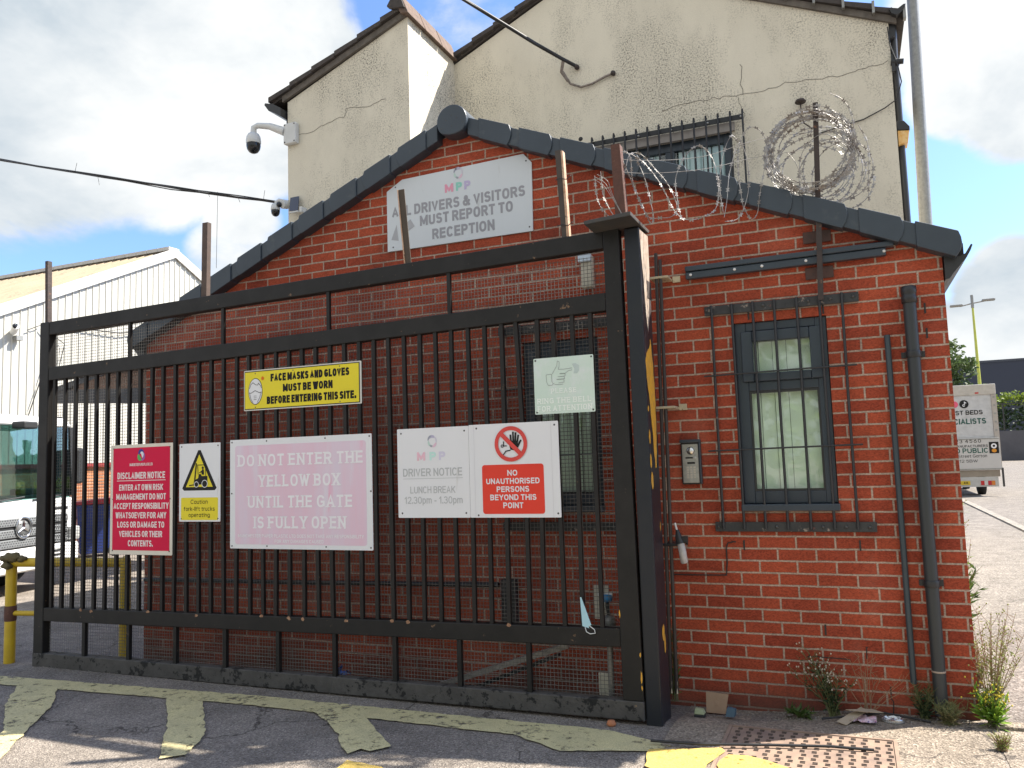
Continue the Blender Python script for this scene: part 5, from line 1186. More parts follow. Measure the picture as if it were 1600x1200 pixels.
MB().lathe([(0, 2.94), (.025, 2.945), (.03, 2.97), (.02, 2.999)], (-3.12, 0, 5.90), 10, axis='Y').lathe([(0, 2.95), (.025, 2.955), (.03, 2.97), (.02, 2.999)], (-2.71, 0, 5.74), 10, axis='Y').build('anchor', RUSTDARK, ohc)
ow = thing('overhead_wire', 'thin black wire bundle crossing the sky to the lower dome camera', 'wire', (-6.34, 1.9, 4.51))
wa, wb = Vector((-6.34, 1.85, 4.53)), Vector((-12.7, .75, 6.22))
for k in range(4):
    q = []
    for i in range(15):
        t = i / 14; p = wa.lerp(wb, t); q.append((p.x, p.y + .012 * math.sin(i * 1.3 + k * 2), p.z - .22 * t * (1 - t) - (.03 * math.sin(math.pi * min(1, max(0, (t - .12) / .2))) if k == 3 else .012 * math.sin(i * .9 + k * 1.7))))
    MB().tube(q, .011 if k == 0 else .0065, 6).build('strand', CABLE, ow)
tt = MB()
for t, dx, dz in ((.03, .02, .11), (.08, .03, -.07), (.14, .03, -.06), (.42, .03, .11), (.37, .03, -.12)):
    p = wa.lerp(wb, t); p.z -= .22 * t * (1 - t); tt.tube([p, p + Vector((dx, 0, dz))], .003, 4)
p = wa.lerp(wb, .12); tt.tube([p, p + Vector((0.0, -.02, -.9))], .003, 4)
tt.build('loose_end', CABLE, ow)


def dome_cam(label, c, arm_from, sc_=1.0, name='dome_camera'):
    t = thing(name, label, 'security camera', arm_from)
    c = Vector(c); s_ = sc_
    MB().lathe([(0, .115 * s_), (.03 * s_, .113 * s_), (.06 * s_, .095 * s_), (.078 * s_, .06 * s_), (.084 * s_, .02 * s_), (.084 * s_, -.012 * s_), (.078 * s_, -.02 * s_)], c, 24).build('housing', WHITEP, t)
    MB().lathe([(.078 * s_, -.018 * s_), (.080 * s_, -.045 * s_), (.072 * s_, -.085 * s_), (.05 * s_, -.118 * s_), (.02 * s_, -.133 * s_), (0, -.135 * s_)], c, 24).build('dome', BLACKGL, t)
    return t


d1 = dome_cam('large white dome security camera on a bracket arm at the cream house corner', (-6.655, 1.80, 5.27), (-6.2, 1.9, 5.3))
MB().box(-6.26, -6.09, 1.83, 1.898, 5.18, 5.42).build('wall_box', WHITEP, d1, bevel=.012)
MB().tube([(-6.26, 1.86, 5.34), (-6.45, 1.83, 5.43), (-6.60, 1.81, 5.46), (-6.65, 1.80, 5.44), (-6.655, 1.80, 5.37)], [.05, .038, .032, .034, .036], 14).build('arm', WHITEP, d1)
bb_ = MB()
for x in (-6.24, -6.11):
    for z in (5.20, 5.40): bb_.lathe([(0, 1.825), (.008, 1.826), (.009, 1.83)], (x, 0, z), 8, axis='Y')
bb_.build('bolt', SCREW, d1)
d2 = dome_cam('small white dome security camera below the larger one, beside a solar panel', (-6.38, 1.84, 4.45), (-6.3, 1.9, 4.45), .62)
MB().tube([(-6.25, 1.90, 4.53), (-6.34, 1.85, 4.55), (-6.38, 1.84, 4.52)], .022, 10).tube([(-6.26, 1.89, 4.50), (-6.28, 1.83, 4.49)], .05, 14).build('arm', WHITEP, d2)
MB().lathe([(0, 1.80), (.022, 1.802), (.03, 1.83)], (-6.315, 0, 4.49), 12, axis='Y').build('lens', BLACKGL, d2)
sp_ = thing('solar_panel', 'small dark blue solar panel on a white bracket on the cream wing wall', 'solar panel', (-6.12, 1.85, 4.4))
MB().hexa([(-6.16, 1.80, 4.385), (-6.045, 1.80, 4.375), (-6.045, 1.81, 4.375), (-6.16, 1.81, 4.385), (-6.19, 1.86, 4.56), (-6.075, 1.86, 4.56), (-6.075, 1.87, 4.56), (-6.19, 1.87, 4.56)]).build('panel', mat('solar_cell', (.03, .045, .09), .2, col2=(.04, .055, .10), nscale=6), sp_)
MB().box(-6.17, -6.04, 1.795, 1.815, 4.36, 4.374).box(-6.03, -6.0, 1.81, 1.899, 4.36, 4.42).build('bracket', WHITEP, sp_)


# ================================================================== LEFT BACKGROUND
random.seed(11)
WX = -17.0; RY, RZ_, RS = 10.78, 7.40, .485
wh = thing('white_warehouse', 'white ribbed metal warehouse with a beige corrugated roof behind the yard', 'building', (WX, RY, 0))
CLAD = mat('white_cladding', (.50, .49, .44), .5, col2=(.45, .44, .395), nscale=1.2, spots=[((.36, .34, .29), 3, .66, .2)], streak=True)
zr = lambda y: RZ_ - RS * abs(y - RY)
prof = []; y = 2.2
while y < 19.3: prof += [(y, 0), (y + .125, 0), (y + .14, .020), (y + .165, .020)]; y += .18
mb = MB()
for i in range(len(prof) - 1):
    (ya, da), (yb, db) = prof[i], prof[i + 1]
    mb.poly([(WX + da, ya, 1.75), (WX + db, yb, 1.75), (WX + db, yb, zr(yb) - .02), (WX + da, ya, zr(ya) - .02)])
mb.build('cladding', CLAD, wh, fix=False)
MB().poly([(WX - .02, 2.2, -.2), (WX - .02, 19.4, -.2), (WX - .02, 19.4, 1.76), (WX - .02, 2.2, 1.76)]).build('plinth_wall', ORANGE_BRICK, wh, fix=False)
MB().box(WX - .03, WX + .05, 2.2, 19.4, 1.70, 1.79).build('flashing', mat('red_flashing', (.25, .03, .025), .5), wh)
MB().poly([(WX - .1, 2.2, -.2), (WX - 30, 2.2, -.2), (WX - 30, 2.2, 3.2), (WX - .1, 2.2, 3.2)]).build('side_wall', CLAD, wh)
for s in (-1, 1):
    mb = MB(); n = 60; e = 8.75
    for k in range(100):
        x0 = WX + .02 - k * .30; pr = [(0, 0), (.19, 0), (.215, .035), (.275, .035), (.30, 0)]
        for i in range(4):
            mb.poly([(x0 - pr[i][0], RY, RZ_ + .03 + pr[i][1]), (x0 - pr[i + 1][0], RY, RZ_ + .03 + pr[i + 1][1]), (x0 - pr[i + 1][0], RY + s * e, RZ_ + .03 - RS * e + pr[i + 1][1]), (x0 - pr[i][0], RY + s * e, RZ_ + .03 - RS * e + pr[i][1])])
    mb.build('roof', mat('weathered_roof_sheet', (.34, .275, .19), .9, col2=(.27, .215, .145), nscale=1.0, spots=[((.17, .14, .105), 2.5, .58, .12), ((.44, .40, .32), 6, .66, .1)]), wh, fix=False)
    MB().hexa([(WX + .03, RY, RZ_ - .16), (WX + .07, RY, RZ_ - .16), (WX + .07, RY + s * e, RZ_ - .16 - RS * e), (WX + .03, RY + s * e, RZ_ - .16 - RS * e), (WX + .03, RY, RZ_ + .10), (WX + .07, RY, RZ_ + .10), (WX + .07, RY + s * e, RZ_ + .10 - RS * e), (WX + .03, RY + s * e, RZ_ + .10 - RS * e)]).build('barge_trim', mat('white_trim', (.56, .55, .52), .4), wh)
mb = MB()
for k in range(75): mb.box(WX - k * .4 - .39, WX - k * .4, RY - .18, RY + .18, RZ_ + .02, RZ_ + .115)
mb.build('ridge_cap', mat('white_trim', (.56, .55, .52)), wh)
wc = thing('warehouse_camera', 'white bullet camera under a shade plate on the warehouse wall with trailing cables', 'security camera', (WX, 6.3, 4.65))
MB().tube([(WX + .05, 6.30, 4.62), (WX + .34, 6.15, 4.70)], .07, 12).build('body', WHITEP, wc); MB().lathe([(0, 0), (.055, .002), (.06, -.02)], (WX + .35, 6.14, 4.70), 14, axis='X').build('lens', BLACKGL, wc)
MB().box(WX + .04, WX + .16, 6.3, 6.45, 4.44, 4.54).build('mount', GALVPOLE, wc)
tag(MB().tube([(WX + .06, 6.6, 4.7), (WX + .08, 6.9, 4.85), (WX + .07, 7.2, 4.5), (WX + .06, 6.9, 3.5), (WX + .06, 6.6, 2.6)], .012, 5).tube([(WX + .06, 7.0, 4.8), (WX + .08, 7.5, 4.5), (WX + .06, 7.2, 3.2)], .010, 5).tube([(WX + .06, 7.3, 4.9), (WX + .09, 9, 4.95), (WX + .06, 12, 5.6), (WX + .06, 14, 6.0)], .014, 5).build('wall_cables', CABLE), 'slack dark cables strung across the white warehouse cladding', 'cable')

# dark canopy at the side of the yard
cn = thing('yard_canopy', 'dark steel canopy with deep fascia standing in the yard behind the gate', 'canopy', (-10.4, 5.0, -.05))
DK = mat('dark_fascia', (.03, .034, .045), .5, col2=(.02, .023, .03), nscale=3)
MB().hexa([(-14.05, 5.0, 2.86), (-8.6, 5.0, 2.55), (-8.6, 5.12, 2.55), (-14.05, 5.12, 2.86), (-14.05, 5.0, 3.10), (-8.6, 5.0, 2.84), (-8.6, 5.12, 2.84), (-14.05, 5.12, 3.10)]).build('fascia', DK, cn)
MB().hexa([(-14.05, 4.98, 3.02), (-8.6, 4.98, 4.05), (-8.6, 7.4, 4.05), (-14.05, 7.4, 3.02), (-14.05, 4.98, 3.12), (-8.6, 4.98, 4.19), (-8.6, 7.4, 4.19), (-14.05, 7.4, 3.12)]).build('roof', DK, cn)
for x in (-13.95, -8.75):
    for yy in (5.06, 7.42): MB().box(x - .05, x + .05, yy - .05, yy + .05, -.05, 2.60).build('post', DK, cn)

# blue wheelie bin
BINLOC = (-14.3, 6.2, -.05)
bi = thing('wheelie_bin', 'blue wheelie bin with a red lid standing in the yard behind the lorry', 'bin', BINLOC, R(-35))
BL = mat('blue_bin_plastic', (.025, .05, .24), .45, col2=(.02, .04, .18), nscale=5)
ORG[bi.name] = Vector((0, 0, 0))
MB().hexa([(-.25, -.28, .06), (.25, -.28, .06), (.25, .26, .06), (-.25, .26, .06), (-.30, -.36, 1.0), (.30, -.36, 1.0), (.30, .34, 1.0), (-.30, .34, 1.0)]).build('body', BL, bi, bevel=.02)
MB().hexa([(-.32, -.39, 1.005), (.32, -.39, 1.005), (.32, .37, 1.005), (-.32, .37, 1.005), (-.29, -.36, 1.07), (.29, -.36, 1.07), (.29, .36, 1.13), (-.29, .36, 1.13)]).build('lid', mat('red_lid', (.45, .02, .04), .4), bi, bevel=.02)
for sx in (-1, 1): MB().tube([(sx * .27, .30, .11), (sx * .33, .30, .11)], .11, 16).build('wheel', BLACKP, bi)
MB().tube([(-.25, .42, .98), (.25, .42, .98)], .018, 8).build('handle', BLACKP, bi)
MB().box(-.10, .10, -.375, -.355, .72, .90).build('label_panel', BLACKP, bi)

# yellow barrier
ba = thing('yellow_barrier', 'yellow tubular steel barrier with chipped rusty joints at the yard entrance', 'barrier', (-6.85, -.33, -.05))
YB_ = mat('barrier_yellow', (.62, .43, .015), .45, col2=(.50, .33, .02), nscale=8, spots=[((.10, .06, .03), 11, .66, .03), ((.40, .33, .16), 14, .64, .04)], bump=.1)
A_, B_ = (-7.40, -.44), (-6.32, -.20)
for (x, y), nm in ((A_, 'post'), (B_, 'post')): MB().tube([(x, y, -.10), (x, y, .80), (x + .01, y, .835)], [.045, .045, .03], 16).build(nm, YB_, ba)
MB().tube([(A_[0], A_[1], .80), (B_[0], B_[1], .79)], .040, 14).build('top_rail', YB_, ba)
MB().tube([(A_[0], A_[1], .365), (B_[0], B_[1], .36)], .022, 12).build('lower_rail', YB_, ba)
j = MB().lathe([(.046, .30), (.049, .315), (.049, .40), (.046, .43)], (A_[0], A_[1], 0), 14); j.build('rusty_joint', RUST, ba)
rg = MB(); random.seed(5)
for cx, cy, cz, rr in ((A_[0] - .01, A_[1] - .03, .84, .055), (A_[0] + .07, A_[1] - .02, .845, .05), (A_[0] + .01, A_[1] - .05, .775, .04), (A_[0] + .14, A_[1] - .01, .835, .035)):
    vs = []; fs = []; n = 10
    for i in range(7):
        for k in range(n):
            a = 2 * math.pi * k / n; e = math.pi * i / 6; q = rr * random.uniform(.65, 1.25); vs.append((cx + q * math.sin(e) * math.cos(a) * 1.2, cy + q * math.sin(e) * math.sin(a), cz + q * math.cos(e) * .8))
    for i in range(6):
        for k in range(n): fs.append((i * n + k, i * n + (k + 1) % n, (i + 1) * n + (k + 1) % n, (i + 1) * n + k))
    rg.add(vs, fs, 0, True)
tag(rg.build('rag', mat('khaki_rag', (.16, .13, .06), .95, col2=(.09, .075, .04), nscale=20, bump=.4)), 'crumpled khaki rag knotted over the end of the yellow barrier', 'rag')

# lorry cab
lo = thing('white_lorry', 'white lorry cab with star badge grille, parked in the yard behind the gate', 'lorry', (-11.0, 2.27, -.05), R(14), local=True)
LW = mat('lorry_white', (.74, .75, .76), .22, col2=(.70, .71, .72), nscale=2, coat=.5)
LGRY = mat('lorry_grille_grey', (.20, .21, .22), .4, col2=(.15, .16, .17), nscale=6)
LDK = mat('lorry_dark_trim', (.03, .032, .035), .5)
hw2 = 1.17
# local frame: +X forward (front face at x = 0), +Y to the right of the picture
body = MB()
body.hexa([(-1.9, -hw2, .62), (-.02, -hw2 + .06, .62), (-.02, hw2 - .06, .62), (-1.9, hw2, .62), (-1.9, -hw2, 1.28), (-.06, -hw2 + .05, 1.28), (-.06, hw2 - .05, 1.28), (-1.9, hw2, 1.28)])
body.hexa([(-1.9, -hw2, 1.281), (-1.3, -hw2 + .03, 1.281), (-1.3, hw2 - .03, 1.281), (-1.9, hw2, 1.281), (-1.9, -hw2 + .05, 2.30), (-1.3, -hw2 + .10, 2.30), (-1.3, hw2 - .10, 2.30), (-1.9, hw2 - .05, 2.30)])
cab = body.build('cab', LW, lo, bevel=.06, seg=3)
MB().hexa([(-1.85, -hw2 + .04, 2.29), (-.10, -hw2 + .06, 2.29), (-.10, hw2 - .06, 2.29), (-1.85, hw2 - .04, 2.29), (-1.8, -hw2 + .10, 2.46), (-.16, -hw2 + .12, 2.44), (-.16, hw2 - .12, 2.44), (-1.8, hw2 - .10, 2.46)]).build('roof', LW, lo, bevel=.05, seg=3)
WSG = glass_mat('windscreen_glass', (.56, .74, .72), .02, 2.2)
MB().hexa([(-.07, -hw2 + .12, 1.28), (-.065, -hw2 + .12, 1.28), (-.065, hw2 - .12, 1.28), (-.07, hw2 - .12, 1.28), (-.12, -hw2 + .12, 2.29), (-.115, -hw2 + .12, 2.29), (-.115, hw2 - .12, 2.29), (-.12, hw2 - .12, 2.29)]).build('windscreen', WSG, lo)
for s in (-1, 1): MB().hexa([(-.20, s * (hw2 - .06) - .05, 1.28), (-.05, s * (hw2 - .08) - .045, 1.28), (-.05, s * (hw2 - .08) + .045, 1.28), (-.20, s * (hw2 - .06) + .05, 1.28), (-.25, s * (hw2 - .08) - .05, 2.30), (-.10, s * (hw2 - .10) - .045, 2.30), (-.10, s * (hw2 - .10) + .045, 2.30), (-.25, s * (hw2 - .08) + .05, 2.30)]).build('pillar', LDK, lo)
MB().box(-.55, -.11, -hw2 + .15, hw2 - .15, 1.285, 1.33).box(-.38, -.2, .2, .75, 1.33, 1.42).build('dashboard', LDK, lo, bevel=.02)
for yy in (-.5, .5): MB().box(-1.1, -1.0, yy - .23, yy + .23, 1.33, 1.95).build('seat', LGRY, lo, bevel=.04)
for s in (-1, 1): MB().hexa([(-1.28, s * (hw2 - .05) - .01, 1.285), (-.26, s * (hw2 - .07) - .01, 1.285), (-.26, s * (hw2 - .07) + .01, 1.285), (-1.28, s * (hw2 - .05) + .01, 1.285), (-1.28, s * (hw2 - .11) - .01, 2.29), (-.28, s * (hw2 - .11) - .01, 2.29), (-.28, s * (hw2 - .11) + .01, 2.29), (-1.28, s * (hw2 - .11) + .01, 2.29)]).build('side_window', WSG, lo)
wp2 = MB()
for yy in (-.55, .25): wp2.tube([(-.05, yy, 1.26), (-.06, yy + .65, 1.31)], .012, 6)
wp2.build('wiper', LDK, lo)
# grille: two slotted bands with perforations, star
for k, z in enumerate((.98, .83, .70)):
    g_ = MB(); g_.hexa([(-.03, -.88, z - .055), (.02, -.88, z - .055), (.02, .88, z - .055), (-.03, .88, z - .055), (-.04, -.88, z + .055), (.01, -.88, z + .055), (.01, .88, z + .055), (-.04, .88, z + .055)])
    gb = g_.build('grille_band', LGRY, lo, bevel=.012)
    ho = MB()
    for r_ in range(3):
        for c_ in range(39):
            yy = -.85 + c_ * .0445 + (.022 if r_ % 2 else 0); zz = z - .03 + r_ * .03
            ho.add([(.0185 - (zz - z + .055) * .09 + .004, yy + .013 * math.cos(a), zz + .009 * math.sin(a)) for a in [2 * math.pi * q / 6 for q in range(6)]], [tuple(range(6))])
    ho.build('perforation', LDK, gb)
for z in (.905, .765): MB().box(-.03, .0, -.78, .88, z - .02, z + .02).build('slot', LDK, lo)
sx_ = MB(); n = 28
ro = [(.03, .0 + .135 * math.cos(2 * math.pi * k / n), .90 + .135 * math.sin(2 * math.pi * k / n)) for k in range(n)]
sx_.tube(ro + ro[:1], .013, 8)
for k in range(3):
    a = math.pi / 2 + k * 2 * math.pi / 3; u = Vector((0, math.cos(a), math.sin(a))); v = Vector((0, -math.sin(a), math.cos(a))); c = Vector((.03, 0, .90))
    sx_.add([c + u * .13, c + v * .022 - u * .01, c + Vector((.02, 0, 0)), c - v * .022 - u * .01], [(0, 1, 2), (0, 2, 3)])
sx_.build('star_badge', mat('chrome', (.75, .76, .77), .12, metal=1.0), lo)
MB().lathe([(0, .018), (.122, .018), (.122, -.01)], (0, 0, .90), 28, axis='X').build('badge_backing', mat('badge_grey', (.22, .23, .24), .3), lo)
MB().hexa([(-.4, -hw2 + .02, .30), (.06, -hw2 + .10, .30), (.06, hw2 - .10, .30), (-.4, hw2 - .02, .30), (-.4, -hw2 + .02, .62), (.05, -hw2 + .08, .62), (.05, hw2 - .08, .62), (-.4, hw2 - .02, .62)]).build('bumper', LW, lo, bevel=.05, seg=3)
sl = MB()
for s in (-1, 1):
    for k in range(3): sl.box(.058, .066, s * .55 - .12, s * .55 + .12, .40 + k * .06, .425 + k * .06)
sl.build('bumper_slot', LDK, lo)
for s in (-1, 1):
    MB().box(-.08, .055, s * 1.0 - .10, s * 1.0 + .10, .64, .84).build('headlight', mat('headlight_glass', (.55, .57, .58), .08, metal=.3), lo, bevel=.03)
    m_ = MB().box(-.32, -.16, s * 1.36 - .09, s * 1.36 + .09, 1.45, 2.0).build('mirror', LDK, lo, bevel=.04)
    MB().tube([(-.35, s * 1.12, 2.05), (-.25, s * 1.34, 2.0)], .018, 8).tube([(-.35, s * 1.12, 1.42), (-.25, s * 1.34, 1.47)], .018, 8).build('mirror_arm', LDK, lo)
    wh_ = MB().lathe([(.0, -.12), (.30, -.12), (.40, -.10), (.41, 0), (.40, .10), (.30, .12), (0, .12)], (-1.05, s * .85, .41), 26, axis='Y').build('tyre', mat('tyre_rubber', (.02, .02, .02), .85), lo)
    MB().lathe([(0, s * .07), (.10, s * .09), (.2, s * .10), (.25, s * .125)], (-1.05, s * .85, .41), 20, axis='Y').build('rim', LGRY, lo)
MB().box(-6.5, -2.0, -1.1, 1.1, .75, 2.30).build('load_body', LW, lo, bevel=.03)
MB().box(-6.4, -.5, -.45, .45, .45, .74).build('chassis', LDK, lo)
for s in (-1, 1): MB().lathe([(0, -.13), (.33, -.13), (.41, -.11), (.41, .11), (.33, .13), (0, .13)], (-5.0, s * .85, .41), 24, axis='Y').build('tyre', mat('tyre_rubber', (.02, .02, .02)), lo)
cab_cam = MB().box(-.10, .10, -.12, .14, 2.24, 2.34).build('roof_camera', LDK, lo, bevel=.02)
MB().box(.055, .068, .55, .80, 1.10, 1.14).build('badge', LDK, lo)

# ================================================================== RIGHT BACKGROUND
va = thing('bed_van', 'white box van with roller shutter and bed shop lettering, parked beyond the brick corner', 'van', (2.45, 22.8, 0))
VW = mat('van_white', (.52, .51, .49), .4, col2=(.47, .46, .44), nscale=1.5, spots=[((.38, .35, .31), 3, .62, .2)])
VX0, VX1, VY = 1.35, 3.56, 22.8
MB().hexa([(VX0, VY, .78), (VX1, VY, .78), (VX1, VY + 4.3, .78), (VX0, VY + 4.3, .78), (VX0, VY, 3.36), (VX1, VY, 3.36), (VX1, VY + 4.3, 3.36), (VX0, VY + 4.3, 3.36)]).build('box_body', VW, va, bevel=.05)
mb = MB()
for k in range(31):
    z0 = 1.75 + k * .0425; mb.hexa([(VX0 + .12, VY - .022, z0), (VX1 - .13, VY - .022, z0), (VX1 - .13, VY - .001, z0), (VX0 + .12, VY - .001, z0), (VX0 + .12, VY - .008, z0 + .040), (VX1 - .13, VY - .008, z0 + .040), (VX1 - .13, VY - .001, z0 + .040), (VX0 + .12, VY - .001, z0 + .040)])
mb.build('roller_shutter', mat('shutter_white', (.60, .60, .60), .4), va)
MB().box(VX0 - .01, VX1 + .01, VY - .05, VY - .001, 3.06, 3.38).build('header', mat('header_cream', (.50, .47, .42), .5), va, bevel=.02)
MB().box(VX0 - .01, VX0 + .115, VY - .045, VY - .001, .8, 3.055).box(VX1 - .125, VX1 + .01, VY - .045, VY - .001, .8, 3.055).build('door_frame', mat('frame_beige', (.42, .38, .34), .5), va)
MB().box(VX0, VX1 - .02, VY - .11, VY - .055, .78, 1.76).build('tail_lift', mat('tail_lift_panel', (.50, .49, .48), .4, col2=(.44, .43, .42), nscale=1), va, bevel=.01)
MB().box(VX0 + .05, VX1 - .06, VY - .04, VY + .02, .58, .775).build('lower_panel', mat('grubby_beige', (.30, .26, .21), .6, nscale=4), va)
MB().box(VX0 + .05, VX1 - .12, VY - .06, VY + .02, .28, .575).build('bumper', mat('bumper_grey', (.48, .48, .47), .5), va)
for s, x in ((1, VX1 - .40), (-1, VX0 + .40)):
    for k, c in enumerate(((.5, .02, .02), (.6, .58, .56), (.45, .015, .03), (.6, .2, .03))): MB().box(x - .19 + k * .095, x - .10 + k * .095, VY - .085, VY - .061, .33, .46).build('tail_light', mat('lamp_%d' % k, c, .25), va)
MB().box(VX0 + .82, VX0 + 1.34, VY - .075, VY - .061, .34, .46).build('number_plate', mat('plate_yellow', (.62, .44, .02), .4), va)
text(MB(), '4X', VX0 + 1.22, .37, .12, .07, VY - .077, .2).build('lettering', flat('print_black2', (.015, .015, .015)), va)
for x in (VX0 + .30, VX1 - .44):
    for yy in (VY + 1.1, VY + 4.9): MB().lathe([(0, -.12), (.25, -.12), (.33, -.10), (.33, .10), (.25, .12), (0, .12)], (x, yy, .33), 22, axis='X').build('wheel', mat('tyre_rubber', (.02, .02, .02)), va)
for k in range(5): MB().box(VX1 - .09, VX1 - .03, VY - .052, VY - .046, 1.95 + k * .25, 2.0 + k * .25).build('hinge', GALVPOLE, va)
for xx in (VX0 + .6, VX1 - .55): MB().box(xx, xx + .10, VY - .062, VY - .05, 3.10, 3.14).build('marker_light', mat('lamp_0', (.5, .02, .02)), va)
MB().box(VX0, VX1 - .02, VY - .125, VY - .112, .80, .83).box(VX0, VX1 - .02, VY - .125, VY - .112, 1.71, 1.74).build('lift_edge', GALVPOLE, va)
MB().box(VX1 - .02, VX1 + .03, VY - .12, VY - .06, .28, .84).build('mud_flap', BLACKP, va)
MB().hexa([(VX0 + .1, VY + 4.35, .5), (VX1 - .1, VY + 4.35, .5), (VX1 - .1, VY + 5.9, .5), (VX0 + .1, VY + 5.9, .5), (VX0 + .15, VY + 4.35, 2.3), (VX1 - .15, VY + 4.35, 2.3), (VX1 - .15, VY + 5.1, 2.25), (VX0 + .15, VY + 5.1, 2.25)]).build('cab', VW, va, bevel=.08)
GRN = flat('dark_green_lettering', (.02, .09, .07)); BLK = flat('print_black2', (.015, .015, .015))
t1 = MB(); text(t1, 'BEST BEDS', 2.70, 2.47, .96, .135, VY - .026, .17); text(t1, '0161 223 4560', 2.44, 1.61, 1.24, .105, VY - .113, .15, track=.3); text(t1, 'BED MANUFACTURERS', 2.66, 1.475, 1.14, .075, VY - .113, .17); text(t1, 'Street Gorton', 2.80, 1.165, .77, .095, VY - .113, .12); text(t1, 'M12 5BW', 2.62, 1.02, .62, .085, VY - .113, .12); t1.build('lettering', BLK, va)
t1 = MB(); text(t1, 'SPECIALISTS', 2.63, 2.185, 1.24, .17, VY - .026, .19); text(t1, 'OPEN TO PUBLIC', 2.44, 1.30, 1.58, .15, VY - .113, .19); t1.build('lettering', GRN, va)
mb = MB(); disc(mb, 2.70, 2.80, .125, VY - .028); mb.build('emblem', BLK, va)
mb = MB(); line(mb, [(2.715, 2.87), (2.715, 2.76)], .022, VY - .030); line(mb, [(2.715, 2.865), (2.755, 2.83)], .022, VY - .031); ring(mb, 2.69, 2.76, .018, .036, VY - .030); mb.build('emblem', SIGNW2, va)
mb = MB(); disc(mb, 2.44, 2.80, .10, VY - .028); mb.build('emblem', flat('emblem_pink', (.7, .12, .2)), va)
MB().box(3.26, 3.51, VY - .122, VY - .112, 1.28, 1.62).build('badge', BLK, va); mb = MB(); ring(mb, 3.385, 1.50, .035, .075, VY - .1235); mb.build('badge_print', SIGNW2, va); mb = MB(); disc(mb, 3.385, 1.36, .055, VY - .1235, 1.2); mb.build('badge_print', flat('badge_orange', (.6, .25, .03)), va)

po = thing('grey_pole', 'tall plain galvanised pole rising behind the right end of the office roof', 'pole', (.36, 5.0, 0))
MB().tube([(.385, 5.0, 0), (.40, 5.0, 4.2), (.455, 5.0, 6.9), (.52, 5.0, 9.5)], [.075, .07, .062, .055], 18).build('shaft', GALVPOLE, po)
MB().lathe([(.095, .0), (.095, .9), (.078, .94)], (.385, 5.0, 0), 16).build('base', GALVPOLE, po)

la = thing('street_lamp', 'slim yellow-green lamp column with a two armed head far down the road', 'lamp post', (8.82, 65.3, 0))
MB().tube([(8.82, 65.3, 0), (8.82, 65.3, 6), (8.80, 65.3, 12.2)], [.16, .125, .075], 12).build('column', mat('lamp_yellow_green', (.52, .56, .09), .45), la)
MB().tube([(7.5, 65.3, 12.35), (8.0, 65.3, 12.3), (8.8, 65.3, 12.45), (9.6, 65.3, 12.55), (10.1, 65.3, 12.65)], .05, 8).tube([(8.8, 65.3, 12.1), (8.8, 65.3, 13.1)], .11, 10).build('arm', GALVPOLE, la)
for x, dz in ((7.7, 0), (9.9, .25)): MB().box(x - .45, x + .45, 65.1, 65.5, 12.28 + dz, 12.45 + dz).build('lamp_head', GALVPOLE, la, bevel=.06)


def leaves(mb, c, rad, n, size, flatz=1.0, rnd=random, shell=.35):
    for _ in range(n):
        while True:
            d = Vector((rnd.uniform(-1, 1), rnd.uniform(-1, 1), rnd.uniform(-1, 1)))
            if shell < d.length < 1: break
        p = Vector(c) + Vector((d.x * rad[0], d.y * rad[1], d.z * rad[2]))
        a = Vector((rnd.uniform(-1, 1), rnd.uniform(-1, 1), rnd.uniform(-.6, .6))).normalized(); b = a.cross(Vector((rnd.uniform(-1, 1), rnd.uniform(-1, 1), rnd.uniform(-1, 1)))).normalized()
        s = size * rnd.uniform(.6, 1.3)
        mb.add([p - a * s, p + b * s * .5, p + a * s, p - b * s * .5], [(0, 1, 2, 3)])


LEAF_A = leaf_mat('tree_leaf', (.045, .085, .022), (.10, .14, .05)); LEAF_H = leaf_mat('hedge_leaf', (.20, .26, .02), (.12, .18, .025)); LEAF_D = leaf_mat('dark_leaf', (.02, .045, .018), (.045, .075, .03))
LEAF_W = leaf_mat('weed_leaf', (.10, .16, .03), (.05, .10, .025)); LEAF_DRY = leaf_mat('dry_weed', (.28, .24, .12), (.16, .16, .07)); LEAF_Y = leaf_mat('sunlit_weed', (.22, .30, .04), (.10, .19, .04))
BARK = mat('tree_bark', (.09, .07, .05), .9, col2=(.05, .04, .03), nscale=12, bump=.6)


def tree(label, base, trunk_h, clumps, n, size, m, name='tree', group=None, r0=.16, shell=.2):
    t = thing(name, label, 'tree', base, group=group)
    x, y, z = base; mb = MB(); mb.tube([(x, y, z), (x + .05, y, z + trunk_h * .5), (x - .05, y + .05, z + trunk_h)], [r0, r0 * .75, r0 * .6], 10)
    lf = MB()
    for cx, cy, cz, rx, ry, rz_ in clumps:
        mb.tube([(x - .03, y, z + trunk_h * .8), (x + cx * .5, y + cy * .5, z + (trunk_h + cz) * .5 + .2), (x + cx, y + cy, z + cz)], [r0 * .5, r0 * .3, r0 * .12], 7)
        leaves(lf, (x + cx, y + cy, z + cz), (rx, ry, rz_), n, size, shell=shell)
        for _ in range(5):
            q = Vector((random.uniform(-1, 1), random.uniform(-1, 1), random.uniform(-.8, 1))) * .8
            leaves(lf, (x + cx + q.x * rx, y + cy + q.y * ry, z + cz + q.z * rz_), (rx * .38, ry * .38, rz_ * .33), n // 7, size, shell=.0)
    mb.build('trunk', BARK, t); lf.build('crown', m, t, fix=False)
    return t


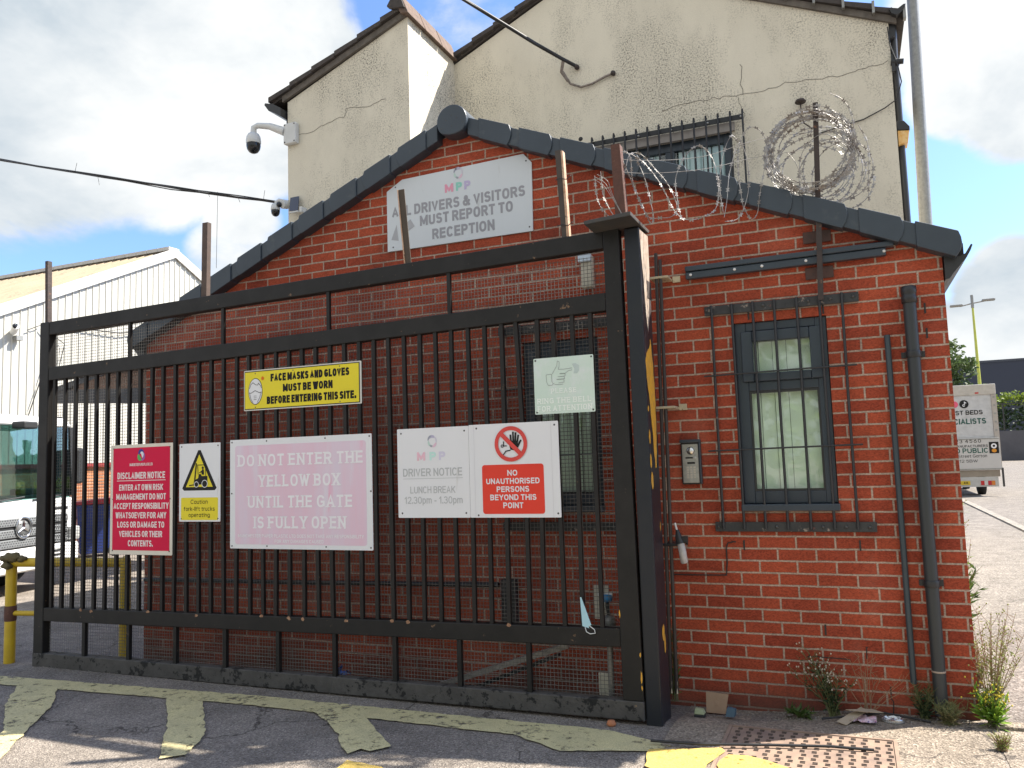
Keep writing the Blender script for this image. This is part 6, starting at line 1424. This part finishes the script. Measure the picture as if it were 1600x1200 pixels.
tree('dark green broadleaf tree half hidden behind the brick corner', (4.7, 45.5, 0), 4.0, [(0, 0, 6.6, 1.0, 1.0, .9), (.5, .2, 5.7, 1.0, 1.0, .7), (.25, 0, 4.8, 1.0, .9, .7), (-1.2, .5, 6.2, 1.3, 1.2, 1.2), (.9, .1, 4.0, .8, .8, .9), (.2, 0, 3.3, 1.2, 1, .9)], 230, .16, LEAF_A)
nb = thing('navy_shed', 'long dark navy flat roofed industrial building in the far distance', 'building', (40, 122, 0))
MB().box(10, 110, 120, 150, 0, 12.6).build('wall', mat('navy_cladding', (.022, .03, .055), .5, col2=(.027, .036, .063), nscale=.4), nb); MB().box(9.9, 110.1, 119.9, 150, 12.6, 12.9).build('parapet', mat('navy_trim', (.05, .06, .085), .5), nb)
rw = thing('grey_boundary_wall', 'grey retaining wall across the far end of the road with black railings on top', 'wall', (16, 80, 0))
MB().hexa([(7, 80, -.1), (60, 84, -.1), (60, 84.4, -.1), (7, 80.4, -.1), (7, 80, 2.7), (60, 84, 2.9), (60, 84.4, 2.9), (7, 80.4, 2.7)]).build('wall', mat('grey_wall', (.10, .10, .115), .9, col2=(.075, .075, .088), nscale=.8), rw)
for k in range(26):
    x = 7.3 + k * 1.75; y = 80.2 + (x - 7) * .0755; MB().box(x - .06, x + .06, y - .06, y + .06, 2.65, 5.3).build('railing_post', BLACKP, rw)
MB().hexa([(7, 80.15, 5.15), (60, 84.15, 5.3), (60, 84.2, 5.3), (7, 80.2, 5.15), (7, 80.15, 5.25), (60, 84.15, 5.4), (60, 84.2, 5.4), (7, 80.2, 5.25)]).build('railing', BLACKP, rw)
hg = thing('roadside_hedge', 'bright yellow-green hedge top above dark foliage behind the far railings', 'hedge', (16, 82, 2.7))
lf = MB(); ld = MB()
for k in range(16):
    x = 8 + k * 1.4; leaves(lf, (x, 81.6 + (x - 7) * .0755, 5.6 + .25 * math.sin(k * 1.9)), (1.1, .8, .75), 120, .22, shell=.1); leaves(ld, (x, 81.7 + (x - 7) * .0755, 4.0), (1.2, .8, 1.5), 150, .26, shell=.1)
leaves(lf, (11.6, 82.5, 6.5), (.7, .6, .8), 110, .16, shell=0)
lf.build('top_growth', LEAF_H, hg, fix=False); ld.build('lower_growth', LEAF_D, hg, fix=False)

# belt of trees across the street behind the camera: it shows as the green mirrored in the window glass
random.seed(21)
lf = MB()
for k in range(12):
    x = -8 + k * 1.7
    leaves(lf, (x, -17 + random.uniform(-.6, .6), 2.2), (1.4, 1.0, 1.8), 170, .24, shell=.1); leaves(lf, (x + .5, -17.3, 4.6 + random.uniform(-.8, .8)), (1.5, 1.1, 1.5), 170, .24, shell=.1)
tag(lf.build('tree_belt', LEAF_Y, fix=False), kind='stuff')

# ================================================================== GROUND THINGS
random.seed(9)
mh = thing('access_cover', 'rusty rectangular steel access cover with raised slots in the pavement', 'access cover', (-.88, -.75, 0))


def cover_mat():
    mt, nt, N, L, P = nodes_of('cover_plate'); P.inputs['Roughness'].default_value = .75
    tc = N.new('ShaderNodeTexCoord'); nz = N.new('ShaderNodeTexNoise'); nz.inputs['Scale'].default_value = 9; nz.inputs['Detail'].default_value = 7; L.new(tc.outputs['Object'], nz.inputs['Vector'])
    mx = N.new('ShaderNodeMix'); mx.data_type = 'RGBA'; mr = N.new('ShaderNodeMapRange'); L.new(nz.outputs['Fac'], mr.inputs['Value']); mr.inputs['From Min'].default_value = .35; mr.inputs['From Max'].default_value = .68; L.new(mr.outputs[0], mx.inputs[0]); mx.inputs[6].default_value = (.30, .21, .15, 1); mx.inputs[7].default_value = (.20, .14, .11, 1)
    L.new(mx.outputs[2], P.inputs['Base Color']); b = N.new('ShaderNodeBump'); b.inputs['Strength'].default_value = .5; b.inputs['Distance'].default_value = .004; L.new(nz.outputs['Fac'], b.inputs['Height']); L.new(b.outputs[0], P.inputs['Normal']); return mt


CVM = cover_mat()
MB().box(-1.295, -.47, -1.35, -.505, -.02, .006).build('plate', CVM, mh)
tr = MB()
for i in range(14):
    for j in range(16):
        x = -1.27 + i * .0585 + (.010 if j % 2 else 0); y = -1.325 + j * .052
        if random.random() < .05: continue
        for q in (0, 1): tr.box(x, x + .024, y + q * .019, y + q * .019 + .006, .0062, .0095)
tr.build('tread_slot', mat('slot_dark', (.075, .055, .045), .95), mh)  # slots drawn as dark brown bars on the plate
MB().box(-1.315, -1.297, -1.37, -.485, -.02, .011).box(-.468, -.45, -1.37, -.485, -.02, .011).box(-1.297, -.468, -.503, -.485, -.02, .011).build('frame', CVM, mh)

tag(MB().tube([(-1.665, -.935, .030), (-1.39, -.895, .026), (-1.08, -.795, .022), (-.77, -.715, .02), (-.565, -.70, .018)], .0075, 8).build('black_rod', BLACKP), 'long thin black plastic rod lying across the pavement and access cover', 'rod')
# litter
cb = thing('cardboard_scrap', 'torn brown cardboard scrap propped against the foot of the brick wall', 'cardboard', (-1.43, -.14, -.03))
MB().hexa([(-1.50, -.16, -.035), (-1.385, -.16, -.035), (-1.385, -.155, -.035), (-1.50, -.155, -.035), (-1.505, -.11, .075), (-1.37, -.10, .065), (-1.37, -.095, .065), (-1.505, -.105, .075)]).build('sheet', mat('brown_card', (.36, .24, .15), .9, col2=(.30, .19, .12), nscale=14), cb)
MB().hexa([(-1.37, -.26, -.02), (-1.32, -.255, -.02), (-1.315, -.215, -.02), (-1.365, -.215, -.02), (-1.36, -.245, .028), (-1.315, -.24, .024), (-1.31, -.215, .022), (-1.36, -.21, .028)]); bx = MB().hexa([(-1.37, -.26, -.02), (-1.32, -.255, -.02), (-1.315, -.215, -.02), (-1.365, -.215, -.02), (-1.36, -.245, .028), (-1.315, -.24, .024), (-1.31, -.215, .022), (-1.36, -.21, .028)]).build('crushed_carton', mat('slate_blue_card', (.07, .12, .16), .7)); tag(bx, 'small crushed slate blue carton on the ground beside the cardboard scrap', 'carton')
lm = thing('broken_lamp', 'small broken pale green and black plastic lamp piece at the foot of the rods', 'debris', (-1.51, -.28, -.03))
MB().hexa([(-1.55, -.30, -.01), (-1.49, -.30, -.01), (-1.485, -.25, -.01), (-1.55, -.25, -.01), (-1.545, -.29, .022), (-1.50, -.29, .018), (-1.495, -.26, .018), (-1.545, -.255, .022)]).build('top', mat('pale_green_plastic', (.40, .44, .26), .5), lm, bevel=.004)
MB().box(-1.55, -1.485, -.305, -.25, -.04, -.011).build('base', BLACKP, lm, bevel=.004)
tin = thing('foil_lid', 'crumpled silver foil tray lying on the pavement below the downpipe', 'foil tray', (-.45, -.16, 0))
mb = MB(); n = 22; rings = [(0.0, .016), (.35, .02), (.7, .014), (.9, .026), (1.0, .022), (1.02, .008), (.9, .005)]
vs = []; fs = []
for r_, h_ in rings:
    for k in range(n):
        a = 2 * math.pi * k / n; vs.append((-.455 + .058 * r_ * math.cos(a), -.16 + .042 * r_ * math.sin(a), h_ + random.uniform(-.004, .004) * (r_ < 1)))
for i in range(len(rings) - 1):
    for k in range(n): fs.append((i * n + k, i * n + (k + 1) % n, (i + 1) * n + (k + 1) % n, (i + 1) * n + k))
mb.add(vs, fs, 0, False).build('foil', mat('foil', (.62, .64, .66), .28, metal=.8, col2=(.5, .5, .5), nscale=30), tin)
wr = thing('pink_wrapper', 'crushed pink and white wrapper under a flap of card by the wall weeds', 'wrapper', (-.6, -.2, 0))
mb = MB(); xs2 = [-.68 + .02 * i for i in range(8)]; ys2 = [-.26 + .02 * i for i in range(6)]
vs = [(x, y + random.uniform(-.004, .004), .012 + .022 * random.random()) for y in ys2 for x in xs2]; fs = [(j * 8 + i, j * 8 + i + 1, (j + 1) * 8 + i + 1, (j + 1) * 8 + i) for j in range(5) for i in range(7)]
mb.add(vs, fs).build('wrapper', mat('wrapper_print', (.55, .30, .34), .3, col2=(.62, .56, .60), nscale=30, spots=[((.10, .08, .25), 22, .6, .02), ((.5, .03, .06), 26, .62, .02)]), wr)
MB().hexa([(-.75, -.27, .012), (-.70, -.30, .004), (-.58, -.14, .05), (-.62, -.11, .055), (-.75, -.27, .015), (-.70, -.30, .007), (-.58, -.14, .053), (-.62, -.11, .058)]).hexa([(-.70, -.2, .06), (-.60, -.22, .062), (-.50, -.15, .045), (-.56, -.11, .05), (-.70, -.2, .063), (-.60, -.22, .065), (-.50, -.15, .048), (-.56, -.11, .053)]).build('card_flap', mat('tan_card', (.42, .34, .24), .9), wr)
tag(MB().tube([(-.83, -.24, .012), (-.66, -.17, .022), (-.5, -.09, .03), (-.35, -.10, .016), (-.26, -.13, .012)], .006, 6).build('dark_stick', CABLE), 'thin dark stick lying behind the foil tray at the wall foot', 'stick')
mk = thing('face_mask', 'pale blue disposable face mask hooked on a gate bar near the right stile', 'face mask', (-2.09, -.615, .5))
MB().hexa([(-2.128, -.618, .545), (-2.085, -.622, .535), (-2.085, -.617, .535), (-2.128, -.613, .545), (-2.136, -.620, .715), (-2.130, -.622, .715), (-2.130, -.617, .715), (-2.136, -.615, .715)]).hexa([(-2.090, -.624, .545), (-2.070, -.626, .555), (-2.070, -.621, .555), (-2.090, -.619, .545), (-2.132, -.623, .715), (-2.127, -.624, .715), (-2.127, -.619, .715), (-2.132, -.618, .715)]).build('mask_body', mat('mask_blue', (.36, .62, .74), .8, col2=(.46, .68, .77), nscale=10), mk)
MB().tube([(-2.110, -.622, .54), (-2.10, -.63, .515), (-2.075, -.635, .505), (-2.045, -.63, .51), (-2.05, -.63, .53), (-2.082, -.625, .55)], .003, 6).build('ear_loop', WHITEP, mk)
mv = thing('water_valve', 'grey pipe valve with a blue and white cap behind the gate', 'valve', (-2.02, -.42, .0))
MB().tube([(-2.02, -.42, .05), (-2.02, -.42, .50)], .02, 12).lathe([(.0, .46), (.03, .465), (.045, .50), (.048, .54), (.03, .575), (0, .58)], (-2.02, -.42, 0), 16).build('meter_body', mat('pewter', (.30, .29, .27), .4, metal=.4), mv)
MB().lathe([(0, .66), (.035, .66), (.04, .70), (0, .705)], (-2.03, -.42, 0), 14).build('blue_cap', mat('cyan_cap', (.03, .26, .58), .4), mv); MB().box(-2.085, -1.99, -.43, -.41, .69, .715).build('cap_tape', WHITEP, mv, bevel=.006)
MB().tube([(-2.02, -.42, .57), (-2.03, -.42, .67)], .012, 8).build('spindle', BLACKP, mv)
tag(MB().box(-2.235, -2.135, -.02, -.004, .47, .69).build('wall_plate', mat('dirty_cream_plastic', (.55, .52, .42))), 'upright dirty cream plate fixed to the bricks beside the blue capped valve', 'plate')
tag(MB().box(-2.11, -2.04, -.40, -.385, .08, .22).build('pale_block', mat('dirty_cream_plastic', (.55, .52, .42)), bevel=.006), 'pale rectangular card low behind the mesh at the right end of the gate', 'card')
lb = thing('angle_iron', 'grey steel angle iron leaning low behind the gate mesh', 'metal bar', (-2.8, -.3, 0))
MB().hexa([(-3.28, -.33, .015), (-3.28, -.28, .015), (-2.33, -.28, .335), (-2.33, -.33, .335), (-3.28, -.33, .05), (-3.28, -.28, .05), (-2.33, -.28, .372), (-2.33, -.33, .372)]).build('bar', mat('grey_steel', (.36, .34, .31), .6, metal=.2, col2=(.22, .20, .18), nscale=16), lb)
MB().hexa([(-3.05, -.25, .0), (-3.05, -.21, .0), (-2.42, -.21, .26), (-2.42, -.25, .26), (-3.05, -.25, .025), (-3.05, -.21, .025), (-2.42, -.21, .285), (-2.42, -.25, .285)]).build('brace', BLACKP, lb)
bl2 = MB(); leaves(bl2, (-3.98, -.42, .06), (.06, .04, .07), 26, .045, shell=0); tag(bl2.build('blue_bag', mat('blue_plastic_bag', (.03, .07, .28), .4, col2=(.05, .12, .36), nscale=20), fix=False), 'crumpled blue plastic bag behind the bottom mesh of the gate', 'litter')
wl = MB(); leaves(wl, (-3.33, -.47, .03), (.07, .03, .03), 22, .035, shell=0); tag(wl.build('white_scrap', mat('white_scrap', (.55, .55, .52), .8), fix=False), 'white crumpled scrap beside the leaning angle iron behind the gate', 'litter')
sp2 = MB(); sp2.lathe([(0, .02), (.02, .02), (.03, .0), (.02, -.01)], (-1.955, -.68, .012), 10); tag(sp2.build('orange_peel', mat('orange_peel', (.5, .19, .08), .8, col2=(.35, .14, .07), nscale=30)), 'small orange scrap on the ground in front of the gate corner', 'litter')

# gravelly grit along the wall foot
gr = MB()
for _ in range(900):
    x = random.uniform(-1.62, -.05); y = -.02 - abs(random.gauss(0, .06)); 
    if random.random() < .3: x = random.uniform(-1.1, -.8); y = random.uniform(-.2, -.05)
    s = random.uniform(.003, .009); z = gz(x, y) + .006
    p = [Vector((x + random.uniform(-s, s), y + random.uniform(-s, s), z + random.uniform(0, s))) for _ in range(4)]
    gr.add(p, [(0, 1, 2), (0, 2, 3), (0, 3, 1), (1, 3, 2)])
for _ in range(500):
    x = random.uniform(-6.8, -1.7); y = random.uniform(-.72, -.5); s = random.uniform(.003, .008); z = gz(x, y) + .004
    p = [Vector((x + random.uniform(-s, s), y + random.uniform(-s, s), z + random.uniform(0, s))) for _ in range(4)]
    gr.add(p, [(0, 1, 2), (0, 2, 3), (0, 3, 1), (1, 3, 2)])
tag(gr.build('grit', mat('grit', (.22, .20, .17), .9, col2=(.38, .36, .32), nscale=60), fix=False), kind='stuff')


def weed(name, label, base, stems, hgt, spread, ml, ms, leaf=.018, nleaf=14, flower=None, cat='weed', lean=(0, 0), twig=True):
    t = thing(name, label, cat, base); st = MB(); lf = MB(); fl_ = MB(); bx, by, bz = base
    for k in range(stems):
        a = random.uniform(0, 2 * math.pi); h = hgt * random.uniform(.55, 1.05); sp_ = spread * random.uniform(.2, 1)
        dx, dy = math.cos(a) * sp_ + lean[0] * h, math.sin(a) * sp_ * .5 + lean[1] * h
        if by + dy > -.015 and bx < 0: dy = -.015 - by - random.uniform(0, .03)
        P = [Vector((bx + random.uniform(-.03, .03), by + random.uniform(-.02, .02), bz)), Vector((bx + dx * .4, by + dy * .4, bz + h * .5)), Vector((bx + dx, by + dy, bz + h))]
        st.tube(P, [.0028, .002, .001], 5)
        for q in range(nleaf):
            tt_ = random.uniform(.1, 1); p = P[0].lerp(P[1], tt_ * 2) if tt_ < .5 else P[1].lerp(P[2], tt_ * 2 - 1)
            d = Vector((random.uniform(-1, 1), random.uniform(-1, .6), random.uniform(-.1, 1))).normalized(); n = d.cross(Vector((random.uniform(-1, 1), random.uniform(-1, 1), 1))).normalized()
            L_ = leaf * random.uniform(.6, 1.6) * (1.3 - tt_ * .6)
            lf.add([p, p + d * L_ + n * L_ * .22, p + d * L_ * 2, p + d * L_ - n * L_ * .22], [(0, 1, 2, 3)])
        if twig:
            for q in range(4):
                p = P[1].lerp(P[2], random.uniform(.2, 1)); e = p + Vector((random.uniform(-1, 1) * .06, random.uniform(-.5, .2) * .05, random.uniform(.02, .07))); st.tube([p, e], [.0014, .0008], 4)
                if flower: fl_.lathe([(0, .006), (.0045, .003), (.003, -.004), (0, -.005)], e, 6)
    st.build('stem', ms, t); lf.build('leaf', ml, t, fix=False)
    if flower: fl_.build('seed_head', flower, t)
    return t


LEAF_B = leaf_mat('bright_dock', (.26, .40, .04), (.12, .24, .04))
LEAF_G = leaf_mat('grass_blade', (.34, .36, .10), (.22, .28, .08))
STEMG = mat('green_stem', (.14, .16, .06), .7); STEMD = mat('dry_stem', (.30, .19, .11), .8); SEED = mat('seed_fluff', (.55, .50, .40), .95); YFL = mat('yellow_flower', (.75, .60, .05), .6); SEEDY = mat('green_bud', (.30, .32, .10), .8)
weed('groundsel_weed', 'grey-green weed with fluffy white seed heads at the foot of the brick wall', (-.76, -.10, -.01), 22, .36, .20, LEAF_D, STEMG, .018, 16, SEED, lean=(-.35, 0))
weed('dry_twig_weed', 'bare brown dried weed spreading its twigs right of the fluffy weed', (-.585, -.09, 0), 13, .36, .30, LEAF_DRY, STEMD, .006, 2, None)
weed('dandelion_leaves', 'flat bright green dandelion rosette on the pavement left of the fluffy weed', (-.95, -.15, -.02), 14, .05, .10, LEAF_W, STEMG, .028, 6, None, twig=False)
weed('pipe_foot_weed', 'dull green weed tuft growing between the waste pipe and the downpipe foot', (-.28, -.05, 0), 16, .20, .10, LEAF_D, STEMG, .016, 16, None)
weed('corner_moss_weed', 'low pale weed clump in front of the downpipe foot', (-.17, -.12, 0), 20, .11, .11, LEAF_DRY, STEMG, .018, 12, None)
weed('tall_corner_weed', 'tall sunlit fleabane weed growing at the brick corner beside the footpath', (.06, -.02, 0), 26, .60, .17, LEAF_G, STEMD, .013, 34, SEEDY, lean=(.12, .1))
weed('corner_dock_weed', 'broad leaved bright green weed with yellow and pink flowers at the brick corner', (.05, -.08, 0), 26, .19, .10, LEAF_B, STEMG, .034, 8, YFL)
weed('kerb_grass', 'yellow-green grass tuft in the joint between pavement and forecourt', (.035, -.47, 0), 40, .09, .06, LEAF_G, STEMD, .010, 8, None, twig=False)
weed('far_corner_weed', 'yellow-green straggling weed along the far end of the brick wall', (.10, 1.6, 0), 18, 1.15, .18, LEAF_Y, STEMD, .03, 22, SEEDY)
weed('far_bush', 'dark green low weed at the foot of the side wall of the brick office', (.12, 2.4, 0), 20, .5, .25, LEAF_W, STEMG, .05, 14, None)
weed('wall_creeper', 'small green creeper climbing between the gate post and the rods', (-1.69, -.10, 0), 9, .52, .03, LEAF_W, STEMG, .022, 12, None, cat='creeper')
weed('side_wall_grass', 'dry grass fringe along the footpath edge of the brick office', (.09, .7, 0), 24, .3, .10, LEAF_DRY, STEMD, .014, 12, SEEDY)
